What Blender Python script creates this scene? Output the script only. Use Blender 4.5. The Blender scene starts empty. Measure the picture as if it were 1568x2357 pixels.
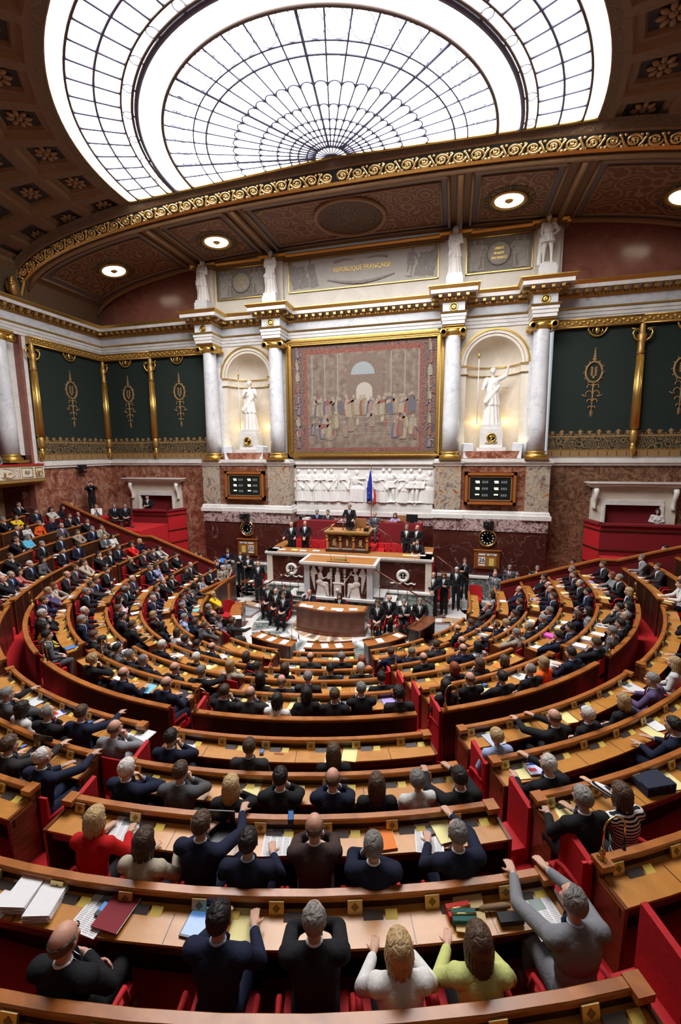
import bpy, bmesh, math, random
from mathutils import Vector, Matrix, Euler
random.seed(7)
SC = bpy.context.scene
COL = SC.collection
PI = math.pi
# ---------------------------------------------------------------- camera
cam_d = bpy.data.cameras.new('camera')
cam = bpy.data.objects.new('camera', cam_d); COL.objects.link(cam)
cam_d.sensor_fit = 'VERTICAL'; cam_d.sensor_height = 36.0; cam_d.lens = 36.0*997.8/2357.0
cam_d.clip_start = 0.05; cam_d.clip_end = 200
yaw, pitch, roll = 0.254098, -0.143792, -0.008979
f = Vector((-math.sin(yaw)*math.cos(pitch), math.cos(yaw)*math.cos(pitch), math.sin(pitch)))
r_ = Vector((math.cos(yaw), math.sin(yaw), 0)); u_ = r_.cross(f)
rr = r_*math.cos(roll)+u_*math.sin(roll); uu = -r_*math.sin(roll)+u_*math.cos(roll)
M = Matrix((rr, uu, -f)).transposed().to_4x4(); M.translation = Vector((4.16047, -20.15948, 6.59367))
cam.matrix_world = M
SC.camera = cam
# ---------------------------------------------------------------- world, light, exposure
w = bpy.data.worlds.new('world'); SC.world = w; w.use_nodes = True
w.node_tree.nodes['Background'].inputs[0].default_value = (0.85, 0.92, 1.0, 1)
w.node_tree.nodes['Background'].inputs[1].default_value = 0.6
SC.view_settings.view_transform = 'Standard'; SC.view_settings.look = 'None'
SC.view_settings.gamma = 1.0; SC.view_settings.use_curve_mapping = False
SC.view_settings.exposure = 0.15
SKYLIGHT = 15.5          # daylight through the glazed ceiling
GALLERY = 22.0           # ceiling lights of the public galleries, W each
SC.cycles.max_bounces = 6; SC.cycles.diffuse_bounces = 4; SC.cycles.glossy_bounces = 3
SC.cycles.transmission_bounces = 4; SC.cycles.transparent_max_bounces = 6
SC.cycles.use_denoising = True
SC.cycles.sample_clamp_indirect = 6.0
SC.cycles.caustics_reflective = False; SC.cycles.caustics_refractive = False
def area_light(name, loc, size, power, color, aim, size_y=None):
    l = bpy.data.lights.new(name, 'AREA'); l.energy = power; l.color = color; l.size = size
    if size_y: l.shape = 'RECTANGLE'; l.size_y = size_y
    o = bpy.data.objects.new(name, l); COL.objects.link(o); o.location = loc
    o.rotation_euler = (Vector(aim)-Vector(loc)).to_track_quat('-Z', 'Y').to_euler()
    return o
# rows of lamps on the ceiling of the public gallery, over and beside the camera
for gx, gy in ((-9.5, -16.5), (0.5, -21.2), (9.5, -17.0)):
    area_light('gallery_lamp', (gx, gy, 11.3), 2.5, GALLERY, (1.0, .87, .7), (gx*.6, gy*.6-2, 2))

# ---------------------------------------------------------------- tagging
def tag(o, label=None, cat=None, group=None, kind=None):
    if label: o['label'] = label
    if cat: o['category'] = cat
    if group: o['group'] = group
    if kind: o['kind'] = kind
    return o
def link(name, me, parent=None, col=None):
    o = bpy.data.objects.new(name, me); COL.objects.link(o)
    if parent: o.parent = parent
    if col: o.color = (*col, 1)
    return o
def empty(name, loc=(0,0,0), rz=0.0):
    o = bpy.data.objects.new(name, None); COL.objects.link(o); o.location = loc
    o.rotation_euler = (0,0,rz); o.empty_display_size = .1
    return o
def copy_tree(o, parent=None):
    c = o.copy(); COL.objects.link(c); c.parent = parent
    for ch in list(KIDS.get(o.name, [])): copy_tree(ch, c)
    return c
KIDS = {}

# ---------------------------------------------------------------- mesh builder
class MB:
    def __init__(s): s.v=[]; s.f=[]; s.m=[]; s.sm=[]; s.mats=[]
    def mi(s, m):
        if m is None: return 0
        if m not in s.mats: s.mats.append(m)
        return s.mats.index(m)
    def add(s, vs, fs, m=None, smooth=False):
        n=len(s.v); s.v+= [tuple(p) for p in vs]; k=s.mi(m)
        for f in fs: s.f.append(tuple(i+n for i in f)); s.m.append(k); s.sm.append(smooth)
    def box(s, x0,x1,y0,y1,z0,z1, m=None, M=None):
        vs=[(x,y,z) for x in (x0,x1) for y in (y0,y1) for z in (z0,z1)]
        if M is not None: vs=[M@Vector(p) for p in vs]
        s.add(vs,[(0,1,3,2),(4,6,7,5),(0,4,5,1),(2,3,7,6),(0,2,6,4),(1,5,7,3)],m)
    def quad(s, a,b,c,d, m=None): s.add([a,b,c,d],[(0,1,2,3)],m)
    def tube(s, pts, r, n=8, m=None, caps=True, smooth=True):
        pts=[Vector(p) for p in pts]; rs=r if isinstance(r,(list,tuple)) else [r]*len(pts)
        vs=[]; prev=None
        for i,p in enumerate(pts):
            d=(pts[min(i+1,len(pts)-1)]-pts[max(i-1,0)]).normalized()
            if prev is None:
                a=d.cross(Vector((0,0,1)));
                if a.length<.05: a=d.cross(Vector((0,1,0)))
            else: a=prev-d*prev.dot(d)
            a.normalize(); prev=a; b=d.cross(a)
            for j in range(n):
                t=2*PI*j/n; vs.append(p+(a*math.cos(t)+b*math.sin(t))*rs[i])
        fs=[]
        for i in range(len(pts)-1):
            for j in range(n):
                k=(j+1)%n; fs.append((i*n+j,i*n+k,(i+1)*n+k,(i+1)*n+j))
        if caps: fs+= [tuple(range(n))[::-1], tuple(range((len(pts)-1)*n,len(pts)*n))]
        s.add(vs,fs,m,smooth)
    def lathe(s, prof, c=(0,0,0), n=24, m=None, smooth=True, a0=0, a1=2*PI, M=None, sx=1, sy=1):
        full=abs(a1-a0-2*PI)<1e-6; cnt=n if full else n+1; vs=[]
        for r,z in prof:
            for j in range(cnt):
                t=a0+(a1-a0)*j/n
                p=Vector((r*math.cos(t)*sx, r*math.sin(t)*sy, z))
                if M is not None: p=M@p
                vs.append(p+Vector(c))
        fs=[]
        for i in range(len(prof)-1):
            for j in range(n):
                k=(j+1)%cnt; fs.append((i*cnt+j,i*cnt+k,(i+1)*cnt+k,(i+1)*cnt+j))
        if full:
            if prof[0][0]>1e-5: fs.append(tuple(range(cnt))[::-1])
            if prof[-1][0]>1e-5: fs.append(tuple(range((len(prof)-1)*cnt,len(prof)*cnt)))
        s.add(vs,fs,m,smooth)
    def ball(s, c, r, n=10, m=None, rot=None):
        rx,ry,rz=r if isinstance(r,(list,tuple)) else (r,r,r)
        vs=[];fs=[];nn=n;mm=max(4,n//2+1)
        for i in range(mm+1):
            a=PI*i/mm
            for j in range(nn):
                b=2*PI*j/nn; p=Vector((rx*math.sin(a)*math.cos(b),ry*math.sin(a)*math.sin(b),rz*math.cos(a)))
                if rot is not None: p=rot@p
                vs.append(p+Vector(c))
        for i in range(mm):
            for j in range(nn):
                k=(j+1)%nn; fs.append((i*nn+j,(i+1)*nn+j,(i+1)*nn+k,i*nn+k))
        s.add(vs,fs,m,True)
    def sweep(s, prof, path, m=None, closed=False, smooth=False):
        """prof: closed list of (offset,z); path: list of ((x,y),(nx,ny)) ; offset along n"""
        n=len(prof); vs=[]; fs=[]
        for (x,y),(nx,ny) in path:
            for o,z in prof: vs.append((x+nx*o,y+ny*o,z))
        L=len(path)
        for i in range(L-(0 if closed else 1)):
            a=i*n; b=((i+1)%L)*n
            for j in range(n):
                k=(j+1)%n; fs.append((a+j,a+k,b+k,b+j))
        if not closed: fs+= [tuple(range(n))[::-1], tuple(range((L-1)*n,L*n))]
        s.add(vs,fs,m,smooth)
    def extr(s, poly, d, m=None):
        """poly: list of 3D points (planar), d: extrusion vector"""
        n=len(poly); d=Vector(d); vs=[Vector(p) for p in poly]+[Vector(p)+d for p in poly]
        fs=[tuple(range(n))[::-1],tuple(range(n,2*n))]+[(i,(i+1)%n,n+(i+1)%n,n+i) for i in range(n)]
        s.add(vs,fs,m)
    def mesh(s, name, mat=None):
        me=bpy.data.meshes.new(name); me.from_pydata([tuple(p) for p in s.v],[],s.f)
        ms=s.mats if s.mats else ([mat] if mat else [])
        for m in ms: me.materials.append(m)
        for p,k,q in zip(me.polygons,s.m,s.sm):
            p.material_index=min(k,max(0,len(ms)-1)); p.use_smooth=q
        bm=bmesh.new(); bm.from_mesh(me); bmesh.ops.recalc_face_normals(bm,faces=bm.faces); bm.to_mesh(me); bm.free()
        me.update(); return me
    def build(s, name, mat=None, parent=None, col=None):
        o=link(name, s.mesh(name,mat), parent, col)
        if parent is not None: KIDS.setdefault(parent.name,[]).append(o)
        return o
def kid(name, me, parent, col=None):
    o=link(name,me,parent,col); KIDS.setdefault(parent.name,[]).append(o); return o
# ---------------------------------------------------------------- hall geometry
CX,CY=-0.13,-4.98
RW={1:4.74,2:5.66,3:6.58,4:7.5,5:8.42,6:9.34,7:9.9,8:10.83,9:11.72,10:12.62,11:13.55,12:14.45}
HW={1:1.161,2:1.394,3:1.657,4:1.915,5:2.165,6:2.31,7:2.35,8:2.53,9:2.76,10:2.89,11:3.05,12:3.25}
HL={1:1.161,2:1.394,3:1.67,4:1.96,5:2.25,6:2.39,7:2.45,8:2.75,9:3.0,10:3.22,11:3.58,12:3.88}
RL={7:9.9,8:10.68,9:11.46,10:12.24,11:13.02,12:13.8}
def sm(t,a,b):
    t=min(1,max(0,(t-a)/(b-a))); return t*t*(3-2*t)
def rw(k,t):
    w=sm(abs(t),52,80); return RW[k]+w*(RL.get(k,RW[k])-RW[k])+(.27*sm(t,45,95) if t>0 else .15*sm(-t,80,100))
def hk(k,t):
    w=sm(abs(t),58,92)*(1 if t<0 else .45); return HW[k]+w*(HL[k]-HW[k])
def floor_z(k,t): return hk(k,t)-.82
def tpar(x,y):
    dx=x-CX
    if y<=CY:
        return math.degrees(math.atan2(dx,-(y-CY))),math.hypot(dx,y-CY)
    r=abs(dx); return math.copysign(90+math.degrees((y-CY)/9.),dx),r
def pt(t,r):
    """position on the ring of radius r; past 90 degrees the rows run straight to the front wall"""
    if abs(t)<=90:
        a=math.radians(t); return CX+r*math.sin(a),CY-r*math.cos(a)
    d=math.radians(abs(t)-90)*9.; return CX+math.copysign(r,t),CY+d
def facing(t):
    """heading (rotation z) of somebody on the ring who faces the centre; 0 looks along +Y"""
    return math.radians(max(-90,min(90,t)))
TEND=90+math.degrees((-3.42-CY)/9.)
AISLES=[-78.6,-52.2,-26.3,-0.2,25.5,51.9,78.6]
WALK=1.30
# ---------------------------------------------------------------- materials
def newmat(name):
    m=bpy.data.materials.new(name); m.use_nodes=True
    nt=m.node_tree; b=nt.nodes['Principled BSDF']; return m,nt,b
def N(nt,t,**k):
    n=nt.nodes.new(t)
    for a,v in k.items(): setattr(n,a,v)
    return n
def simple(name, col, rough=.5, metal=0., bump=0., scale=30., spec=None, emit=None, es=0., var=0.):
    m,nt,b=newmat(name); b.inputs['Base Color'].default_value=(*col,1)
    b.inputs['Roughness'].default_value=rough; b.inputs['Metallic'].default_value=metal
    if spec is not None: b.inputs['Specular IOR Level'].default_value=spec
    if emit: b.inputs['Emission Color'].default_value=(*emit,1); b.inputs['Emission Strength'].default_value=es
    if bump or var:
        tc=N(nt,'ShaderNodeNewGeometry'); n=N(nt,'ShaderNodeTexNoise'); n.inputs['Scale'].default_value=scale; n.inputs['Detail'].default_value=4
        nt.links.new(tc.outputs['Position'],n.inputs['Vector'])
        if bump:
            bp=N(nt,'ShaderNodeBump'); bp.inputs['Strength'].default_value=bump; bp.inputs['Distance'].default_value=.02
            nt.links.new(n.outputs['Fac'],bp.inputs['Height']); nt.links.new(bp.outputs['Normal'],b.inputs['Normal'])
        if var:
            mx=N(nt,'ShaderNodeMixRGB'); mx.inputs[1].default_value=(*[c*(1-var) for c in col],1); mx.inputs[2].default_value=(*[min(1,c*(1+var)) for c in col],1)
            nt.links.new(n.outputs['Fac'],mx.inputs[0]); nt.links.new(mx.outputs[0],b.inputs['Base Color'])
    return m
def ramp(nt, stops):
    r=N(nt,'ShaderNodeValToRGB'); cr=r.color_ramp
    while len(cr.elements)>1: cr.elements.remove(cr.elements[0])
    cr.elements[0].position=stops[0][0]; cr.elements[0].color=(*stops[0][1],1)
    for p,c in stops[1:]:
        e=cr.elements.new(p); e.color=(*c,1)
    return r
def marble(name, stops, scale=1.2, dist=1.5, vein=(.9,.85,.8), vw=.02, vs=.8, va=.6, rough=.25, blocks=None, spec=.5):
    m,nt,b=newmat(name); g=N(nt,'ShaderNodeNewGeometry')
    n=N(nt,'ShaderNodeTexNoise'); n.inputs['Scale'].default_value=scale; n.inputs['Detail'].default_value=9; n.inputs['Roughness'].default_value=.62; n.inputs['Distortion'].default_value=dist
    nt.links.new(g.outputs['Position'],n.inputs['Vector'])
    r=ramp(nt,stops); nt.links.new(n.outputs['Fac'],r.inputs[0])
    # veins: thin band of a distorted noise
    n2=N(nt,'ShaderNodeTexNoise'); n2.inputs['Scale'].default_value=vs; n2.inputs['Detail'].default_value=7; n2.inputs['Distortion'].default_value=2.2
    mp=N(nt,'ShaderNodeMapping'); mp.inputs['Location'].default_value=(7,3,11); mp.inputs['Rotation'].default_value=(.4,.7,.3)
    nt.links.new(g.outputs['Position'],mp.inputs[0]); nt.links.new(mp.outputs[0],n2.inputs['Vector'])
    s=N(nt,'ShaderNodeMath',operation='SUBTRACT'); s.inputs[1].default_value=.5; nt.links.new(n2.outputs['Fac'],s.inputs[0])
    a=N(nt,'ShaderNodeMath',operation='ABSOLUTE'); nt.links.new(s.outputs[0],a.inputs[0])
    mr=N(nt,'ShaderNodeMapRange'); mr.inputs['From Min'].default_value=0; mr.inputs['From Max'].default_value=vw; mr.inputs['To Min'].default_value=va; mr.inputs['To Max'].default_value=0
    nt.links.new(a.outputs[0],mr.inputs[0])
    mx=N(nt,'ShaderNodeMixRGB'); mx.inputs[2].default_value=(*vein,1); nt.links.new(mr.outputs[0],mx.inputs[0]); nt.links.new(r.outputs[0],mx.inputs[1])
    out=mx.outputs[0]
    if blocks:
        sx,sz,dark=blocks
        sp=N(nt,'ShaderNodeSeparateXYZ'); nt.links.new(g.outputs['Position'],sp.inputs[0])
        ad=N(nt,'ShaderNodeMath',operation='ADD'); nt.links.new(sp.outputs[0],ad.inputs[0]); nt.links.new(sp.outputs[1],ad.inputs[1])
        cb=N(nt,'ShaderNodeCombineXYZ'); nt.links.new(ad.outputs[0],cb.inputs[0]); nt.links.new(sp.outputs[2],cb.inputs[1])
        bt=N(nt,'ShaderNodeTexBrick'); bt.inputs['Scale'].default_value=1; bt.inputs['Brick Width'].default_value=sx; bt.inputs['Row Height'].default_value=sz
        bt.inputs['Mortar Size'].default_value=.006; bt.inputs['Color1'].default_value=(1,1,1,1); bt.inputs['Color2'].default_value=(dark,dark,dark*.95,1); bt.inputs['Mortar'].default_value=(.45,.42,.4,1)
        nt.links.new(cb.outputs[0],bt.inputs['Vector'])
        m2=N(nt,'ShaderNodeMixRGB',blend_type='MULTIPLY'); m2.inputs[0].default_value=1; nt.links.new(out,m2.inputs[1]); nt.links.new(bt.outputs[0],m2.inputs[2]); out=m2.outputs[0]
    nt.links.new(out,b.inputs['Base Color']); b.inputs['Roughness'].default_value=rough; b.inputs['Specular IOR Level'].default_value=spec
    return m
def wood(name, dark, light, rough=.3, scale=3.0):
    m,nt,b=newmat(name); g=N(nt,'ShaderNodeTexCoord'); mp=N(nt,'ShaderNodeMapping'); mp.inputs['Scale'].default_value=(1,1,9)
    nt.links.new(g.outputs['Object'],mp.inputs[0])
    n=N(nt,'ShaderNodeTexNoise'); n.inputs['Scale'].default_value=scale; n.inputs['Detail'].default_value=6; n.inputs['Distortion'].default_value=.8
    nt.links.new(mp.outputs[0],n.inputs['Vector']); r=ramp(nt,[(.3,dark),(.7,light)]); nt.links.new(n.outputs['Fac'],r.inputs[0])
    nt.links.new(r.outputs[0],b.inputs['Base Color']); b.inputs['Roughness'].default_value=rough
    b.inputs['Coat Weight'].default_value=.12; b.inputs['Coat Roughness'].default_value=.15
    return m
def objcol(name, rough=.8, bump=.0, scale=60., var=.12, sheen=0., stripes=False, spec=.3, blotch=0.):
    """colour comes from the object itself"""
    m,nt,b=newmat(name); oi=N(nt,'ShaderNodeObjectInfo'); tc=N(nt,'ShaderNodeTexCoord')
    n=N(nt,'ShaderNodeTexNoise'); n.inputs['Scale'].default_value=scale; n.inputs['Detail'].default_value=3
    nt.links.new(tc.outputs['Object'],n.inputs['Vector'])
    hv=N(nt,'ShaderNodeHueSaturation'); mr=N(nt,'ShaderNodeMapRange'); mr.inputs['To Min'].default_value=1-var; mr.inputs['To Max'].default_value=1+var
    nt.links.new(n.outputs['Fac'],mr.inputs[0]); nt.links.new(mr.outputs[0],hv.inputs['Value']); nt.links.new(oi.outputs['Color'],hv.inputs['Color'])
    out=hv.outputs[0]
    if stripes:
        wv=N(nt,'ShaderNodeTexWave'); wv.bands_direction='Z'; wv.inputs['Scale'].default_value=9; nt.links.new(tc.outputs['Object'],wv.inputs[0])
        rr=ramp(nt,[(.48,(.015,.015,.02)),(.52,(.8,.8,.82))]); nt.links.new(wv.outputs['Fac'],rr.inputs[0]); out=rr.outputs[0]
    if blotch:
        v=N(nt,'ShaderNodeTexNoise'); v.inputs['Scale'].default_value=blotch; v.inputs['Detail'].default_value=2; nt.links.new(tc.outputs['Object'],v.inputs['Vector'])
        rr=ramp(nt,[(.45,(.02,.02,.03)),(.5,(.6,.6,.62))]); nt.links.new(v.outputs['Fac'],rr.inputs[0])
        mx=N(nt,'ShaderNodeMixRGB'); mx.inputs[0].default_value=.75; nt.links.new(out,mx.inputs[1]); nt.links.new(rr.outputs[0],mx.inputs[2]); out=mx.outputs[0]
    nt.links.new(out,b.inputs['Base Color']); b.inputs['Roughness'].default_value=rough; b.inputs['Specular IOR Level'].default_value=spec
    if bump:
        n3=N(nt,'ShaderNodeTexNoise'); n3.inputs['Scale'].default_value=14; n3.inputs['Detail'].default_value=3; n3.inputs['Distortion'].default_value=1.5
        nt.links.new(tc.outputs['Object'],n3.inputs['Vector'])
        bp=N(nt,'ShaderNodeBump'); bp.inputs['Strength'].default_value=bump; bp.inputs['Distance'].default_value=.03
        nt.links.new(n3.outputs['Fac'],bp.inputs['Height']); nt.links.new(bp.outputs['Normal'],b.inputs['Normal'])
    return m
def ornament(name, back, fore, scale=3.0, thr=.5, rough=.4, metal=0.0, fore2=None, bump=.6, coord='Position'):
    """scrollwork: rings of a distorted voronoi over a ground colour"""
    m,nt,b=newmat(name); g=N(nt,'ShaderNodeNewGeometry')
    n=N(nt,'ShaderNodeTexNoise'); n.inputs['Scale'].default_value=scale*.8; n.inputs['Detail'].default_value=2
    nt.links.new(g.outputs['Position'],n.inputs['Vector'])
    mxv=N(nt,'ShaderNodeMixRGB'); mxv.inputs[0].default_value=.13; nt.links.new(g.outputs['Position'],mxv.inputs[1]); nt.links.new(n.outputs['Color'],mxv.inputs[2])
    v=N(nt,'ShaderNodeTexVoronoi'); v.inputs['Scale'].default_value=scale; nt.links.new(mxv.outputs[0],v.inputs['Vector'])
    s=N(nt,'ShaderNodeMath',operation='MULTIPLY'); s.inputs[1].default_value=24; nt.links.new(v.outputs['Distance'],s.inputs[0])
    si=N(nt,'ShaderNodeMath',operation='SINE'); nt.links.new(s.outputs[0],si.inputs[0])
    mr=N(nt,'ShaderNodeMapRange'); mr.inputs['From Min'].default_value=-1; nt.links.new(si.outputs[0],mr.inputs[0])
    r=ramp(nt,[(thr-.06,back),(thr+.06,fore),(1,fore2 or fore)]); nt.links.new(mr.outputs[0],r.inputs[0])
    nt.links.new(r.outputs[0],b.inputs['Base Color']); b.inputs['Roughness'].default_value=rough
    if metal:
        r2=ramp(nt,[(thr-.05,(0,0,0)),(thr+.05,(metal,)*3)]); nt.links.new(mr.outputs[0],r2.inputs[0]); nt.links.new(r2.outputs[0],b.inputs['Metallic'])
    bp=N(nt,'ShaderNodeBump'); bp.inputs['Strength'].default_value=bump; bp.inputs['Distance'].default_value=.03
    nt.links.new(mr.outputs[0],bp.inputs['Height']); nt.links.new(bp.outputs['Normal'],b.inputs['Normal'])
    return m
X = {}
X['white']=marble('white_marble',[(.35,(.70,.68,.66)),(.6,(.84,.82,.79))],scale=.9,vein=(.5,.5,.52),vw=.012,va=.45,vs=.7,rough=.3)
X['shaft']=marble('pale_grey_marble',[(.35,(.66,.68,.72)),(.65,(.80,.81,.84))],scale=.7,vein=(.42,.45,.5),vw=.02,va=.5,vs=.6,rough=.25)
X['cream']=marble('cream_stone',[(.35,(.72,.64,.53)),(.65,(.84,.77,.66))],scale=.8,vein=(.55,.48,.4),vw=.01,va=.3,rough=.4)
X['statue']=marble('statue_marble',[(.35,(.80,.76,.72)),(.65,(.88,.85,.81))],scale=.8,vein=(.7,.68,.66),vw=.01,va=.2,rough=.45)
X['pink']=marble('pink_veined_marble',[(.36,(.17,.045,.026)),(.5,(.32,.11,.065)),(.62,(.47,.24,.16))],scale=1.3,dist=2.5,vein=(.70,.52,.42),vw=.018,va=.6,vs=1.6,rough=.22,blocks=(3.1,.95,.72))
X['brown']=marble('brown_veined_marble',[(.36,(.10,.04,.024)),(.5,(.20,.09,.05)),(.62,(.31,.17,.10))],scale=1.7,dist=3,vein=(.5,.36,.26),vw=.02,va=.5,vs=2.0,rough=.22,blocks=(3.4,1.1,.7))
X['lunette']=marble('rose_red_stucco',[(.3,(.24,.08,.055)),(.7,(.36,.14,.10))],scale=1.2,dist=1.2,vein=(.5,.28,.2),vw=.012,va=.4,vs=2.2,rough=.22)
X['oxblood']=marble('oxblood_marble',[(.3,(.055,.012,.010)),(.7,(.095,.026,.018))],scale=1.3,dist=1.,vein=(.55,.42,.38),vw=.004,va=.6,vs=.55,rough=.16)
X['breccia']=marble('yellow_grey_breccia',[(.34,(.13,.11,.10)),(.43,(.33,.27,.21)),(.50,(.50,.43,.34)),(.56,(.40,.36,.32)),(.61,(.48,.32,.12)),(.68,(.28,.07,.04))],scale=1.5,dist=2.8,vein=(.32,.06,.03),vw=.02,va=.55,vs=1.3,rough=.25)
X['violet']=marble('violet_breccia',[(.38,(.10,.045,.05)),(.47,(.28,.15,.15)),(.54,(.64,.53,.50)),(.62,(.22,.09,.10))],scale=2.3,dist=3.5,vein=(.7,.62,.58),vw=.03,va=.6,vs=1.8,rough=.22)
X['green']=marble('grey_green_marble',[(.3,(.035,.05,.048)),(.5,(.13,.16,.15)),(.62,(.32,.34,.32)),(.75,(.08,.10,.10))],scale=2.4,dist=4,vein=(.6,.6,.55),vw=.03,va=.6,vs=1.5,rough=.2)
X['buff']=marble('buff_stone',[(.3,(.34,.25,.14)),(.6,(.46,.36,.23)),(.75,(.40,.22,.10))],scale=1.2,dist=2,vein=(.5,.3,.15),vw=.015,va=.5,vs=1.2,rough=.35)
X['gold']=simple('gilding',(.72,.47,.13),.3,.9,bump=.25,scale=35,var=.25)
X['golddark']=simple('aged_gilding',(.50,.30,.09),.42,.75,bump=.5,scale=28,var=.35)
X['brass']=simple('polished_brass',(.85,.62,.22),.18,1)
X['plate']=simple('gold_plate',(.62,.47,.19),.38,.6)
X['rail']=wood('waxed_oak_rail',(.29,.085,.016),(.46,.16,.032),.34,4)
X['desk']=wood('golden_oak_desk',(.45,.18,.032),(.58,.26,.058),.32,3)
X['panelwood']=wood('dark_mahogany',(.028,.010,.006),(.055,.020,.011),.32,3)
X['mahogany']=wood('red_mahogany',(.12,.032,.012),(.19,.055,.02),.25,3)
X['velvet']=simple('red_velvet',(.50,.008,.014),.75,0,bump=.15,scale=20,var=.2)
X['velvetdark']=simple('crimson_cloth',(.20,.006,.012),.8,0,var=.12,scale=6)
X['carpet']=simple('red_carpet',(.58,.012,.018),.95,0,bump=.3,scale=120,var=.25)
X['black']=simple('black_plastic',(.012,.012,.013),.35)
X['greycard']=simple('dark_slot_panel',(.07,.055,.05),.4)
X['yellow']=simple('yellow_card',(.80,.62,.13),.5)
X['paper']=objcol('paper',.7,0,25,.04)
X['print']=objcol('printed_paper',.7,0,25,.04)
X['greencloth']=simple('green_wall_cloth',(.010,.022,.017),.85,0,bump=.2,scale=60,var=.2)
X['skin']=objcol('skin',.5,.05,40,.08,spec=.4)
X['cloth']=objcol('suit_cloth',.85,.22,50,.10,spec=.2)
X['stripe']=objcol('striped_knit',.9,.4,50,.1,stripes=True)
X['floral']=objcol('patterned_cloth',.85,.3,50,.1,blotch=22)
X['shirt']=objcol('shirt_cotton',.7,.25,50,.05)
X['hair']=objcol('hair',.55,.9,90,.5,spec=.4)
X['eye']=simple('eye_dark',(.02,.012,.01),.3)
X['lip']=simple('lip',(.33,.10,.08),.5)
X['shoe']=simple('shoe_leather',(.012,.010,.010),.25)
X['glow']=simple('lamp_glass',(1,.95,.85),.4,emit=(1,.93,.72),es=3.2)
X['metal']=simple('dark_metal',(.05,.05,.055),.35,.6)
X['lead']=simple('skylight_bar',(.16,.17,.26),.5,.2)
X['leadbrown']=simple('skylight_rim',(.12,.09,.08),.45,.3)
X['friezegold']=simple('bright_gilt_scroll',(.86,.62,.25),.28,.85)
X['friezeblack']=simple('frieze_black_ground',(.012,.011,.011),.5)
X['coffer']=ornament('coffer_painting',(.035,.020,.012),(.16,.085,.035),5.,.5,.55)
X['ceilbrown']=simple('ceiling_stucco_brown',(.17,.095,.05),.6,0,bump=.4,scale=9,var=.3)
X['ceiltan']=simple('ceiling_moulding_tan',(.28,.165,.075),.55,.1,bump=.6,scale=22,var=.3)
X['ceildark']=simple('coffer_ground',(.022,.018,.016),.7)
X['greek']=ornament('key_pattern_band',(.13,.085,.05),(.20,.13,.07),9.,.5,.6)
X['frieze']=ornament('black_gold_scrollwork',(.012,.011,.011),(.70,.50,.20),3.3,.34,.35,.75,fore2=(.85,.66,.30),bump=1.)
X['paintred']=ornament('ceiling_arabesque',(.16,.055,.030),(.10,.10,.055),1.9,.55,.6,fore2=(.30,.16,.07),bump=.1)
X['paintborder']=simple('painted_border',(.13,.11,.12),.6,var=.35,scale=8)
X['border']=ornament('woven_gold_border',(.018,.020,.014),(.20,.13,.055),4.4,.45,.8,bump=.2)
X['medal']=simple('woven_gold',(.34,.20,.08),.7,.1,var=.3,scale=50)
X['boardblack']=simple('board_black',(.012,.014,.016),.3)
X['led']=simple('lit_label',(.8,.9,.6),.5,emit=(.80,.95,.55),es=.9)
X['digit']=simple('unlit_digit',(.20,.26,.25),.4)
X['grisaille']=simple('grisaille_paint',(.36,.33,.30),.7,bump=.9,scale=7,var=.35)
X['plaster']=simple('plaster_white',(.80,.79,.77),.6,bump=.15,scale=20)
X['glass']=simple('skylight_glass',(1,1,1),.5,emit=(1.0,.985,.97),es=SKYLIGHT)
X['stone']=simple('gallery_dark',(.05,.02,.015),.8)
X['leather']=simple('tan_leather',(.35,.15,.05),.5)
X['blue']=simple('flag_blue',(.01,.03,.35),.6); X['flagwhite']=simple('flag_white',(.8,.8,.8),.6); X['flagred']=simple('flag_red',(.6,.02,.02),.6)
X['chain']=simple('steel_chain',(.45,.43,.38),.35,.8)
# ---------------------------------------------------------------- room
HX=14.2            # half width of the hall at the front
COLA, COLB = 4.01, 7.45
def vault(x): return 12.95+2.65*(max(0.,1-min(1,abs(x)/14.2)**2.5))**(1/2.5)
def SZr(r): return 16.14-.034*r
def dome(r): return 12.95+3.08*(max(0.,1-min(1,r/14.2)**3.0))**(1/3.0)
def mitre(pts, closed=False):
    """room lies to the right of the path; returns ((x,y),(nx,ny)) with mitred offsets"""
    out=[]; n=len(pts)
    for i in range(n):
        p=Vector(pts[i]); a=Vector(pts[i-1]) if i else None; b=Vector(pts[i+1]) if i<n-1 else None
        ns=[]
        if a is not None: d=(p-a).normalized(); ns.append(Vector((d.y,-d.x)))
        if b is not None: d=(b-p).normalized(); ns.append(Vector((d.y,-d.x)))
        if len(ns)==2:
            s=ns[0]+ns[1]; s=s/max(.2,(s.dot(ns[0]))) if s.length>1e-6 else ns[0]
        else: s=ns[0]
        out.append(((p.x,p.y),(s.x,s.y)))
    return out
ARCL=[(-14.2*math.cos(math.radians(a)), -4.9-14.2*math.sin(math.radians(a))) for a in range(60,-1,-3)]
ARCR=[(-x,y) for x,y in reversed(ARCL)]
def front_path(brk, dep, w):
    p=[(-HX,0)]
    for c in (-COLB,-COLA,COLA,COLB):
        p+= [(c-w,0),(c-w,-dep),(c+w,-dep),(c+w,0)]
    return p+[(HX,0)]
def hall_path(dep,w): return ARCL+front_path(0,dep,w)+ARCR
S=lambda o,**k: tag(o,kind='structure')
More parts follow.
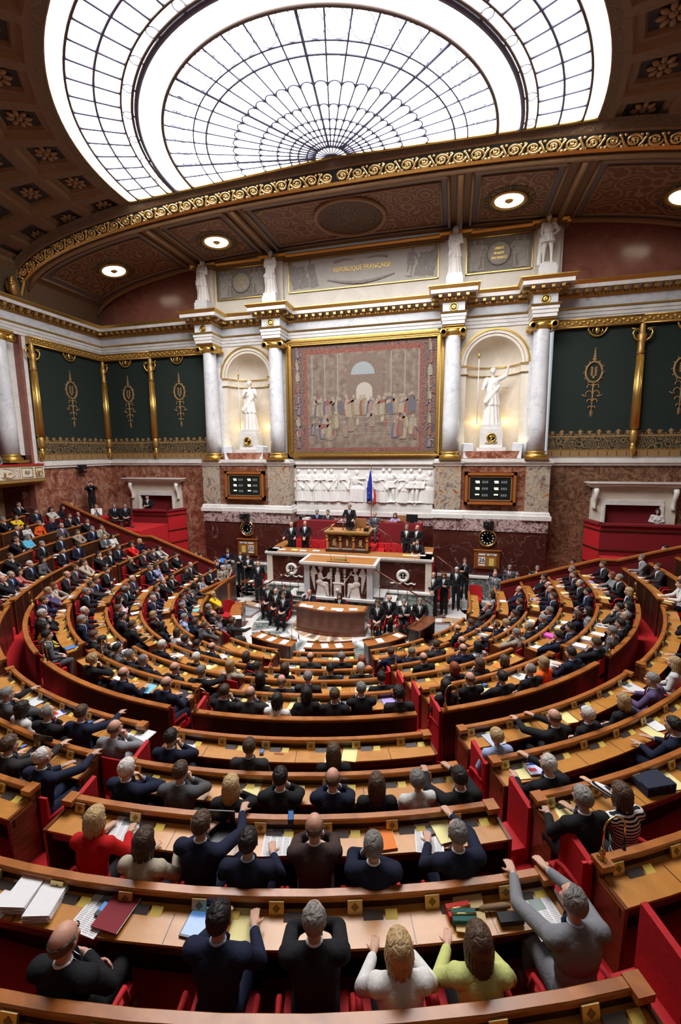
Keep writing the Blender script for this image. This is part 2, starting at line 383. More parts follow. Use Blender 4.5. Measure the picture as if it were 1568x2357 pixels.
# --- floor of the well with its inlay
fl=MB()
fl.box(-14.4,14.4,-9.8,0.2,-.2,0,X['white'])
def sector(mb, r0,r1,a0,a1,z,m,c=(CX,CY),n=6):
    vs=[]
    for i in range(n+1):
        a=math.radians(a0+(a1-a0)*i/n); vs.append((c[0]+r0*math.sin(a),c[1]-r0*math.cos(a),z))
    for i in range(n,-1,-1):
        a=math.radians(a0+(a1-a0)*i/n); vs.append((c[0]+r1*math.sin(a),c[1]-r1*math.cos(a),z))
    mb.add(vs,[tuple(range(len(vs)))],m)
X['tan']=marble('tan_marble',[(.35,(.50,.30,.17)),(.65,(.62,.42,.26))],scale=5,vein=(.7,.6,.5),vw=.02,va=.5,vs=4,rough=.2)
X['plum']=marble('plum_marble',[(.35,(.17,.10,.09)),(.65,(.27,.17,.15))],scale=2,vein=(.6,.5,.45),vw=.015,va=.5,vs=3,rough=.2)
X['grey']=marble('grey_marble',[(.35,(.30,.32,.34)),(.65,(.45,.47,.5))],scale=2,vein=(.7,.7,.7),vw=.02,va=.4,vs=3,rough=.2)
def tri(mb,c,ap,r0,r1,w,z,m):
    a=math.radians(ap); s=Vector((math.sin(a),-math.cos(a))); t=Vector((s.y,-s.x))
    A=Vector(c)+s*r0; B=Vector(c)+s*r1+t*w; C_=Vector(c)+s*r1-t*w
    mb.add([(A.x,A.y,z),(B.x,B.y,z),(C_.x,C_.y,z)],[(0,1,2)],m)
for i in range(-7,8):
    a=i*18
    sector(fl,1.05,1.5,a-7,a+7,.004,X['tan'] if i%2==0 else X['tan'])
    sector(fl,1.12,1.43,a-4,a+4,.006,X['plum'] if i%2 else X['tan'])
    sector(fl,1.75,3.05,a-7.6,a+7.6,.004,X['grey'])
    tri(fl,(CX,CY),a,1.8,3.0,.42,.007,X['green'])
    tri(fl,(CX,CY),a+180/20,3.0,1.85,.16,.007,X['white'])
for i in range(-5,6):
    a=i*24
    sector(fl,3.3,4.5,a-9.5,a+9.5,.004,X['plum']); sector(fl,3.42,4.38,a-6,a+6,.006,X['plum'] if i%2 else X['grey'])
for s in (-1,1):
    c=(s*5.55,-2.25)
    fl.lathe([(0,.004),(.95,.004)],(c[0],c[1],0),32,X['tan'],False)
    for k in range(8): tri(fl,c,k*45,.18,.9,.16,.008,X['green'] if k%2 else X['grey'])
    fl.lathe([(0,.010),(.3,.010)],(c[0],c[1],0),24,X['white'],False); fl.lathe([(0,.012),(.22,.012)],(c[0],c[1],0),24,X['grey'],False)
    for k in range(4):
        x0=s*(3.9+k*.9); fl.box(min(x0,x0+s*.7),max(x0,x0+s*.7),-3.9,-3.35,.0,.004,X['tan'] if k%2==0 else X['plum'])
S(fl.build('floor'))
# --- stepped tiers (carpeted)
tb=MB(); NT=72
ts=[-TEND+2*TEND*i/NT for i in range(NT+1)]
def ring(mb,fr0,fz0,fr1,fz1,m,ts=ts):
    vs=[]
    for t in ts:
        a=pt(t,fr0(t)); b=pt(t,fr1(t)); vs+= [(a[0],a[1],fz0(t)),(b[0],b[1],fz1(t))]
    mb.add(vs,[(2*i,2*i+1,2*i+3,2*i+2) for i in range(len(ts)-1)],m)
order=[1,2,3,4,5,7,8,9,10,11,12]
prevz=lambda t:0
for n_,k in enumerate(order):
    r0=lambda t,k=k: rw(k,t)+.02
    z=lambda t,k=k: floor_z(k,t)
    if k==5: r1=lambda t: RW[6]
    elif k==12: r1=lambda t: 15.6
    else: r1=lambda t,k=k: rw(order[order.index(k)+1],t)+.02
    ring(tb,r0,prevz,r0,z,X['carpet'])
    ring(tb,r0,z,r1,z,X['carpet']); prevz=z
    if k==5:
        zw=lambda t: WALK
        ring(tb,r1,z,r1,zw,X['carpet']); ring(tb,r1,zw,lambda t: rw(7,t)+.02,zw,X['carpet']); prevz=zw
S(tb.build('floor'))
# --- front wall
wf=MB()
def niche_hole_wall(mb, cx, x0, x1, z0, z1, zs, R, m):
    """wall at y=0 with an arched opening"""
    n=16; arc=[(cx+R*math.cos(PI*i/n), zs+R*math.sin(PI*i/n)) for i in range(n+1)]   # right to left
    mb.quad((x0,0,z0),(cx-R,0,z0),(cx-R,0,zs),(x0,0,zs),m); mb.quad((cx+R,0,z0),(x1,0,z0),(x1,0,zs),(cx+R,0,zs),m)
    for i in range(n):
        (ax,az),(bx,bz)=arc[i],arc[i+1]
        ta=x1+(x0-x1)*i/n; tb_=x1+(x0-x1)*(i+1)/n
        mb.add([(ax,0,az),(ta,0,z1),(tb_,0,z1),(bx,0,bz)],[(0,1,2,3)],m)
    mb.quad((x1,0,zs),(cx+R,0,zs),(x1,0,z1),(x1,0,z1),m); mb.quad((x0,0,zs),(cx-R,0,zs),(x0,0,z1),(x0,0,z1),m)
    # half-cylinder niche with quarter-sphere head
    N_=16
    cyl=[]
    for j in range(N_+1):
        a=PI*j/N_; cyl.append((cx+R*math.cos(a), R*.8*math.sin(a)))
    vs=[(x,y,z) for z in (z0,zs) for x,y in cyl]
    mb.add(vs,[(j,j+1,N_+2+j,N_+1+j) for j in range(N_)],m,True)
    vs=[];K=8
    for i in range(K+1):
        e=PI/2*i/K
        for j in range(N_+1):
            a=PI*j/N_; vs.append((cx+R*math.cos(a)*math.cos(e), R*.8*math.sin(a)*math.cos(e), zs+R*math.sin(e)))
    mb.add(vs,[(i*(N_+1)+j,i*(N_+1)+j+1,(i+1)*(N_+1)+j+1,(i+1)*(N_+1)+j) for i in range(K) for j in range(N_)],m,True)
    mb.quad((cx-R,0,z0),(cx+R,0,z0),(cx+R,R*.8,z0),(cx-R,R*.8,z0),m)
for s in (-1,1):
    niche_hole_wall(wf,s*5.71,s*5.71-1.72,s*5.71+1.72,6.12,12.0,10.13,1.12,X['cream'])
    x0,x1=sorted((s*8.0,s*14.4)); 
    wf.box(x0,x1,0,.3,5.9,13.1,X['white'])
    # lower walls with a door opening
    d0,d1=sorted((s*10.35,s*12.3)); a0,a1=sorted((s*8.0,s*10.35)); b0,b1=sorted((s*12.3,s*14.4))
    mt=X['brown'] if s>0 else X['pink']
    wf.box(a0,a1,0,.3,0,5.9,mt); wf.box(b0,b1,0,.3,0,5.9,mt); wf.box(d0,d1,0,.3,4.22,5.9,mt); wf.box(d0,d1,.25,.3,0,4.22,X['velvetdark'])
    # lunette between cornice and vault
    vs=[];n=16
    for i in range(n+1):
        x=s*(8.0+(14.2-8.0)*i/n); vs+= [(x,-.02,12.9),(x,-.02,vault(x)+.05)]
    wf.add(vs,[(2*i,2*i+2,2*i+3,2*i+1) for i in range(n)],X['lunette'])
    # pier below the columns
    p0,p1=sorted((s*3.38,s*8.03))
    wf.box(p0,p1,-.76,.3,0,3.04,X['oxblood']); wf.box(p0-.02,p1+.02,-.80,.3,3.04,3.57,X['violet'])
    wf.box(p0+.1,p1-.1,-.66,.3,3.57,6.0,X['pink'])
    for q0,q1 in ((3.38,4.5),(7.1,8.03)):
        c0,c1=sorted((s*q0,s*q1)); wf.box(c0,c1,-.76,.3,3.57,6.0,X['breccia'])
    pth=mitre([(p0,0),(p0,-.76),(p0+(1.12 if s>0 else .93),-.76),(p0+(1.12 if s>0 else .93),-.68),(p1-(.93 if s>0 else 1.12),-.68),(p1-(.93 if s>0 else 1.12),-.76),(p1,-.76),(p1,0)])
    wf.sweep([(-.02,3.57),(.12,3.57),(.12,3.75),(.07,3.77),(.06,3.86),(.02,3.92),(-.02,3.92)],pth,X['white'])
    wf.sweep([(-.02,5.84),(.03,5.84),(.05,5.92),(.10,5.96),(.10,6.08),(-.9,6.1)],pth,X['white'])
    wf.box(p0,p1,-.80,0.95,6.0,6.14,X['white'])
    wf.box(s*5.71-1.2,s*5.71+1.2,-.62,-.3,6.14,6.46,X['pink'])
    wf.box(s*5.71-1.1,s*5.71+1.1,-.3,.9,6.1,6.15,X['cream'])
    # archivolt and impost band of the niche
    n=20
    for r0,r1,yy,m in ((1.12,1.22,-.05,'cream'),(1.24,1.36,-.09,'cream'),(1.36,1.44,-.12,'gold')):
        vs=[]
        for i in range(n+1):
            a=PI*i/n
            for r,y in ((r0,0),(r0,yy),(r1,yy),(r1,0)): vs.append((s*5.71+r*math.cos(a),y,10.13+r*math.sin(a)))
        wf.add(vs,[(4*i+j,4*i+(j+1)%4,4*i+4+(j+1)%4,4*i+4+j) for i in range(n) for j in range(4)],X[m])
    arcn=[(s*5.71+1.12*math.cos(a),1.12*.8*math.sin(a)) for a in [PI-PI*i/12 for i in range(13)]]
    ip=mitre([(s*5.71-1.5,0)]+arcn+[(s*5.71+1.5,0)])
    wf.sweep([(-.02,9.72),(.05,9.72),(.05,9.80),(.03,9.82),(.03,10.02),(.07,10.06),(.07,10.13),(-.02,10.13)],ip,X['cream'])
    wf.sweep([(0,10.06),(.09,10.06),(.09,10.12),(0,10.12)],ip,X['gold']); wf.sweep([(0,9.72),(.065,9.72),(.065,9.755),(0,9.755)],ip,X['gold'])
# centre bay
wf.box(-4.0,4.0,0,.3,5.9,13.2,X['white'])
wf.box(-3.4,3.4,0,.3,0,3.04,X['oxblood']); wf.box(-3.4,3.4,-.03,.3,3.04,3.42,X['violet']); wf.box(-3.4,3.4,-.12,.3,3.42,3.62,X['white']); wf.box(-3.4,3.4,-.07,.3,3.62,3.86,X['white'])
wf.box(-3.4,3.4,0.02,.3,3.8,5.95,X['plaster'])
for (a,b,c,d) in ((-3.4,3.4,3.86,4.06),(-3.4,3.4,5.70,5.88),(-3.4,-3.3,3.86,5.88),(3.3,3.4,3.86,5.88)): wf.box(a,b,-.06,.1,c,d,X['white'])
wf.box(-3.4,3.4,-.16,.3,5.88,6.0,X['white']); wf.box(-3.4,3.4,-.1,.3,6.0,6.14,X['white'])
for s in (-1,1):
    x0,x1=sorted((s*8.03,s*14.2)); wf.box(x0,x1,-.08,.1,5.84,5.95,X['white']); wf.box(x0,x1,-.15,.1,5.95,6.12,X['white'])
# attic
wf.box(-8.1,8.1,-.25,.2,12.9,15.25,X['cream'])
for x in (-COLB-.1,-COLA,COLA,COLB+.1): wf.box(x-.42,x+.42,-.42,.2,12.9,15.22,X['cream'])
ap=mitre([(-8.1,0),(-8.1,-.25),(-COLB-.52,-.25),(-COLB-.52,-.42),(-COLB+.32,-.42),(-COLB+.32,-.25),(-COLA-.42,-.25),(-COLA-.42,-.42),(-COLA+.42,-.42),(-COLA+.42,-.25),
 (COLA-.42,-.25),(COLA-.42,-.42),(COLA+.42,-.42),(COLA+.42,-.25),(COLB-.32,-.25),(COLB-.32,-.42),(COLB+.52,-.42),(COLB+.52,-.25),(8.1,-.25),(8.1,0)])
wf.sweep([(0,15.06),(.05,15.06),(.05,15.12),(.12,15.14),(.12,15.18),(0,15.18)],ap,X['ceiltan']); wf.sweep([(0,15.18),(.18,15.18),(.24,15.26),(.24,15.3),(0,15.34)],ap,X['gold'])
S(wf.build('wall_front'))
# entablature all round
en=MB(); P0=mitre(hall_path(.95,.40))
en.sweep([(-.3,11.62),(.04,11.62),(.04,11.76),(.07,11.76),(.07,11.90),(.10,11.90),(.10,12.02),(-.3,12.02)],P0,X['white'])
en.sweep([(0,12.02),(.14,12.03),(.16,12.09),(0,12.09)],P0,X['gold'])
en.sweep([(-.3,12.09),(.04,12.09),(.04,12.46),(-.3,12.46)],P0,X['shaft'])
en.sweep([(-.3,12.46),(.08,12.46),(.14,12.56),(.14,12.62),(-.3,12.62)],P0,X['golddark'])
en.sweep([(-.3,12.62),(.16,12.62),(.22,12.72),(.46,12.73),(.46,12.70),(.5,12.70),(.5,12.84),(-.3,12.84)],P0,X['white'])
en.sweep([(-.3,12.84),(.5,12.84),(.60,12.95),(.60,12.98),(-.3,13.0)],P0,X['gold'])
# modillions
def along(P,off,step):
    pts=[Vector((p[0]+n[0]*off,p[1]+n[1]*off)) for p,n in P]; out=[]
    for a,b in zip(pts,pts[1:]):
        L=(b-a).length; k=max(1,int(L/step)); d=(b-a).normalized() if L>0 else None
        if L<.25: continue
        for i in range(k): out.append((a+(b-a)*((i+.5)/k),d))
    return out
for p,d in along(P0,.30,.33):
    n=Vector((d.y,-d.x)); Mx=Matrix(((d.x,n.x,0,p.x),(d.y,n.y,0,p.y),(0,0,1,0),(0,0,0,1)))
    en.box(-.065,.065,-.13,.14,12.60,12.70,X['golddark'],Mx); en.box(-.05,.05,.04,.15,12.57,12.64,X['gold'],Mx)
for p,d in along(P0,.16,.13):
    n=Vector((d.y,-d.x)); Mx=Matrix(((d.x,n.x,0,p.x),(d.y,n.y,0,p.y),(0,0,1,0),(0,0,0,1)))
    en.box(-.035,.035,-.08,.03,12.52,12.60,X['golddark'],Mx)
S(en.build('trim_1'))
for x in (-COLB,-COLA,COLA,COLB):
    r=MB(); r.lathe([(0,.0),(.05,.03),(.09,.0),(.12,.0),(.15,.035),(.18,.0)],(0,0,0),24,X['gold'],M=Matrix.Rotation(PI/2,4,'X')); o=r.build('rosette'); o.location=(x,-1.0,12.27)
    tag(o,{-COLB:'gilded round rosette over the leftmost column',-COLA:'gilded round rosette over the column left of the tapestry',COLA:'gilded round rosette over the column right of the tapestry',COLB:'gilded round rosette over the rightmost column'}[x],'ornament','rosettes on the entablature')
# --- side walls
for s,nm in ((-1,'wall_left'),(1,'wall_right')):
    wl=MB(); X0=s*HX; X1=s*(HX+.3); a,b=sorted((X0,X1))
    wl.box(a,b,-4.5,0.3,0,5.9,X['pink'] if s<0 else X['brown']); wl.box(a,b,-4.5,.3,5.9,13,X['white'])
    c,d=sorted((X0,X0-s*.10)); wl.box(c,d,-4.4,0,5.84,5.95,X['white']); c,d=sorted((X0,X0-s*.16)); wl.box(c,d,-4.4,0,5.95,6.12,X['white'])
    c,d=sorted((X0,X0+s*.5)); wl.box(c,d,-4.62,-4.5,0,11.7,X['lunette']); c,d=sorted((X0+s*.35,X0+s*1.5)); wl.box(c,d,-5.02,-4.6,6.2,11.66,X['white']); wl.box(c,d,-5.06,-4.56,6.1,6.45,X['gold']); wl.box(c,d,-5.06,-4.56,11.3,11.66,X['gold']); wl.box(c,d,-4.95,-4.6,0,6.1,X['oxblood'])
    # curved wall below the balcony
    N_=14
    for i in range(N_):
        a0=-92+i*4; a1=a0+4
        p=[(s*-1*(15.7*math.sin(math.radians(q))), -4.9-15.7*math.cos(math.radians(q))) for q in (a0,a1)]
        p=[(-s*-1*abs(x) if False else s*abs(x),y) for x,y in p]
        (x0,y0),(x1,y1)=p
        wl.quad((x0,y0,1),(x1,y1,1),(x1,y1,5.3),(x0,y0,5.3),X['buff'])
    S(wl.build(nm))
# rear wall behind the galleries, and the gallery ceiling
rr_=MB(); n=40
def rp(a,r): return (r*math.sin(math.radians(a)),-4.9-r*math.cos(math.radians(a)))
vs=[]
for i in range(n+1):
    x,y=rp(-95+190*i/n,19.0); vs+= [(x,y,-.2),(x,y,13)]
rr_.add(vs,[(2*i,2*i+2,2*i+3,2*i+1) for i in range(n)],X['stone'])
S(rr_.build('wall_rear'))
gc=MB(); vs=[]
for i in range(n+1):
    a=-97+194*i/n; vs+= [(*rp(a,14.0),12.9),(*rp(a,19.2),12.9),(*rp(a,14.6),11.62),(*rp(a,19.2),11.62)]
gc.add(vs,[(4*i,4*i+4,4*i+5,4*i+1) for i in range(n)],X['ceilbrown']); gc.add(vs,[(4*i+2,4*i+6,4*i+7,4*i+3) for i in range(n)],X['cream'])
gf=MB(); vs=[]
for i in range(n+1):
    a=-97+194*i/n; vs+= [(*rp(a,15.2),5.2),(*rp(a,19.2),5.2)]
gf.add(vs,[(4*i//2,4*i//2+2,4*i//2+3,4*i//2+1) for i in range(n) if abs(-97+194*i/n)>44 or True],X['carpet'])
S(gc.build('ceiling'))
# --- ceiling: vault, arch, coffered half dome
ce=MB()
def vp(x,y,o=0): return (x,y,vault(x)-o)
xs=sorted(set([round(-14.2+28.4*i/56,4) for i in range(57)]+[-13.2,-8.2,-7.4,-4.6,-3.9,3.9,4.6,7.4,8.2,13.2]))
def strip(x0,x1,y0,y1,m,o0=0,o1=0,nn=10):
    vs=[]
    for i in range(nn+1):
        x=x0+(x1-x0)*i/nn; vs+= [vp(x,y0,o0),vp(x,y1,o1)]
    ce.add(vs,[(2*i,2*i+2,2*i+3,2*i+1) for i in range(nn)],m)
strip(-14.2,14.2,-4.3,.3,X['ceilbrown'],nn=60)
panels=[(-13.4,-8.3),(-7.4,-4.55),(-3.75,3.75),(4.55,7.4),(8.3,13.4)]
for x0,x1 in panels:
    y0,y1=-3.95,-.55
    strip(x0,x1,y0,y1,X['paintborder'],.03,.03); strip(x0+.28,x1-.28,y0+.28,y1-.28,X['paintred'],.045,.045)
    for (a,b) in ((y0-.05,y0+.05),(y1-.05,y1+.05)): strip(x0,x1,a,b,X['ceiltan'],.09,.09)
    for xx in (x0,x1): ce.tube([vp(xx,y0,.06),vp(xx,y1,.06)],.06,6,X['ceiltan'])
    for xx in (x0+.28,x1-.28): ce.tube([vp(xx,y0+.28,.06),vp(xx,y1-.28,.06)],.035,6,X['ceiltan'])
    for yy in (y0+.28,y1-.28): ce.tube([vp(x0+.28+(x1-x0-.56)*i/8,yy,.06) for i in range(9)],.035,6,X['ceiltan'])
for xx in (-7.85,-4.15,4.15,7.85): ce.tube([vp(xx,-4.1,.07),vp(xx,-.4,.07)],.12,8,X['ceiltan'])
for yy in (-4.15,-.35): ce.tube([vp(-14.1+28.2*i/48,yy,.05) for i in range(49)],.09,8,X['ceiltan'])
# oval painting in the middle panel
ov=[(1.35*math.cos(2*PI*i/32),-2.25+1.35*math.sin(2*PI*i/32)) for i in range(32)]
ce.add([vp(x,y,.075) for x,y in ov],[tuple(range(32))],X['coffer'])
ce.tube([vp(x,y,.08) for x,y in ov+[ov[0]]],.09,8,X['ceiltan'])
# arch band: gilded frieze then key pattern
nn=72; vs=[]
for i in range(nn+1):
    x=-14.2+28.4*i/nn; z=vault(x); zt=SZr(abs(x)) if abs(x)<7.9 else dome(abs(x))
    zt=max(zt,z+.02)
    vs+= [(x,-4.3,z),(x,-4.36,z-.04),(x,-4.44,z+.02),(x,-4.64,min(z+.30,zt)),(x,-4.70,min(z+.33,zt)),(x,-4.92,zt)]
for j,m in ((0,'ceiltan'),(1,'gold'),(2,'friezeblack'),(3,'ceiltan'),(4,'greek')):
    ce.add(vs,[(6*i+j,6*i+6+j,6*i+7+j,6*i+j+1) for i in range(nn)],X[m])
# gilt scrolls of the frieze, one spiral with a rosette after the other
AL=[0.]; AX=[-14.15+28.3*i/400 for i in range(401)]
for a,b in zip(AX,AX[1:]): AL.append(AL[-1]+math.hypot(b-a,vault(b)-vault(a)))
def fz(sv,v):
    sv=min(max(sv,0),AL[-1]-1e-4); k=0
    import bisect
    k=max(0,bisect.bisect_right(AL,sv)-1); u=(sv-AL[k])/(AL[k+1]-AL[k]); x=AX[k]+(AX[k+1]-AX[k])*u; z=vault(x)
    return Vector((x,-4.47-.17*v-.0,z+.02+.26*v-.03))
nu_=int(AL[-1]/.54)
for i in range(nu_):
    c=(i+.5)*AL[-1]/nu_; sg=1 if i%2 else -1; h=1 if c>AL[-1]/2 else -1
    pts=[]
    for q in range(19):
        a=q/18*PI*3.2; r=.50*(1-q/24); pts.append(fz(c+h*r*.42*math.cos(a),.5+sg*r*math.sin(a)*.92))
    ce.tube(pts,[.042-.0010*q for q in range(19)],5,X['friezegold'])
    p=fz(c,.5); ce.ball(p,.05,6,X['friezegold'])
    for q in range(5): a=q*2*PI/5; ce.ball(fz(c+.075*math.cos(a),.5+.20*math.sin(a)),.026,5,X['friezegold'])
    e=c+h*.27
    ce.tube([fz(c+h*.14,.5-sg*.45),fz(e-h*.05,.5-sg*.2),fz(e,.5+sg*.1),fz(e+h*.08,.5+sg*.45)],[.045,.035,.038,.045],5,X['friezegold'])
    for q,vv in ((-.10,.9),(.10,.1),(-.02,.08),(.04,.92)): ce.ball(fz(e+q*.9,vv),(.06,.04,.045),5,X['friezegold'])
# coffers
def dp(a,r,o=0):
    z=dome(r); e=.05; dz=(dome(min(r+e,14.19))-dome(r-e))/(2*e); nrm=Vector((-dz,1)).normalized()
    rr2=r+nrm.x*o; zz=z+nrm.y*o; a=math.radians(a); return (rr2*math.sin(a),-4.9-rr2*math.cos(a),zz)
def dquad(a0,a1,r0,r1,o,m,o2=None):
    ce.add([dp(a0,r0,o),dp(a1,r0,o),dp(a1,r1,o),dp(a0,r1,o)],[(0,1,2,3)],m)
def dframe(a0,a1,r0,r1,b0,b1,s0,s1,oa,ob,m):
    A=[dp(a0,r0,oa),dp(a1,r0,oa),dp(a1,r1,oa),dp(a0,r1,oa)]; B=[dp(b0,s0,ob),dp(b1,s0,ob),dp(b1,s1,ob),dp(b0,s1,ob)]
    ce.add(A+B,[(i,(i+1)%4,4+(i+1)%4,4+i) for i in range(4)],m)
R_=[(8.2,9.8),(9.9,11.5),(11.6,12.95),(13.02,13.85)]
rings=[7.9,8.2,9.8,9.9,11.5,11.6,12.95,13.02,13.85,14.2]
for i in range(-10,10):
    c=(i+.5)*9.5
    for (r0,r1) in R_:
        rm=(r0+r1)/2; am=math.degrees(.16/rm)          # rib half width
        a0,a1=c-4.75,c+4.75
        h=lambda d: math.degrees(d/rm)
        # rib frame, moulding, first step, inner field
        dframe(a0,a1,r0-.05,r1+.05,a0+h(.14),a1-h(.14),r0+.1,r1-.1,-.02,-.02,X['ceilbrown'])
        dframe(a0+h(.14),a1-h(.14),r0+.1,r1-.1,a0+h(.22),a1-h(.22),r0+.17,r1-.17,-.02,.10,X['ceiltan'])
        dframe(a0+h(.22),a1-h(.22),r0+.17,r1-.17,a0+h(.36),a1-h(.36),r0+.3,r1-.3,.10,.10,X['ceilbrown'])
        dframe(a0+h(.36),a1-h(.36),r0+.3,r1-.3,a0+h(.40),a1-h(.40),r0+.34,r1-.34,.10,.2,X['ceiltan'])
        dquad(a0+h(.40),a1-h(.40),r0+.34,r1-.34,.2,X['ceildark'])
        p=Vector(dp(c,rm,.18)); q=Vector(dp(c,rm,.0)); nv=(q-p).normalized(); rot=nv.to_track_quat('Z','Y').to_matrix().to_4x4()
        rr0=min(.36,(r1-r0)/2-.36)*1.0
        if rr0>.08:
            for k in range(8):
                an=k*PI/4; ce.ball(p+rot@Vector((math.cos(an)*rr0*.62,math.sin(an)*rr0*.62,.03)),(rr0*.36,rr0*.22,.05),6,X['ceiltan'],rot=(rot@Matrix.Rotation(an,4,'Z')))
            ce.ball(p,(rr0*.3,rr0*.3,.09),8,X['ceiltan'])
    for ra,rb in ((7.9,8.15),(13.9,14.2)): dquad(c-4.75,c+4.75,ra,rb,-.02,X['greek'])
S(ce.build('ceiling'))
# --- glazed ceiling
SZ=16.14
gl=MB(); n=24
gl.add([(0,-4.92,SZ)]+[(7.9*math.cos(PI*i/n),-4.92-7.9*math.sin(PI*i/n),SZr(7.9)) for i in range(n+1)],[(0,i+1,i+2) for i in range(n)],X['glass'])  # plaster band between the rings glows too, its brightness put into this sheet
win=S(gl.build('window_1'))
fr=MB()
def ringbar(r,w,m,n=72,a0=0,a1=PI): fr.tube([(r*math.cos(a0+(a1-a0)*i/n),-4.92-r*math.sin(a0+(a1-a0)*i/n),SZr(r)-.03) for i in range(n+1)],w,6,X[m])
def bar(a,r0,r1,w,m='lead'): fr.tube([(r*math.cos(a),-4.92-r*math.sin(a),SZr(r)-.03) for r in (r0,r1)],w,5,X[m])
ringbar(5.17,.06,'leadbrown'); ringbar(5.83,.07,'lead'); ringbar(5.95,.045,'leadbrown'); ringbar(6.22,.035,'leadbrown'); ringbar(7.48,.045,'leadbrown'); ringbar(6.85,.040,'lead'); ringbar(7.88,.03,'ceiltan')
for i in range(1,38): bar(PI*i/38,6.22,7.48,.034)
for i in range(0,38):
    a=PI*(i+.5)/38; c=(6.05*math.cos(a),-4.92-6.05*math.sin(a)); 
    if i%2==0: fr.tube([(c[0]+.14*math.cos(2*PI*k/14),c[1]+.14*math.sin(2*PI*k/14),SZr(6.05)-.02) for k in range(15)],.018,4,X['lead'])
NF=26
for r,w_ in ((3.95,.034),(4.32,.026),(.55,.045),(.8,.026)): ringbar(r,w_,'lead')
for i in range(1,NF):
    a=PI*i/NF; bar(a,.55,5.15,.027 if i%6 else .045)
for i in range(1,13): bar(PI*i/13,.03,.55,.022)
for r in (1.02,1.28,1.66,2.2,2.95):
    for i in range(NF):
        a=PI*(i+.5)/NF; hw=r*math.sin(PI/NF/2); c=(r*math.cos(a),-4.92-r*math.sin(a)); d=Vector((math.cos(a),-math.sin(a),0)); t=Vector((-d.y,d.x,0))
        fr.tube([Vector((c[0],c[1],SZr(r)-.03))+t*hw*math.cos(PI*k/8)+d*hw*1.15*math.sin(PI*k/8) for k in range(9)],.028,4,X['lead'])
for i in range(NF):
    a=PI*(i+.5)/NF; c=(4.73*math.cos(a),-4.92-4.73*math.sin(a)); fr.tube([(c[0]+.27*math.cos(2*PI*k/16),c[1]+.38*math.sin(2*PI*k/16),SZr(4.73)-.02) for k in range(17)],.011,4,X['lead'])
bar(0,0,7.9,.05,'gold'); bar(PI,0,7.9,.05,'gold')
o=fr.build('glazing_bars',parent=win)
for s in (-1,1):      # side returns of the glazing rim
    pass
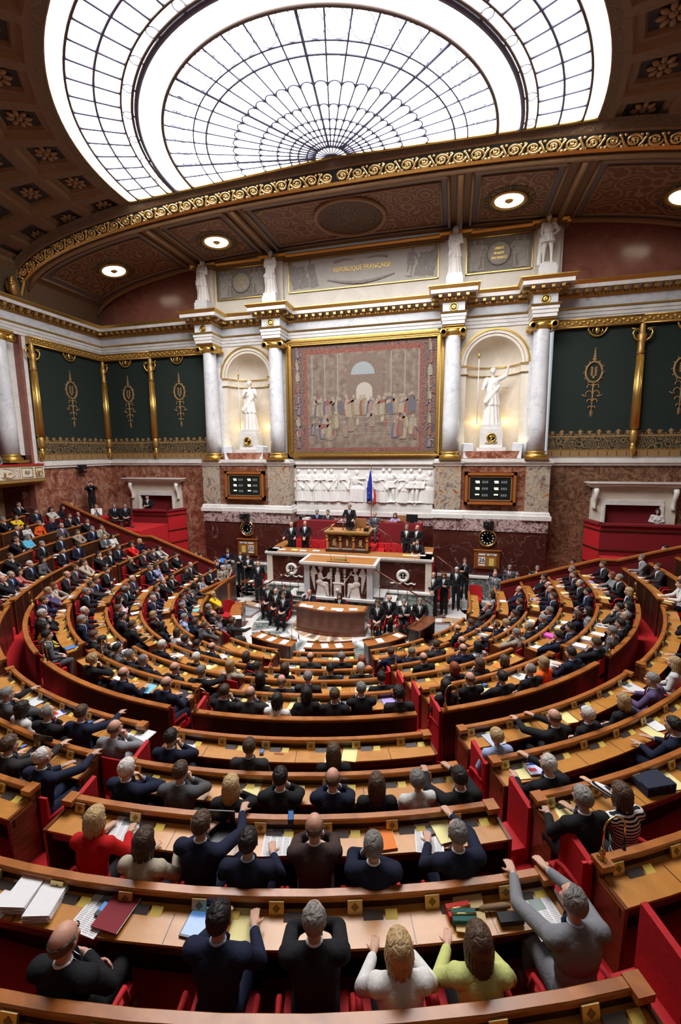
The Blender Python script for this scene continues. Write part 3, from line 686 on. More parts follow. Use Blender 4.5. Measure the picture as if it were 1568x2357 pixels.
PEOPLE="""
0 -77.27 4.58 l f y c -
0 -59.91 4.51 g f d c -
0 -48.22 4.43 o m d l -
0 -41.95 4.36 b m c l -
0 -35.63 4.16 b m D r -
1 -94.07 5.59 k m d x -
1 -87.55 5.45 b f W x -
1 -77.9 5.34 K f G d -
1 -68.68 5.34 b m D f -
1 -62.4 5.38 k m n c -
1 -52.11 5.36 g m n c -
1 -40.59 5.47 g m u l -
1 -34.3 5.39 b m n r -
1 -29.28 5.34 b m G f -
1 55.5 5.53 o m d l -
1 62.22 5.57 b m n l -
1 79.4 5.65 o m D c -
1 91.76 5.76 k f W l -
2 -93.54 6.5 g m D d -
2 -89.8 6.33 b f d d -
2 -79.58 6.27 k m d c -
2 -73.99 6.34 g m d c -
2 -65.99 6.29 b m n l -
2 -61.28 6.33 b f F l -
2 -56.16 6.29 g m n d -
2 -43.25 6.3 l f m c -
2 -34.08 6.37 kl f d d -
2 -27.1 6.26 b f w f -
2 -20.69 6.41 k m d l -
2 -16.5 6.42 k m d l -
2 -12.3 6.42 o m d d -
2 -3.29 6.42 b f n d -
2 10.92 6.26 o m D l -
2 17.6 6.26 g m d l -
2 21.87 6.36 r f s l -
2 28.66 6.26 b m n r -
2 32.9 6.42 g m n f -
2 39.94 6.31 b m D f -
2 46.25 6.42 o m d l -
2 60.11 6.48 b m n r -
2 64.25 6.51 l f w l -
2 70.4 6.56 b m d l -
2 80.55 6.56 b m d l -
2 91.21 6.63 o m n c -
3 -95.98 7.41 k m d c -
3 -91.4 7.43 g m d d y
3 -84.77 7.2 b f u l -
3 -81.04 7.25 g m n d -
3 -70.02 7.23 w m D x p
3 -64.3 7.2 r f d x -
3 -60.05 7.18 Kg m d d -
3 -53.49 7.18 kl f P x -
3 -44.72 7.2 b m d l r
3 -39.19 7.23 k m d d -
3 -32.46 7.18 b m d d -
3 -18.32 7.3 w m d d -
3 -8.73 7.34 w m d l -
3 -2.19 7.34 l f B f -
3 2.96 7.34 k m d l -
3 7.54 7.21 b f d l -
3 15.28 7.34 k m d d -
3 20.31 7.31 w m d l -
3 31.85 7.18 o m d l -
3 40.36 7.21 o m n f -
3 44.33 7.18 k f F d -
3 54.38 7.36 g m B f -
3 59.28 7.39 g m d d -
3 65.25 7.44 g m d l -
3 70.84 7.46 g m n l -
3 81.28 7.51 b m d l -
3 86.69 7.55 o m n d -
3 90.25 7.55 o m d d -
3 96.37 7.55 k m d c -
4 -97.31 8.4 k f w c -
4 -93.15 8.21 k m D c -
4 -90.14 8.34 b m D d r
4 -83.15 8.17 l f d c -
4 -71.78 8.21 b m d x -
4 -63.4 8.16 b m n d b
4 -60.06 8.18 b m D r -
4 -54.78 8.15 g m d d -
4 -41.38 8.1 w m d d -
4 -36.73 8.18 g m n l b
4 -27.56 8.22 b m d c -
4 -24.3 8.26 k m D f -
4 -19.5 8.22 k m G l -
4 -15.99 8.26 g m d c -
4 -12.73 8.26 g m d c -
4 -6.79 8.26 o m d l -
4 -2.66 8.26 g m d r -
4 5.75 8.1 k f d l -
4 9.04 8.26 o m d l -
4 12.34 8.1 g m D l -
4 22.15 8.26 k m d d -
4 33.23 8.1 r f d l -
4 37.3 8.2 bl f d f -
4 41.17 8.26 b f d l -
4 54.6 8.29 k m n c -
4 59.34 8.31 k m n l -
4 67.22 8.21 b f n c -
4 70.58 8.4 k f c l -
4 81.16 8.41 k m n l b
4 86.75 8.37 g m d d -
4 93.37 8.44 b m d d -
4 97.72 8.53 g m d d -
5 -96.43 9.32 l f n d -
5 -92.45 9.2 k f r c -
5 -87.55 9.23 b m d d b
5 -83.05 9.06 b f d l -
5 -80.1 9.18 k m d c -
5 -72.84 9.05 b m B c -
5 -68.75 9.1 b m D d p
5 -63.48 9.02 o m d d r
5 -56.77 9.02 r f B c -
5 -53.79 9.05 l f p c -
5 -46.68 9.04 b m n d b
5 -39.13 9.04 w m d f -
5 -33.72 9.02 k f y l -
5 -28.55 9.11 k m G l -
5 -16.55 9.02 lc f d f -
5 -9.19 9.18 o m n d -
5 -3.04 9.18 o m n d -
5 4.06 9.18 b m d f -
5 6.99 9.18 o m D f -
5 9.92 9.18 k f w l -
5 12.88 9.02 k f d d -
5 15.84 9.18 b m d f -
5 18.8 9.02 g m d f -
5 22.6 9.18 kc m D l -
5 28.36 9.02 k f d l -
5 31.35 9.02 o m d c -
5 34.88 9.18 k m d c -
5 39.02 9.18 g m d l -
5 42.47 9.02 l f o l -
5 46.92 9.18 k m n d -
5 52.38 9.2 b m d c -
5 58.04 9.21 g m G l -
5 61.68 9.25 k m d l -
5 65.4 9.27 g m d l -
5 69.04 9.15 k m D f -
5 71.95 9.3 k f d c -
5 79.72 9.39 ll f d l -
5 86.79 9.44 g m d d -
5 89.65 9.37 r f c d -
5 96.85 9.45 b m d d -
7 -105.52 10.81 k m G d -
7 -95.93 10.63 k f w l -
7 -92.94 10.62 g m G x -
7 -83.64 10.51 K m n l b
7 -78.99 10.5 k m d l b
7 -72.78 10.5 k f G l -
7 -68.76 10.5 w m d l b
7 -64.42 10.5 k f s d -
7 -61.86 10.5 g m n d -
7 -59.29 10.5 o m d c -
7 -55.84 10.66 b m n d E
7 -37.71 10.5 b m d d E
7 -25.96 10.5 k f p l E
7 -23.39 10.5 k f p l -
7 -17.32 10.66 g m d r E
7 -13.93 10.61 g m G c -
7 -11.05 10.66 K f w l -
7 -7.87 10.64 g m d c -
7 -5.28 10.51 b m n r -
7 -1.13 10.66 o m c f -
7 3.72 10.66 k m n f -
7 9.8 10.66 b m D l -
7 15.73 10.66 bl f d l -
7 27.85 10.66 l f u l -
7 33.24 10.66 o m d r -
7 36.42 10.66 w f d l -
7 40.82 10.66 l f d l -
7 46.0 10.66 g m p d -
7 52.01 10.56 ll f w l -
7 58.26 10.66 b m d d E
7 67.28 10.62 b m d f E
7 81.96 10.72 k m w d r
7 92.25 10.79 b m D d -
7 99.89 10.77 g m c r -
8 -103.02 11.59 g m d d b
8 -97.14 11.46 b m B d -
8 -94.15 11.44 g m n l b
8 -89.18 11.43 b m B c -
8 -83.79 11.29 b m d l b
8 -78.85 11.28 g m d l -
8 -70.56 11.32 b m d c r
8 -65.95 11.36 k f w d -
8 -8.0 11.53 k m n d E
8 -5.32 11.52 b m D r -
8 -2.19 11.55 w m n r -
8 3.49 11.43 w m n c -
8 6.78 11.43 b m G f -
8 9.92 11.51 ll f d f -
8 12.68 11.44 k m d f -
8 15.63 11.46 o m n f -
8 18.16 11.43 bl f d l -
8 20.51 11.43 g f w l -
8 22.85 11.57 k m d r -
8 28.33 11.59 w m d r -
8 38.87 11.59 k m n d E
8 92.73 11.71 b m d l E
8 103.81 11.71 k m d r b
9 -101.5 12.3 k f Y l -
9 -97.48 12.21 b m d c k
9 -89.39 12.28 g m G l p
9 -80.38 12.11 g f a x -
9 -77.48 12.07 b m d c b
9 4.93 12.32 l f r d -
9 7.75 12.48 b f B d -
9 9.92 12.32 b m n r -
9 12.21 12.48 k m n d -
9 14.9 12.32 o m m f -
9 17.3 12.48 g m n c -
9 20.88 12.48 g m n r -
9 27.33 12.32 g m d d -
9 29.55 12.32 b f S r -
10 -100.07 13.14 o m d d -
10 -96.89 13.14 b m d d r
10 -90.64 13.06 l f n l -
10 -87.65 13.05 g f o l -
10 -84.72 13.0 k f w l -
10 -82.64 13.01 b m d l r
10 -74.69 12.88 b m d l E
10 7.77 13.38 o m d x -
10 12.11 13.22 k m n d -
10 15.11 13.22 g m d f -
10 17.61 13.38 lb f w d -
10 19.97 13.38 bl f Y d -
10 23.37 13.27 g m c r -
11 -103.01 13.93 o m d l b
11 -99.81 13.93 k f d l -
11 -95.63 13.91 k f w c -
11 -89.94 13.77 b m d l -
11 -85.51 13.65 k f y c -
11 -83.54 13.79 g f d c -
12 -96.78 14.69 b m d c -
12 -93.78 14.53 b m n c b
12 -89.7 14.63 b m d c -
"""
ITEMS="""
10 2.94 0.163 paper w 10
10 3.56 0.13 stack w 20
10 4.65 0.149 stack w 25
10 6.77 0.13 newspaper w 12
10 7.54 0.13 folder m 15
10 6.9 0.13 phone k 30
10 10.69 0.137 tablet w 70
10 12.41 0.13 pad y 3
9 4.96 0.13 newspaper w 15
9 12.91 0.13 newspaper w 2
9 9.86 0.13 laptop k 0
9 9.72 0.147 phone w 5
9 18.12 0.13 folder o -3
9 20.42 0.174 newspaper w -5
9 20.48 0.15 phone w 80
10 20.76 0.134 envelope e -8
10 20.36 0.13 pouch r -5
10 20.46 0.187 pouch t -5
10 21.71 0.143 umbrella B 60
10 23.44 0.218 newspaper w -18
10 22.14 0.235 box k 80
7 17.05 0.172 pad y 0
7 9.75 0.145 phone u 5
7 11.2 0.166 pen k 60
7 3.38 0.24 paper w 0
7 29.58 0.204 folder c -8
7 38.01 0.172 pad y -20
8 42.12 0.13 paper w -25
8 28.46 0.13 pad y -12
8 29.61 0.13 magazine u -15
9 21.26 0.13 pad y -10
9 34.12 0.13 bag n -30
9 35.48 0.16 pad y -30
7 48.55 0.2 newspaper w -30
9 28.1 0.132 pad y -20
7 15.62 0.24 pad y 5
8 10.33 0.13 pad y 15
8 16.07 0.13 paper w 0
7 -15.78 0.13 newspaper w 35
7 -11.63 0.13 magazine u 30
7 -16.79 0.24 pad y 30
7 -2.78 0.13 paper w 15
7 -1.35 0.13 folder w 25
8 -6.56 0.13 laptop k 30
8 -8.26 0.13 phone k 30
7 -7.59 0.13 phone k 30
3 7.52 0.16 folder o 2
2 10.12 0.13 folder k 0
3 6.66 0.13 stack y 0
2 5.46 0.13 paper w 0
5 3.55 0.13 pad y 8
5 11.12 0.13 pad y 3
5 12.04 0.13 paper w 0
5 22.51 0.13 folder p -3
5 22.38 0.13 phone k -5
4 21.57 0.13 pad y -2
1 16.95 0.13 paper w 0
0 18.59 0.195 paper w 0
0 4.14 0.227 paper w 8
0 11.86 0.182 paper w 0
0 -22.86 0.24 paper w 15
0 -16.18 0.194 paper w 15
0 -8.68 0.238 paper w 15
0 39.45 0.24 paper w -10
0 50.68 0.24 paper w -12
3 16.85 0.13 folder n 0
3 11.0 0.13 paper w 10
4 19.84 0.18 paper w 0
5 8.24 0.13 paper w 0
2 32.77 0.13 paper w -8
4 35.4 0.13 folder y -8
4 44.3 0.162 paper o -10
5 35.22 0.24 pad y -12
5 41.85 0.167 newspaper w -25
5 48.32 0.13 folder a -30
5 48.55 0.13 newspaper w -30
5 35.65 0.13 phone k 10
5 35.89 0.13 phone m 10
2 92.42 0.141 paper w 10
3 89.77 0.206 magazine w -35
3 84.69 0.13 pad y -30
2 69.61 0.184 paper w -10
2 70.6 0.13 paper o -10
2 62.91 0.137 paper w -10
3 64.21 0.13 stack o -25
3 73.54 0.13 paper w -20
3 69.86 0.13 pad y -25
4 61.61 0.153 stack P -20
4 55.71 0.13 paper w -15
4 70.74 0.13 paper w -40
4 67.84 0.164 paper w -30
4 90.52 0.24 pad y -40
4 95.06 0.24 paper w -40
5 93.97 0.13 folder p -30
5 68.21 0.208 newspaper w -25
5 64.22 0.207 paper w -15
5 60.17 0.157 stack w -25
5 56.77 0.15 stack w -20
5 92.35 0.24 pad y -20
5 90.42 0.24 paper w -30
5 83.89 0.24 pad y -10
5 98.99 0.24 pad y -35
7 99.37 0.24 paper w -30
7 103.75 0.24 paper w -30
7 95.46 0.24 paper w -30
7 84.63 0.24 pad y -40
7 81.72 0.24 pad y -40
5 -49.53 0.145 paper w -5
4 -71.52 0.24 paper w -15
4 -64.8 0.24 folder w -20
5 -58.39 0.207 newspaper w -30
3 -52.12 0.13 paper w -5
3 -41.45 0.13 paper w -15
4 -34.2 0.13 pad y -5
4 -28.94 0.13 folder w 20
4 -29.87 0.13 folder w 20
5 -29.91 0.185 tablet k -5
4 -79.09 0.13 pad y -10
3 -59.63 0.13 paper w -5
2 -70.72 0.214 paper w -15
2 -58.51 0.13 paper w -5
1 -66.27 0.13 paper w 0
1 -61.48 0.13 paper w 0
2 -88.34 0.24 folder r -25
2 -85.61 0.24 paper w -20
2 -92.23 0.24 pad y -15
3 -71.37 0.24 paper w -5
1 -61.25 0.13 folder a -10
0 -53.18 0.24 paper w 15
0 -37.73 0.24 paper w 20
0 -55.61 0.24 paper w 15
5 -17.49 0.13 pad y 25
5 -14.66 0.13 paper w 30
3 -18.92 0.13 paper w 30
3 -19.74 0.13 paper w 30
2 -18.52 0.13 paper w 10
2 -13.93 0.13 folder w 20
3 -9.77 0.13 pad y 25
4 -2.97 0.13 pad y 10
5 -8.73 0.24 folder a 30
5 -3.47 0.197 folder k 50
4 -25.42 0.24 newspaper w 25
7 -101.21 0.13 paper w -15
5 -105.76 0.24 paper w -15
7 -81.68 0.13 paper w -12
8 -78.52 0.13 paper w -12
8 -80.6 0.24 paper w -12
5 -74.2 0.24 pad y -15
7 -77.9 0.24 paper w -10
8 -72.48 0.24 paper w -5
7 -69.83 0.24 pad y -10
7 -63.66 0.24 paper w 0
8 -82.26 0.13 paper w -15
9 -90.44 0.13 paper w -10
8 -99.46 0.13 paper w -10
8 -105.65 0.24 paper w -10
9 -92.81 0.24 paper w -12
7 -59.39 0.24 newspaper w -60
7 -44.81 0.13 paper w -60
8 41.06 0.24 pad y -30
"""
LAMPS="""
6 -24.36
6 1.55
6 27.21
3 28.44
3 3.32
6 53.74
3 55.17
10 26.81
6 80.92
3 81.27
0 37.22
0 50.86
0 -6.16
6 -50.85
5 -20.84
4 -61.77
"""
EMPTIES="""
7 -91.72
4 -84.98
4 -96.75
9 -87.02
8 -76.22
8 -84.51
8 -80.13
7 -85.42
4 -71.39
3 -81.49
7 -98.07
9 -93.46
3 -87.36
7 87.97
4 79.03
9 2.95
"""
# ---------------------------------------------------------------- bodies: overlapping limbs fused into one skin
def fuse(name, prims, vox=.012, smooth=6, mat=None, extra=None):
    mb=MB()
    for p in prims:
        if p[0]=='c':
            a,b=Vector(p[1]),Vector(p[2]); ra,rb=p[3],p[4]; L=(b-a).length
            k=5; pts=[];rs=[]
            d=(b-a)/max(L,1e-6)
            for i in range(4): 
                th=PI/2*(1-i/4); pts.append(a-d*ra*math.sin(th)); rs.append(max(.002,ra*math.cos(th)))
            for i in range(k+1): pts.append(a+(b-a)*i/k); rs.append(ra+(rb-ra)*i/k)
            for i in range(1,5):
                th=PI/2*i/4; pts.append(b+d*rb*math.sin(th)); rs.append(max(.002,rb*math.cos(th)))
            mb.tube(pts,rs,14)
        elif p[0]=='m': mb.add(p[1].v,p[1].f)
        else:
            mb.ball(p[1],p[2],18,rot=(Euler(p[3]).to_matrix() if len(p)>3 else None))
    me=mb.mesh(name+'_raw'); ob=bpy.data.objects.new(name+'_raw',me); COL.objects.link(ob)
    m=ob.modifiers.new('r','REMESH'); m.mode='VOXEL'; m.voxel_size=vox; m.use_smooth_shade=True
    if smooth:
        m=ob.modifiers.new('s','SMOOTH'); m.iterations=smooth; m.factor=.5
    dg=bpy.context.evaluated_depsgraph_get(); dg.update()
    out=bpy.data.meshes.new_from_object(ob.evaluated_get(dg)); out.name=name
    bpy.data.objects.remove(ob); bpy.data.meshes.remove(me)
    out.materials.clear()
    if mat: out.materials.append(mat)
    if extra: merge(out,extra)
    return out
def merge(me, mb):
    """append the small features of MB (eyes, brows, mouth) to a fused mesh"""
    m2=mb.mesh('tmp'); base=len(me.materials)
    for m in m2.materials: me.materials.append(m)
    bm=bmesh.new(); bm.from_mesh(me); n=len(bm.faces); bm.from_mesh(m2); bm.faces.ensure_lookup_table()
    for f in bm.faces[n:]: f.material_index+=base; f.smooth=True
    bm.to_mesh(me); bm.free(); bpy.data.meshes.remove(m2)
def mirx(p): return Vector((-p[0],p[1],p[2]))
def hand(wr, d, n, side, curl=.5, spread=.12, s=1.0):
    """palm, four fingers and a thumb. d: finger direction, n: back-of-hand direction"""
    d=Vector(d).normalized(); n=Vector(n); n=(n-d*n.dot(d)).normalized(); l=d.cross(n)*side   # towards the thumb
    wr=Vector(wr); P=[('c',wr,wr+d*.03*s,.024*s,.026*s)]
    for q in (-.026,-.009,.009,.026): P.append(('c',wr+d*.02*s+l*q*.7*s,wr+d*.085*s+l*q*s,.0145*s,.0125*s))
    for q,L in ((-.029,.060),(-.010,.076),(.010,.080),(.029,.070)):
        b=wr+d*.088*s+l*q*s; sd=(d+l*q*spread*20).normalized(); p=b
        for j,(fr,rd) in enumerate(((.45,.0092),(.32,.0084),(.25,.0074))):
            ang=curl*(.5+.7*j); dd=(sd*math.cos(ang)-n*math.sin(ang)); e=p+dd*L*fr*s; P.append(('c',p,e,rd*s,rd*.93*s)); p=e
    b=wr+d*.030*s+l*.026*s; t1=(d*.55+l*.8-n*.35).normalized(); m_=b+t1*.036*s; t2=(d*.9+l*.35-n*.35).normalized(); P+= [('c',b,m_,.0125*s,.0110*s),('c',m_,m_+t2*.034*s,.0100*s,.0088*s)]
    return P
def head(c, s=1.0, fem=False):
    c=Vector(c); g=lambda x,y,z: c+Vector((x,y,z))*s
    j=.92 if fem else 1.0
    P=[('e',g(0,-.012,.035),(.076*s,.095*s,.088*s)),('e',g(0,.022,-.035),(.060*s*j,.072*s,.082*s)),('e',g(0,.045,-.082),(.036*s*j,.036*s,.028*s)),
       ('c',g(0,.090,.012),g(0,.106,-.028),.008*s,.015*s),('e',g(0,.083,.036),(.052*s,.014*s,.010*s)),('e',g(0,.088,-.058),(.024*s,.012*s,.011*s)),
       ('e',g(.036,.070,-.018),(.024*s,.022*s,.022*s)),('e',g(-.036,.070,-.018),(.024*s,.022*s,.022*s))]
    for q in (-1,1): P+= [('e',g(q*.079,-.006,-.004),(.009*s,.019*s,.031*s),(0,0,q*.3))]
    return P
def face_bits(c, s=1.0):
    c=Vector(c); e=MB()
    for q in (-1,1):
        e.ball(c+Vector((q*.031,.0855,.014))*s,(.012*s,.006*s,.0065*s),8,X['eye'])
        e.tube([c+Vector((q*.015,.094,.036))*s,c+Vector((q*.032,.093,.041))*s,c+Vector((q*.050,.080,.036))*s],.0042*s,5,X['eye'])
    e.tube([c+Vector((-.024,.088,-.056))*s,c+Vector((0,.0985,-.055))*s,c+Vector((.024,.088,-.056))*s],[.002*s,.0045*s,.002*s],5,X['lip'])
    return e
def hair_mesh(name, style, c=(0,0,0), s=1.0):
    """closed cap that dives under the skin outside the hair line"""
    c=Vector(c); mb=MB(); nu,nv=40,26; vs=[]
    rnd=random.Random(hash(style)%999 if False else sum(map(ord,style)))
    ph=[rnd.uniform(0,6) for _ in range(6)]
    for i in range(nv+1):
        a=PI*i/nv
        for j in range(nu):
            b=2*PI*j/nu; x,y,z=math.sin(a)*math.cos(b),math.sin(a)*math.sin(b),math.cos(a)
            fwd=y
            line=-.05+ .62*max(0,fwd)**1.5*1.0 + (-.42 if fwd<-.2 else -.42*max(0,(.35-fwd)/.55) if fwd<.35 else 0)
            if style=='bald': cov = (-.50-.0*fwd < z < .28-.25*max(0,fwd)) and fwd<.30
            elif style=='receding': cov = z>line+.10 and not (fwd>.15 and z>.1 and z<.93)
            else: cov = z>line
            th=.010
            if style=='curly': th=.026+.010*math.sin(b*9+ph[0])*math.sin(a*11+ph[1])
            elif style in('bob','long','tail'): th=.020
            elif style=='bald': th=.006
            elif style=='full': th=.018
            w=1.0+ (th if cov else -.16*.10)/.09
            w+=.012*math.sin(b*17+ph[2]+3*a)+.008*math.sin(b*31+ph[3])
            if not cov: w=.86
            ctr=Vector((0,-.012,.030)); sc=Vector((.079,.099,.093))
            vs.append(c+(ctr+Vector((x*sc.x,y*sc.y,z*sc.z))*w)*s)
    fs=[(i*nu+j,(i+1)*nu+j,(i+1)*nu+(j+1)%nu,i*nu+(j+1)%nu) for i in range(nv) for j in range(nu)]
    mb.add(vs,fs,X['hair'],True)
    g=lambda x,y,z: c+Vector((x,y,z))*s
    if style in('bob','long'):
        low=-.13 if style=='bob' else -.30
        for k in range(15):
            t=k/14; an=PI*(1.06+.88*t)-PI*0; an=PI*(.93+1.14*t)
            x=math.cos(an); y=math.sin(an)
            top=g(.070*x,.085*y-.01,.05); mid=g(.088*x,.095*y-.012,-.04); bot=g(.080*x*(1 if style=='bob' else .95),.088*y-.02-(0 if style=='bob' else .03),low+.03*math.sin(k*2.3))
            mb.tube([top,(top+mid)/2*1.0,mid,bot],[.018*s,.024*s,.024*s,.010*s],7,X['hair'])
    if style=='tail':
        mb.ball(g(0,-.115,.03),(.025*s,.025*s,.025*s),8,X['hair']); mb.tube([g(0,-.115,.03),g(0,-.150,-.02),g(.01,-.140,-.10)],[.022*s,.026*s,.008*s],8,X['hair'])
    return mb.mesh(name)
# seated figure, facing +Y, origin on the floor below the hips; head centre 1.23 above
SEAT=dict(sh=(.175,-.01,1.015),neck=(0,.0,1.10),head=(0,.035,1.235))
def arms(pose):
    """elbow, wrist, finger direction, back of hand, curl - right arm then left arm (x mirrored for left)"""
    lap=((.255,.03,.775),(.12,.24,.665),(-.6,.75,-.15),(.1,.2,1),.5)
    desk=((.265,.15,.81),(.15,.37,.79),(-.25,1,-.06),(0,0,1),.25)
    chin=((.20,.34,.80),(.085,.17,.995),(-.35,-.25,.9),(.4,.8,.1),1.1)
    crossR=((.245,.10,.80),(-.03,.235,.83),(-1,.05,.05),(0,1,.2),.5); crossL=((.245,.10,.79),(-.02,.215,.785),(-1,.15,.1),(0,1,.2),.6)
    reach=((.26,.33,.90),(.16,.565,.875),(-.15,1,-.05),(0,0,1),.3)
    clasp=((.185,.36,.795),(.052,.235,.995),(-.45,-.1,1),(.8,.6,0),.9)
    desk2=((.21,.22,.80),(-.04,.33,.80),(-1,.25,-.05),(0,0,1),.3)
    return {'l':(lap,lap),'d':(desk,desk),'c':(chin,desk2),'C':(desk2,chin),'x':(crossR,crossL),'r':(reach,desk),'R':(reach,reach),'f':(clasp,clasp)}[pose]
def build_pose(key, pose, fem=False, vox=.0115, stand=False):
    s=.94 if fem else 1.0; w=.90 if fem else 1.0
    lean=.05 if pose in('r','R','f','d') else 0.0
    U=Vector((0,lean,0))
    up=.48 if stand else 0.0          # torso lifted when standing
    T=lambda p: Vector((p[0],p[1]+ (lean*max(0,(p[2]-.55)/.6)),p[2]+up))
    sh=T((.186*w,-.01,1.01)); hd=T((0,.035,1.215)); 
    body=[]; jac=[]; tro=[]
    # trunk
    trunk=[('e',T((0,-.01,.89)),(.166*w,.105,.175)),('e',T((0,0,.72)),(.135*w,.100,.15)),('e',T((0,-.01,.58)),(.150*w if not fem else .15,.110,.10)),('c',T((-.14*w,-.01,1.005)),T((.14*w,-.01,1.005)),.058,.058)]
    body+=trunk; body+=[('c',T((0,-.005,1.03)),T((0,.018,1.16)),.050*(.85 if fem else 1),.047*(.85 if fem else 1))]
    body+=head(hd,1.0,fem)
    for p in trunk:
        if p[0]=='e': jac.append(('e',p[1]+Vector((0,-.004,0)),tuple(q+.020 for q in p[2])))
        else: jac.append(('c',p[1],p[2],.074,.074))
    jac.append(('e',T((0,-.028,1.055)),(.10*w,.058,.055)))
    if fem:
        for q in (-1,1): jac.append(('e',T((q*.07,.08,.88)),(.06,.055,.06)))
    A=arms(pose) if not stand else {'l':( ((.25,-.02,.79),(.05,.20,.62),(-.5,.5,-.6),(0,1,.4),.6),)*2,
        'x':arms('x'),'d':( ((.245,.02,.79),(.10,.26,.80),(-.5,.8,.1),(0,.2,1),.8),)*2,'c':(arms('c')[0] and ((.20,.16,.86),(.05,.15,1.03),(-.3,-.2,.9),(.3,.9,0),.9), arms('x')[1]),
        'p':( ((.24,.20,.95),(.09,.17,1.13),(-.3,-.2,.9),(.8,.5,0),1.0),)*2, 'b':( ((.24,-.04,.76),(.20,.03,.52),(0,.1,-1),(1,0,0),.3),)*2,
        'g':( ((.28,.12,.78),(.24,.38,.72),(0,1,-.2),(0,0,1),.4),)*2}[pose]
    for side,(el,wr,fd,bn,cu) in zip((1,-1),A):
        q=(lambda p: Vector((p[0]*side*w if False else p[0]*side,p[1],p[2])))
        S_=Vector((sh.x*side,sh.y,sh.z)); E=q(el)+Vector((0,0,up)); Wr=q(wr)+Vector((0,0,up))
        if not stand and pose in('r','R') : E+=Vector((0,.04,0)); Wr+=Vector((0,.05,0))
        ff=Vector((fd[0]*side,fd[1],fd[2])); nb=Vector((bn[0]*side,bn[1],bn[2]))
        body+= [('c',S_,E,.046,.037),('c',E,Wr,.037,.024)]; body+=hand(Wr+(Wr-E).normalized()*.012,ff,nb,side,cu,s=.95 if fem else 1.05)
        cuff=Wr-(Wr-E).normalized()*.025
        jac+= [('e',S_,(.075,.080,.070)),('c',S_,E,.066,.056),('c',E,cuff,.057,.042)]
    # legs
    if stand:
        for q in (-1,1):
            h=Vector((q*.085,0,.98)); k=Vector((q*.095,.01,.52)); a=Vector((q*.10,-.02,.09))
            body+= [('c',h,k,.080,.055),('c',k,a,.052,.034),('c',a+Vector((0,-.02,-.04)),a+Vector((q*.02,.13,-.055)),.034,.028)]
            tro+= [('c',h+Vector((0,0,.02)),k,.098,.072),('c',k,a+Vector((0,0,-.01)),.072,.060)]
        tro.append(('e',(0,-.01,1.02),(.165,.125,.11)))
    else:
        for q in (-1,1):
            h=Vector((q*.085,-.02,.53)); k=Vector((q*.115,.40,.53)); a=Vector((q*.115,.36,.10))
            body+= [('c',h,k,.075,.055),('c',k,a,.052,.034),('c',a+Vector((0,-.03,-.045)),a+Vector((q*.01,.13,-.06)),.034,.028)]
            tro+= [('c',h,k,.094,.074),('c',k,a+Vector((0,0,-.01)),.072,.055)]
        tro.append(('e',(0,-.03,.55),(.172,.135,.10)))
    me={}
    hb=face_bits(hd)
    me['body']=fuse('body_'+key,body,vox*.8,3,X['skin'],hb)
    me['jacket']=fuse('jacket_'+key,jac,vox*1.15,4,X['cloth'])
    me['trousers']=fuse('trousers_'+key,tro,vox*1.5,4,X['cloth'])
    # feet
    sf=MB()
    for q in (-1,1):
        a=Vector((q*.115,.36,.10)) if not stand else Vector((q*.10,-.02,.09))
        sf.ball(a+Vector((q*.008,.055,-.055)),(.043,.125,.042),10,X['shoe'])
    me['shoes']=sf.mesh('shoes_'+key)
    # shirt front and collar, tie
    sb=MB()
    v=[T((-.045,.085,1.075)),T((.045,.085,1.075)),T((.0,.128,.80))]
    yy=lambda z: .098+.018*max(0,(1.03-z)/.25)
    pts=[]
    for z,wd in ((1.085,.052),(1.04,.060),(.98,.046),(.90,.027),(.82,.008)):
        for k in range(5):
            u=-1+.5*k; pts.append(T((u*wd,yy(z)+.016-.018*abs(u)+(-.035 if z>1.07 else -.012 if z>1.03 else 0),z)))
    sb.add(pts+[p+Vector((0,-.03,0)) for p in pts],[(5*i+j,5*i+j+1,5*i+6+j,5*i+5+j) for i in range(4) for j in range(4)]+[(25+5*i+j,25+5*i+5+j,25+5*i+6+j,25+5*i+j+1) for i in range(4) for j in range(4)],X['shirt'],True)
    ring_=[T((.053*math.cos(a_),.002+.052*math.sin(a_),1.092-.014*math.sin(a_))) for a_ in [2*PI*k/16 for k in range(17)]]
    sb.tube(ring_,.0085,7,X['shirt'])
    for side,(el,wr,fd,bn,cu) in zip((1,-1),A):
        E=Vector((el[0]*side,el[1],el[2]+up)); Wr=Vector((wr[0]*side,wr[1],wr[2]+up))
        if not stand and pose in('r','R'): E+=Vector((0,.04,0)); Wr+=Vector((0,.05,0))
        dd=(Wr-E).normalized(); sb.tube([Wr-dd*.035,Wr-dd*.002],.034,10,X['shirt'])
    me['shirt']=sb.mesh('shirt_'+key)
    tb_=MB(); P_=[T((0,yy(z)+.024+(-.035 if z>1.07 else -.008 if z>1.03 else 0),z)) for z in (1.085,1.06,.98,.90,.81)]
    tb_.tube(P_,[.015,.012,.017,.021,.010],6,X['cloth']); me['tie']=tb_.mesh('tie_'+key)
    me['head']=hd
    return me
POSES={}
def get_pose(pose,fem,stand):
    k=('f' if fem else 'm')+('s' if stand else 'i')+pose
    if k not in POSES: POSES[k]=build_pose(k,pose,fem,stand=stand)
    return POSES[k],k
HAIRS={}
def get_hair(style,hd,key):
    k=(style,tuple(round(v,3) for v in hd))
    if k not in HAIRS: HAIRS[k]=hair_mesh('hair_'+style,style,hd)
    return HAIRS[k]
HC={'b':(.075,.042,.024),'k':(.014,.011,.010),'g':(.21,.20,.19),'w':(.58,.56,.53),'l':(.42,.29,.14),'r':(.24,.055,.022),'o':(.11,.075,.05),'K':(.010,.009,.009)}
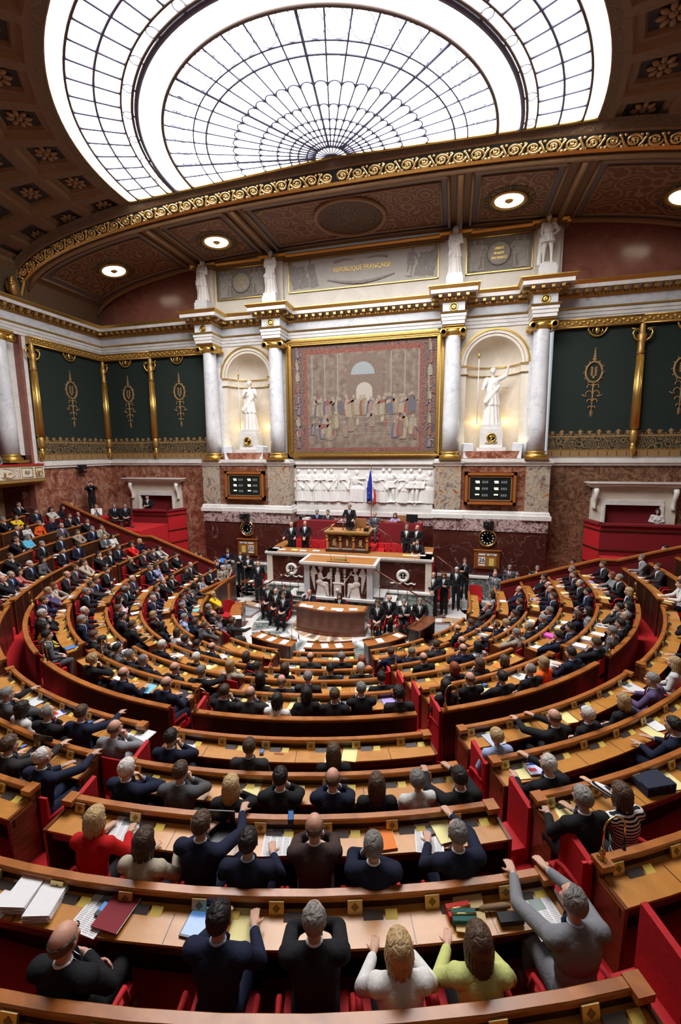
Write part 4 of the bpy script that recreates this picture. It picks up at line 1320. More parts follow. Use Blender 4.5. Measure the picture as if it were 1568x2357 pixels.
CC={'d':(.014,.014,.017),'n':(.012,.016,.038),'D':(.035,.033,.034),'G':(.085,.088,.097),'c':(.20,.205,.225),'w':(.66,.65,.64),'r':(.55,.012,.012),'y':(.72,.50,.02),'Y':(.62,.66,.24),
    'a':(.10,.46,.70),'o':(.80,.12,.02),'B':(.36,.31,.24),'s':(.62,.20,.17),'u':(.32,.40,.62),'p':(.10,.07,.16),'P':(.58,.42,.50),'m':(.050,.032,.030),'F':(.35,.32,.35),'W':(.10,.10,.11),'S':(.5,.5,.5),'L':(.38,.32,.50)}
CN={'d':'black suit','n':'navy suit','D':'charcoal suit','G':'grey suit','c':'light grey suit','w':'white top','r':'red jacket','y':'yellow jacket','Y':'pale yellow top','a':'turquoise jacket','o':'orange jacket','B':'beige jacket',
    's':'salmon top','u':'pale blue top','p':'purple jacket','P':'pink top','m':'brown suit','F':'floral top','W':'patterned black top','S':'black and white striped top','L':'lilac top'}
HN={'b':'brown-haired','k':'black-haired','g':'grey-haired','w':'white-haired','l':'blond','r':'red-haired','o':'balding','K':'dark-skinned'}
PN={'l':'hands in lap','d':'hands on desk','c':'hand at chin','x':'arms folded','r':'arm stretched forward','f':'hands at face','R':'arms stretched forward'}
TC={'b':(.03,.05,.25),'r':(.45,.01,.015),'p':(.25,.02,.16),'y':(.55,.35,.06),'k':(.01,.01,.01)}
COUNT=[0]
def person(x,y,z,rz,hair,sex,cloth,pose,tie=None,label='',group=None,stand=False,usher=False,name='person',shoes=False):
    fem=sex=='f'; me,key=get_pose(pose,fem,stand)
    e=empty(name,(x,y,z),rz); e.scale=(.95,.95,.95) if fem else (1,1,1)
    h0=hair[0]; st='short'
    if h0=='o': st='bald'
    if not fem and h0 in 'gw' and COUNT[0]%3==0: st='receding'
    if not fem and h0=='b' and COUNT[0]%4==0: st='full'
    if fem: st='bob' if h0 not in 'l' or COUNT[0]%2 else 'full'
    if 'l' in hair[1:]: st='long'
    if 'c' in hair[1:]: st='curly'
    if 'b' in hair[1:]: st='bob'
    if 't' in hair[1:]: st='tail'
    if fem and h0 in 'gw' and len(hair)==1: st='full'
    COUNT[0]+=1; rnd=random.Random(COUNT[0])
    sk=(.60,.36,.26) if h0!='K' else (.12,.06,.04)
    q_=rnd.uniform(.82,1.12); sk=tuple(c*q_ for c in sk)
    if h0=='o': sk=(.62,.33,.24)
    q_=rnd.uniform(.75,1.3); hc=tuple(c*q_ for c in HC[h0 if h0!='K' else 'k'])
    if hair[1:2]=='g': hc=HC['g']
    q_=rnd.uniform(.85,1.2); cc=tuple(c*q_ for c in CC[cloth])
    bd_=kid('body',me['body'],e,sk)
    kid('hair',get_hair(st,me['head'],key),bd_,hc)
    special={'S':'stripe','F':'floral','W':'floral'}.get(cloth)
    top=kid('jacket' if not fem else 'blouse',me['jacket'],e,cc)
    if special:
        top.data=spec_mesh(me['jacket'],special)
    kid('trousers',me['trousers'],e,(cc if cloth in 'dnDGcmp' else (.018,.018,.022)))
    dark=cloth in 'dnDGcmBp'
    sh_=None
    if (not fem) or (dark and rnd.random()<.6): sh_=kid('shirt',me['shirt'],e,(.78,.79,.82) if rnd.random()<.75 or usher else (.45,.55,.78))
    if not fem and dark and not usher: kid('tie',me['tie'],sh_,TC[tie] if tie else rnd.choice([(.02,.03,.10),(.015,.015,.02),(.12,.012,.02),(.05,.06,.14)]))
    if usher:
        kid('chain',chain_mesh(stand),e)
    if stand or shoes: kid('shoes',me['shoes'],e)
    tag(e,label,'person',group); return e
SPM={}
def spec_mesh(me,m):
    k=(me.name,m)
    if k not in SPM:
        c=me.copy(); c.materials[0]=X[m]; SPM[k]=c
    return SPM[k]
CH={}
def chain_mesh(stand):
    if stand not in CH:
        up=.48 if stand else 0; mb=MB()
        for q in (-1,1):
            mb.tube([(q*.085,.085,1.06+up),(q*.085,.125,.95+up),(q*.06,.135,.86+up),(0,.14,.81+up)],.0045,5,X['chain'])
        mb.ball((0,.145,.80+up),.013,8,X['chain']); CH[stand]=mb.mesh('chain')
    return CH[stand]
# ---------------------------------------------------------------- benches
BN=['far left','outer left','mid left','centre left','centre right','mid right','outer right','far right']
def block(t): return BN[sum(t>a for a in AISLES)]
ORD=['zeroth','first','second','third','fourth','fifth','sixth','seventh','eighth','ninth','tenth','eleventh','twelfth','thirteenth','fourteenth','fifteenth']
def rown(k): return 'front table row' if k==0 else ('lower row %s'%['','one','two','three','four','five'][k] if k<6 else 'upper row %s'%['one','two','three','four','five','six'][k-7])
def prevfloor(k,t):
    if k==1: return 0.0
    if k==7: return WALK
    return floor_z(order[order.index(k)-1],t)
def arcmesh(mb, prof, t0, t1, m, n=None):
    """prof(t) -> closed list of (r,z)"""
    n=n or max(3,int(abs(t1-t0)/2.2)); vs=[]; L=None
    for i in range(n+1):
        t=t0+(t1-t0)*i/n; P=prof(t); L=len(P)
        for r,z in P: x,y=pt(t,r); vs.append((x,y,z))
    fs=[]
    for i in range(n):
        for j in range(L): fs.append((i*L+j,i*L+(j+1)%L,(i+1)*L+(j+1)%L,(i+1)*L+j))
    fs+= [tuple(range(L))[::-1],tuple(range(n*L,(n+1)*L))]
    mb.add(vs,fs,m)
X['grille']=simple('bronze_grille',(.22,.15,.06),.5,.5)
def plate_mesh():
    p=MB(); p.box(-.062,.062,-.010,.012,0,.105,X['plate'])
    p.box(-.024,.024,-.0125,-.009,-.024,.024,X['grille'],Matrix.Translation((0,0,.054))@Matrix.Rotation(PI/4,4,'Y'));p.box(-.024,.024,.0115,.0145,-.024,.024,X['grille'],Matrix.Translation((0,0,.054))@Matrix.Rotation(PI/4,4,'Y')); return p.mesh('name_plate')
def keypad_mesh():
    p=MB(); R=Matrix.Rotation(math.radians(25),4,'X'); p.box(-.085,.08,-.035,.035,0,.012,X['greycard'],R); p.box(.10,.20,-.035,.035,0,.012,X['yellow'],R); return p.mesh('voting_keypad')
PLATE=plate_mesh(); KEYP=keypad_mesh()
bounds=[-TEND]+AISLES+[TEND]
def bench(k,t0,t1,i):
    R=lambda t: rw(k,t); h=lambda t: hk(k,t)
    tm=(t0+t1)/2; Rm=rw(k,tm)
    b=empty('bench_desk',(*pt(tm,Rm),prevfloor(k,tm)))
    inv=Matrix.Translation(-b.location)
    def done(mb,name,mat):
        mb.v=[tuple(Vector(p)-b.location) for p in mb.v]; return mb.build(name,mat,b)
    r=MB(); arcmesh(r,lambda t:[(R(t)-.055,h(t)-.05),(R(t)+.03,h(t)-.05),(R(t)+.03,h(t)-.012),(R(t)+.02,h(t)),(R(t)-.045,h(t)),(R(t)-.055,h(t)-.012)],t0,t1,X['rail'])
    dg=lambda d: math.degrees(d/Rm)
    if k>=7 or k==5:
        for ta,tb_ in ((t0,t0+dg(.13)),(t1-dg(.13),t1)): arcmesh(r,lambda t:[(R(t)-.058,h(t)-.05),(R(t)+.085,h(t)-.05),(R(t)+.085,h(t)+.012),(R(t)-.058,h(t)+.012)],ta,tb_,X['rail'],2)
    done(r,'rail',X['rail'])
    p=MB(); arcmesh(p,lambda t:[(R(t)-.035,prevfloor(k,t)-.02),(R(t)+.018,prevfloor(k,t)-.02),(R(t)+.018,h(t)-.048),(R(t)-.035,h(t)-.048)],t0,t1,X['panelwood'])
    if k==7 or True:
        nst=int((t1-t0)*PI/180*Rm/.62)
        for q in range(1,nst): tt=t0+(t1-t0)*q/nst; arcmesh(p,lambda t:[(R(t)-.042,prevfloor(k,t)),(R(t)-.03,prevfloor(k,t)),(R(t)-.03,h(t)-.06),(R(t)-.042,h(t)-.06)],tt-dg(.03),tt+dg(.03),X['mahogany'] if k==7 else X['panelwood'],1)
    done(p,'front_panel',X['panelwood'])
    d=MB(); arcmesh(d,lambda t:[(R(t)+.015,h(t)-.15),(R(t)+.315,h(t)-.16),(R(t)+.315,h(t)-.135),(R(t)+.015,h(t)-.125)],t0,t1,X['desk'])
    arcmesh(d,lambda t:[(R(t)+.27,h(t)-.25),(R(t)+.295,h(t)-.25),(R(t)+.295,h(t)-.158),(R(t)+.27,h(t)-.158)],t0,t1,X['panelwood'])
    n=max(1,int(round((t1-t0)*PI/180*Rm/.66)))
    for q in range(1,n): tt=t0+(t1-t0)*q/n; arcmesh(d,lambda t:[(R(t)+.09,h(t)-.129),(R(t)+.317,h(t)-.137),(R(t)+.317,h(t)-.133),(R(t)+.09,h(t)-.1255)],tt-dg(.004),tt+dg(.004),X['panelwood'],1)
    done(d,'desk_top',X['desk'])
    for e,(ta,tb_) in enumerate(((t0,t0+dg(.035)),(t1-dg(.035),t1))):
        m=MB(); arcmesh(m,lambda t:[(R(t)-.045,prevfloor(k,t)-.02),(R(t)+.32,floor_z(k,t)-.02),(R(t)+.33,h(t)-.17),(R(t)+.33,h(t)-.12),(R(t)+.06,h(t)-.11),(R(t)+.04,h(t)-.04),(R(t)-.045,h(t)-.04)],ta,tb_,X['mahogany'],1); done(m,'end_panel',X['mahogany'])
    for q in range(n):
        tt=t0+(t1-t0)*(q+.30)/n; x,y=pt(tt,R(tt)+.06); a=facing(tt)
        o=kid('name_plate',PLATE,b); o.location=Vector((x,y,h(tt)-.128))-b.location; o.rotation_euler=(math.radians(-14),0,a)
        tt=t0+(t1-t0)*(q+.30)/n+dg(.15 if tt<200 else 0); x,y=pt(tt,R(tt)+.085)
        o=kid('voting_keypad',KEYP,b); o.location=Vector((x,y,h(tt)-.125))-b.location; o.rotation_euler=(0,0,a)
    tag(b,'curved wooden bench desk, %s, %s block'%(rown(k),BN[i]),'bench desk','curved bench desks in rows')
for k in order:
    for i in range(8):
        a,b=bounds[i],bounds[i+1]; ga=math.degrees(.225/RW[k])
        t0=a+(ga if i>0 else 0); t1=b-(ga if i<7 else 0)
        if k in(11,12): t0=max(t0,-88); t1=min(t1,88)
        if k==12 and -55<(t0+t1)/2<55: continue
        if i==0 or i==7:
            if k<=5 or k>=7: pass
        if t1-t0<2: continue
        bench(k,t0,t1,i)
# back wall behind the fifth row
for i in range(8):
    a,b=bounds[i],bounds[i+1]; ga=math.degrees(.225/9.34); t0=a+(ga if i>0 else 0); t1=b-(ga if i<7 else 0); tm=(t0+t1)/2
    R=lambda t: rw(6,t)
    o=empty('panelled_barrier',(*pt(tm,RW[6]),WALK))
    r=MB(); arcmesh(r,lambda t:[(R(t)-.06,hk(6,t)-.05),(R(t)+.05,hk(6,t)-.05),(R(t)+.05,hk(6,t)-.01),(R(t)+.04,hk(6,t)),(R(t)-.05,hk(6,t)),(R(t)-.06,hk(6,t)-.01)],t0,t1,X['rail'])
    r.v=[tuple(Vector(p)-o.location) for p in r.v]; r.build('rail',None,o)
    r=MB(); arcmesh(r,lambda t:[(R(t)-.04,WALK-.02),(R(t)+.035,WALK-.02),(R(t)+.035,hk(6,t)-.048),(R(t)-.04,hk(6,t)-.048)],t0,t1,X['panelwood'])
    r.v=[tuple(Vector(p)-o.location) for p in r.v]; r.build('back_panel',None,o)
    tag(o,'tall dark curved wooden back wall behind lower row five, %s block'%BN[i],'bench back','back walls along the walkway')
# curved tables at the edge of the well
TB=[(-97,-83,'panelled table at the left edge of the marble floor'),(-80,-58,'small curved table left of the marble floor, papers on it'),(-28.0,-3.5,'curved front table with three white sheets, left of centre'),(2.3,25.8,'short curved front table in the middle of the well'),(31.5,54,'curved front table right of the middle, brass lamp on it'),(62,83,'empty dark curved table at the right of the well')]
T0=lambda t:3.35+.12*sm(t,50,80)
for t0,t1,lb in TB:
    if t0<-90: continue
    tm=(t0+t1)/2; o=empty('curved_table',(*pt(tm,3.5),0)); z=.80
    def done(mb,name):
        mb.v=[tuple(Vector(p)-o.location) for p in mb.v]; mb.build(name,None,o)
    m=MB(); arcmesh(m,lambda t:[(T0(t),z-.03),(T0(t)+.42,z-.03),(T0(t)+.42,z),(T0(t),z)],t0,t1,X['rail'] if t0<60 else X['mahogany']); arcmesh(m,lambda t:[(T0(t)-.02,z-.04),(T0(t)+.03,z-.04),(T0(t)+.03,z+.03),(T0(t)-.02,z+.03)],t0,t1,X['mahogany']); done(m,'table_top')
    m=MB(); arcmesh(m,lambda t:[(T0(t)+.02,0),(T0(t)+.05,0),(T0(t)+.05,z-.03),(T0(t)+.02,z-.03)],t0+1,t1-1,X['mahogany']); done(m,'front_panel')
    for a in (t0+.6,t1-1.4):
        m=MB(); arcmesh(m,lambda t:[(T0(t)+.03,0),(T0(t)+.38,0),(T0(t)+.40,z-.03),(T0(t)+.02,z-.03)],a,a+.8,X['panelwood'],1); done(m,'end_panel')
    for q in range(2 if t1-t0<24 else 3):
        tt=t0+(t1-t0)*(q+.7)/3; x,y=pt(tt,T0(tt)+.06); p=kid('name_plate',PLATE,o); p.location=Vector((x,y,z))-o.location; p.rotation_euler=(0,0,facing(tt))
    tag(o,lb,'table','curved tables around the marble floor')
# end partitions by the front wall
for s,pts_ in ((-1,[(6.0,1.62),(9.2,2.73),(9.84,2.73),(11.56,3.3),(12.61,3.66),(14.1,4.2)]),(1,[(6.0,1.58),(9.24,2.67),(9.86,2.68),(11.3,3.13),(12.6,3.5),(14.1,3.95)])):
    o=empty('partition',(s*10,-3.38,0)); pn=MB()
    P_=[(s*x-s*10,z) for x,z in pts_]
    pn.extr([(P_[0][0],-.03,0)]+[(x,-.03,z-.04) for x,z in P_]+[(P_[-1][0],-.03,0)],(0,.06,0),X['velvetdark']); pn.build('panel',None,o)
    rl=MB()
    for (xa,za),(xb,zb) in zip(P_,P_[1:]):
        rl.extr([(xa,-.07,za-.06),(xa,-.07,za),(xb,-.07,zb),(xb,-.07,zb-.06)],(0,.15,0),X['rail']); rl.extr([(xa,-.045,za-.20),(xa,-.045,za-.17),(xb,-.045,zb-.17),(xb,-.045,zb-.20)],(0,.02,0),X['panelwood'])
    rl.build('handrail',None,o)
    tag(o,'sloping red partition with wooden handrail, %s end of the benches'%('left' if s<0 else 'right'),'partition')
# wooden panelled end of the first row on the left
o=empty('panelled_screen',(-5.1,-4.9,0)); m=MB(); m.box(-.03,.03,-.95,.95,0,1.15,X['mahogany']); m.box(.03,.045,-.85,-.05,.15,1.0,X['rail']); m.box(.03,.045,.05,.85,.15,1.0,X['rail']); m.build('panel',None,o)
m=MB(); m.box(-.07,.07,-1.0,1.0,1.15,1.2,X['rail']); m.build('cap',None,o); o.rotation_euler=(0,0,math.radians(-8)); tag(o,'panelled mahogany screen beside the woman in yellow','screen')
# ---------------------------------------------------------------- seats
def seat_meshes():
    c=MB(); c.box(-.24,.24,-.16,.28,.34,.44,X['velvet']); c.box(-.22,.22,-.14,.26,.30,.34,X['panelwood'])
    b=MB(); n=8; vs=[]
    for i in range(n+1):
        u=-1+2*i/n; x=.26*u; y=-.165+.05*u*u
        vs+= [(x,y,.36),(x,y-.03,.93-.04*u*u),(x,y-.055,.93-.04*u*u),(x,y-.055,.36)]
    b.add(vs,[(4*i+j,4*i+(j+1)%4,4*i+4+(j+1)%4,4*i+4+j) for i in range(n) for j in range(4)]+[(3,2,1,0),(4*n,4*n+1,4*n+2,4*n+3)],X['velvet'])
    a=MB()
    a.tube([(0,-.17,.62),(0.005,.05,.62),(0,.13,.60),(0,.16,.45)],.024,6,X['velvet'])
    l=MB(); l.box(-.05,.05,-.05,.1,0,.31,X['metal'])
    return c.mesh('cushion'),b.mesh('backrest'),a.mesh('armrest'),l.mesh('pedestal')
SM=seat_meshes()
def seat(x,y,z,rz,label,group='red velvet seats in the benches',name='red_armchair'):
    o=empty(name,(x,y,z),rz)
    for nm,me in zip(('cushion','backrest','pedestal'),(SM[0],SM[1],SM[3])): kid(nm,me,o)
    for q in (-1,1): kid('armrest',SM[2],o).location=(q*.265,0,0)
    return tag(o,label,'seat',group)
# ---------------------------------------------------------------- deputies on the benches
rows_={}
for l in PEOPLE.strip().split('\n'):
    a=l.split(); k=int(a[0]); t=float(a[1]); rows_.setdefault((k,block(t)),[]).append((t,float(a[2]),a[3:]))
def article(h): return h
for (k,bn),L in rows_.items():
    L.sort()
    nvis=sum(q[2][4]!='E' for q in L); i_=-1
    for (t,r,a) in L:
        hair,sex,cloth,pose,tie=a
        edge=tie=='E'
        if edge: tie='-'
        else: i_+=1
        i=i_
        x,y=pt(t,r); z=floor_z(k,t) if k else 0.0
        rnd=random.Random(int(t*100)+k*7)
        fa=math.atan2(-(0-x),(-4.0-y)); fa=.75*facing(t)+.25*fa+rnd.uniform(-.12,.12)
        who='woman' if sex=='f' else 'man'
        pos='only one' if nvis==1 else ('%s from left'%ORD[i+1])
        lb='%s %s, %s, %s, %s, %s block'%(HN[hair[0]],who,CN[cloth],pos,rown(k),bn)
        if nvis==1: lb='%s %s, %s, %s, %s, %s block'%(HN[hair[0]],who,CN[cloth],PN[pose],rown(k),bn)
        sid='left' if t<0 or (k==9 and t<15) or (k==10 and t<12) else 'right'
        if edge: lb='%s %s, %s, cut off by the %s edge of the photo, %s'%(HN[hair[0]],who,CN[cloth],sid,rown(k))
        if rnd.random()<.3 and pose=='c': pose='C'
        if pose=='r' and rnd.random()<.4: pose='R'
        person(x,y,z,fa,hair,sex,cloth,pose,None if tie=='-' else tie,lb,'deputies on the benches')
        if k:
            sx,sy=pt(t,rw(k,t)+.68)
        else: sx,sy=x,y
        seat(sx,sy,z,facing(t),'red velvet seat of the %s person, %s, %s block'%('partly hidden edge' if edge else 'only' if nvis==1 else ORD[i+1]+' from left',rown(k),bn))
en_=0
for l in EMPTIES.strip().split('\n'):
    k,t=l.split(); k=int(k); t=float(t); sx,sy=pt(t,rw(k,t)+.68); en_+=1
    near=[1 for L in rows_.items() if L[0][0]==k for q in L[1] if abs(q[0]-t)<2.2]
    if near: continue
    seat(sx,sy,floor_z(k,t),facing(t),'empty red velvet seat with nobody on it, %s, %s block'%(rown(k),block(t)))
# folding seats at the aisles
ais=MB(); ais.extr([(-.03,.20,.0),(-.03,-.18,.0),(-.03,-.18,.90),(-.03,.20,.98)],(.06,0,0),X['velvet']); AB=ais.mesh('backrest'); ac=MB(); ac.box(-.30,-.03,-.16,.20,.30,.38,X['velvet']); AC=ac.mesh('cushion')
for k in (2,3,4,5,7,8,9,10,11):
    for q,nm in ((3,'middle aisle'),(4,'aisle right of the middle')):
        if q==3 and k not in(2,5,7,8): continue
        t=AISLES[q]+math.degrees(.20/RW[k]); x,y=pt(t,rw(k,t)+.70); o=empty('folding_chair',(x,y,floor_z(k,t)),facing(t))
        kid('backrest',AB,o); 
        if k>=8: kid('cushion',AC,o)
        tag(o,'red folding seat in the %s, %s'%(nm,rown(k)),'seat','folding seats in the aisles')
# ---------------------------------------------------------------- papers and things on the desks
def paper_meshes():
    D={}
    m=MB(); m.box(-.105,.105,-.148,.148,0,.004,X['paper']); D['paper']=m.mesh('paper'); D['pad']=D['paper']
    m=MB(); 
    for i in range(6):
        M_=Matrix.Rotation(random.uniform(-.12,.12),4,'Z'); m.box(-.11,.11,-.15,.15,i*.012,i*.012+.010,X['paper'],M_)
    D['stack']=m.mesh('paper_stack')
    m=MB(); m.box(-.14,.14,-.19,.19,0,.008,X['paper']); 
    for c in range(4):
        for r_i in range(26):
            if c in(1,2) and 14<r_i<22: continue
            m.box(-.128+c*.066,-.070+c*.066-.01*random.random(),-.175+r_i*.0135,-.1695+r_i*.0135,.008,.0084,X['newsgrey'])
    m.box(-.06,.06,.02,.115,.008,.0085,X['digit'])
    D['newspaper']=m.mesh('newspaper')
    m=MB(); m.box(-.10,.10,-.14,.14,0,.010,X['paper']); m.box(-.08,.08,.02,.10,.010,.0108,X['blue']); m.box(-.08,.02,-.09,-.03,.010,.0108,X['flagred']); D['magazine']=m.mesh('magazine')
    m=MB(); m.box(-.12,.12,-.16,.16,0,.014,X['print']); m.box(-.115,.125,-.155,.155,.003,.010,X['flagwhite']); m.box(-.12,.12,-.16,.16,.012,.016,X['print']); D['folder']=m.mesh('folder')
    m=MB(); m.box(-.028,.028,-.058,.058,0,.012,X['black']); m.box(-.024,.024,-.02,.05,.012,.013,X['screen']); D['phone']=m.mesh('phone')
    m=MB(); m.box(-.10,.10,-.13,.13,0,.012,X['black']); m.box(-.09,.09,-.115,.115,.012,.013,X['screen']); D['tablet']=m.mesh('tablet')
    m=MB(); m.box(-.16,.16,-.11,.11,0,.018,X['black']); m.box(-.16,.16,.10,.115,.018,.20,X['black']); D['laptop']=m.mesh('laptop')
    m=MB(); m.box(-.125,.125,-.175,.175,0,.008,X['print']); m.box(-.125,.125,.10,.175,.008,.010,X['print']); D['envelope']=m.mesh('envelope')
    m=MB(); m.box(-.10,.10,-.05,.05,0,.05,X['print']); m.tube([(-.1,0,.055),(.1,0,.055)],.008,6,X['brass']); D['pouch']=m.mesh('pouch')
    m=MB(); m.tube([(-.13,0,.02),(-.1,0,.022),(.1,0,.022),(.14,0,.012)],[.008,.022,.026,.012],8,X['print']); m.tube([(-.13,0,.02),(-.19,0,.02)],.008,6,X['black']); D['umbrella']=m.mesh('umbrella')
    m=MB(); m.box(-.10,.10,-.04,.04,0,.04,X['print']); D['box']=m.mesh('case')
    m=MB(); m.tube([(-.07,0,.005),(.07,0,.005)],.005,6,X['flagred']); D['pen']=m.mesh('pen')
    m=MB(); m.box(-.19,.19,-.14,.10,0,.10,X['print']); m.box(-.19,.19,-.15,-.05,.10,.115,X['print']); m.box(-.19,.19,-.155,-.14,.0,.11,X['print'])
    m.tube([(-.06,.10,.06),(-.05,.16,.06),(.05,.16,.06),(.06,.10,.06)],.010,6,X['black'])
    for q in (-.10,.10): m.box(q-.02,q+.02,-.165,-.155,.03,.10,X['black'])
    D['bag']=m.mesh('briefcase')
    return D
X['newsgrey']=simple('newsprint_text',(.40,.40,.41),.8); X['screen']=simple('phone_screen',(.05,.12,.35),.2,emit=(.15,.4,.9),es=.35)
PM=paper_meshes()
PC={'w':(.82,.82,.84),'y':(.84,.76,.36),'o':(.80,.22,.04),'k':(.03,.03,.035),'m':(.22,.02,.03),'c':(.50,.56,.64),'a':(.20,.55,.80),'p':(.45,.33,.75),'P':(.80,.12,.55),'u':(.6,.65,.9),'r':(.50,.03,.02),'t':(.02,.10,.09),'e':(.62,.46,.22),'B':(.25,.16,.09),'n':(.02,.025,.05)}
PCN={'w':'white','y':'pale yellow','o':'orange','k':'black','m':'dark red','c':'pale blue-grey','a':'light blue','p':'lilac','P':'bright pink','u':'blue and white','r':'red','t':'dark green','e':'brown','B':'brown striped','n':'navy'}
PNM={'paper':('paper_sheet','sheet of paper'),'pad':('note_pad','note pad'),'stack':('paper_stack','stack of papers'),'newspaper':('newspaper','folded newspaper'),'magazine':('magazine','printed magazine'),'folder':('folder','folder of papers'),'phone':('mobile_phone','mobile phone'),'tablet':('tablet','tablet with lit screen'),'laptop':('laptop','open laptop'),'envelope':('envelope','large envelope'),'pouch':('zip_pouch','zip pouch'),'umbrella':('folding_umbrella','folding umbrella'),'box':('glasses_case','hard case'),'pen':('pen','pen'),'bag':('briefcase','briefcase with two buckles')}
IT={}
for l in ITEMS.strip().split('\n'):
    a=l.split(); IT.setdefault((int(a[0]),block(float(a[1]))),[]).append((float(a[1]),float(a[2]),a[3],a[4],float(a[5])))
for (k,bn),L in IT.items():
    L.sort()
    for i,(t,d,kd,c,rot) in enumerate(L):
        if k: x,y=pt(t,rw(k,t)+d); z=hk(k,t)-.125-.01*(d-.015)/.3+.002
        else: x,y=pt(t,3.35+.22); z=.805
        if kd in('phone','pen','pouch','umbrella') : z+=.006
        for (t2,d2,kd2,c2,r2) in L[:i]:
            if abs(t2-t)*PI/180*max(4,rw(k,t) if k else 3.5)<.22: z+=.010
        nm,tx=PNM[kd]; o=link(nm,PM[kd],None,PC[c]); o.location=(x,y,z)
        ra=facing(t); o.rotation_euler=(0,0,ra+math.radians(random.uniform(-14,14)+(90 if kd in('phone',) and rot>60 else 0)))
        tag(o,'%s %s, item %s from left, %s, %s block'%(PCN[c],tx,['','one','two','three','four','five','six','seven','eight','nine','ten','eleven','twelve'][min(12,i+1)],rown(k),bn),tx.split()[-1] if kd in('phone','pen','envelope') else {'paper':'paper','pad':'paper','stack':'papers','newspaper':'newspaper','magazine':'magazine','folder':'folder','tablet':'tablet','laptop':'laptop','pouch':'pouch','umbrella':'umbrella','box':'case','bag':'briefcase'}.get(kd,'thing'))
# brass swan-neck lamps at the bench ends
lb_=MB(); lb_.lathe([(0,0),(.045,0),(.045,.012),(.03,.02),(.022,.05),(.03,.058),(.03,.075),(.018,.09),(.012,.12),(0,.12)],(0,0,0),14,X['brass']); LB=lb_.mesh('base')
ln=MB(); ln.tube([(0,0,.10),(0,0,.30)]+[(.11-.11*math.cos(a),0,.30+.11*math.sin(a)) for a in [PI*i/10 for i in range(1,11)]]+[(.23,0,.16)],.009,8,X['brass']); LN=ln.mesh('neck')
lh=MB(); lh.tube([(.23,0,.17),(.235,0,.05)],[.014,.02],8,X['black']); LH=lh.mesh('lamp_head')
for i,l in enumerate(LAMPS.strip().split('\n')):
    k,t=l.split(); k=int(k); t=float(t)
    R=3.37 if k==0 else rw(k,t); z=.83 if k==0 else hk(k,t)
    x,y=pt(t,R); o=empty('swan_neck_lamp',(x,y,z),facing(t)); kid('base',LB,o); kid('lamp_head',LH,kid('neck',LN,o))
    tag(o,'brass swan-neck lamp, %s, %s block, lamp %s'%(('rail of the back wall' if k==6 else rown(k)),block(t),ORD[i+1] if i<15 else 'last'),'lamp','swan-neck lamps on the benches')
# ---------------------------------------------------------------- statues
def robe(z0,z1,r0,r1,sx=1.,sy=.8,folds=11,amp=.09,cx=0,cy=0,cap=True):
    mb=MB(); n=56; k=12; vs=[]
    for i in range(k+1):
        u=i/k; z=z0+(z1-z0)*u; r=r0+(r1-r0)*u**.8
        for j in range(n):
            a=2*PI*j/n; w=1+amp*(1-.6*u)*math.sin(folds*a+1.5*u+math.sin(3*a)); vs.append((cx+r*w*sx*math.cos(a),cy+r*w*sy*math.sin(a),z))
    mb.add(vs,[(i*n+j,i*n+(j+1)%n,(i+1)*n+(j+1)%n,(i+1)*n+j) for i in range(k) for j in range(n)]+[tuple(range(n))[::-1],tuple(range(k*n,(k+1)*n))]); return mb
def statue_mesh(name, arms_, tunic=False, veil=False, vox=.017, turn=0):
    P=[]
    if tunic:
        P.append(('m',robe(.78,1.12,.27,.18,1,.75,13,.10)))
        for q,f in ((-1,.10),(1,-.02)):
            P+= [('c',(q*.10,0,.85),(q*.12,f,.48),.095,.062),('c',(q*.12,f,.48),(q*.13,f-.05 if q>0 else f,.08),.060,.038),('c',(q*.13,f-.03,.04),(q*.15,f+.14,.03),.042,.034)]
        P.append(('c',(.24,-.08,1.0),(.28,-.12,.1),.05,.09)); P.append(('e',(0,0,.05),(.26,.2,.05)))
    else:
        P.append(('m',robe(.0,1.12,.30,.17,1,.78,12,.10))); P.append(('m',robe(.62,1.22,.25,.17,1.05,.8,9,.12,.02)))
        P.append(('c',(-.20,.08,1.2),(.20,.14,.72),.05,.085)); P.append(('c',(.20,.12,.72),(.24,.0,.35),.07,.05))
    P+= [('e',(0,0,1.28),(.19,.13,.20)),('c',(-.17,0,1.43),(.17,0,1.43),.065,.065),('c',(0,0,1.42),(0,.01,1.58),.055,.05)]
    P+=head((0,.02,1.68),1.02,not tunic)+[('e',(0,-.02,1.71),(.098,.112,.100)),('e',(0,-.11,1.66),(.05,.05,.05))]
    if veil: P.append(('c',(0,-.06,1.72),(0,-.12,1.25),.11,.14))
    for side,(el,wr,fd) in zip((1,-1),arms_):
        S_=Vector((side*.18,0,1.43)); E=Vector(el); Wr=Vector(wr)
        P+= [('c',S_,E,.068,.052),('c',E,Wr,.050,.034)]+hand(Wr,fd,(0,0,1),side,.7,s=1.1)
        P.append(('c',S_,S_+(E-S_)*.6,.085,.075))
    return fuse(name,P,vox,2,X['statue'])
hang=((.24,.02,1.14),(.20,.14,.92),(0,.5,-1)); fold=((.25,.06,1.15),(.04,.20,1.20),(-1,.2,.2)); hip=((.36,-.02,1.20),(.20,.06,1.05),(-1,0,-.3))
nm=lambda a:tuple((-p[0],p[1],p[2]) for p in a)
def statue(name,label,me,x,y,z,s,rz,pl,group=None):
    o=empty(name,(x,y,z),rz)
    b=MB(); w=.36/ s if s<1.2 else .40
    for (h0,h1,ww) in pl: b.box(-ww,ww,-ww*.85,ww*.85,h0,h1,X['white'])
    b.build('plinth',None,o); f=kid('figure',me,o); f.scale=(s,s,s); f.location=(0,0,pl[-1][1])
    return tag(o,label,'statue',group)
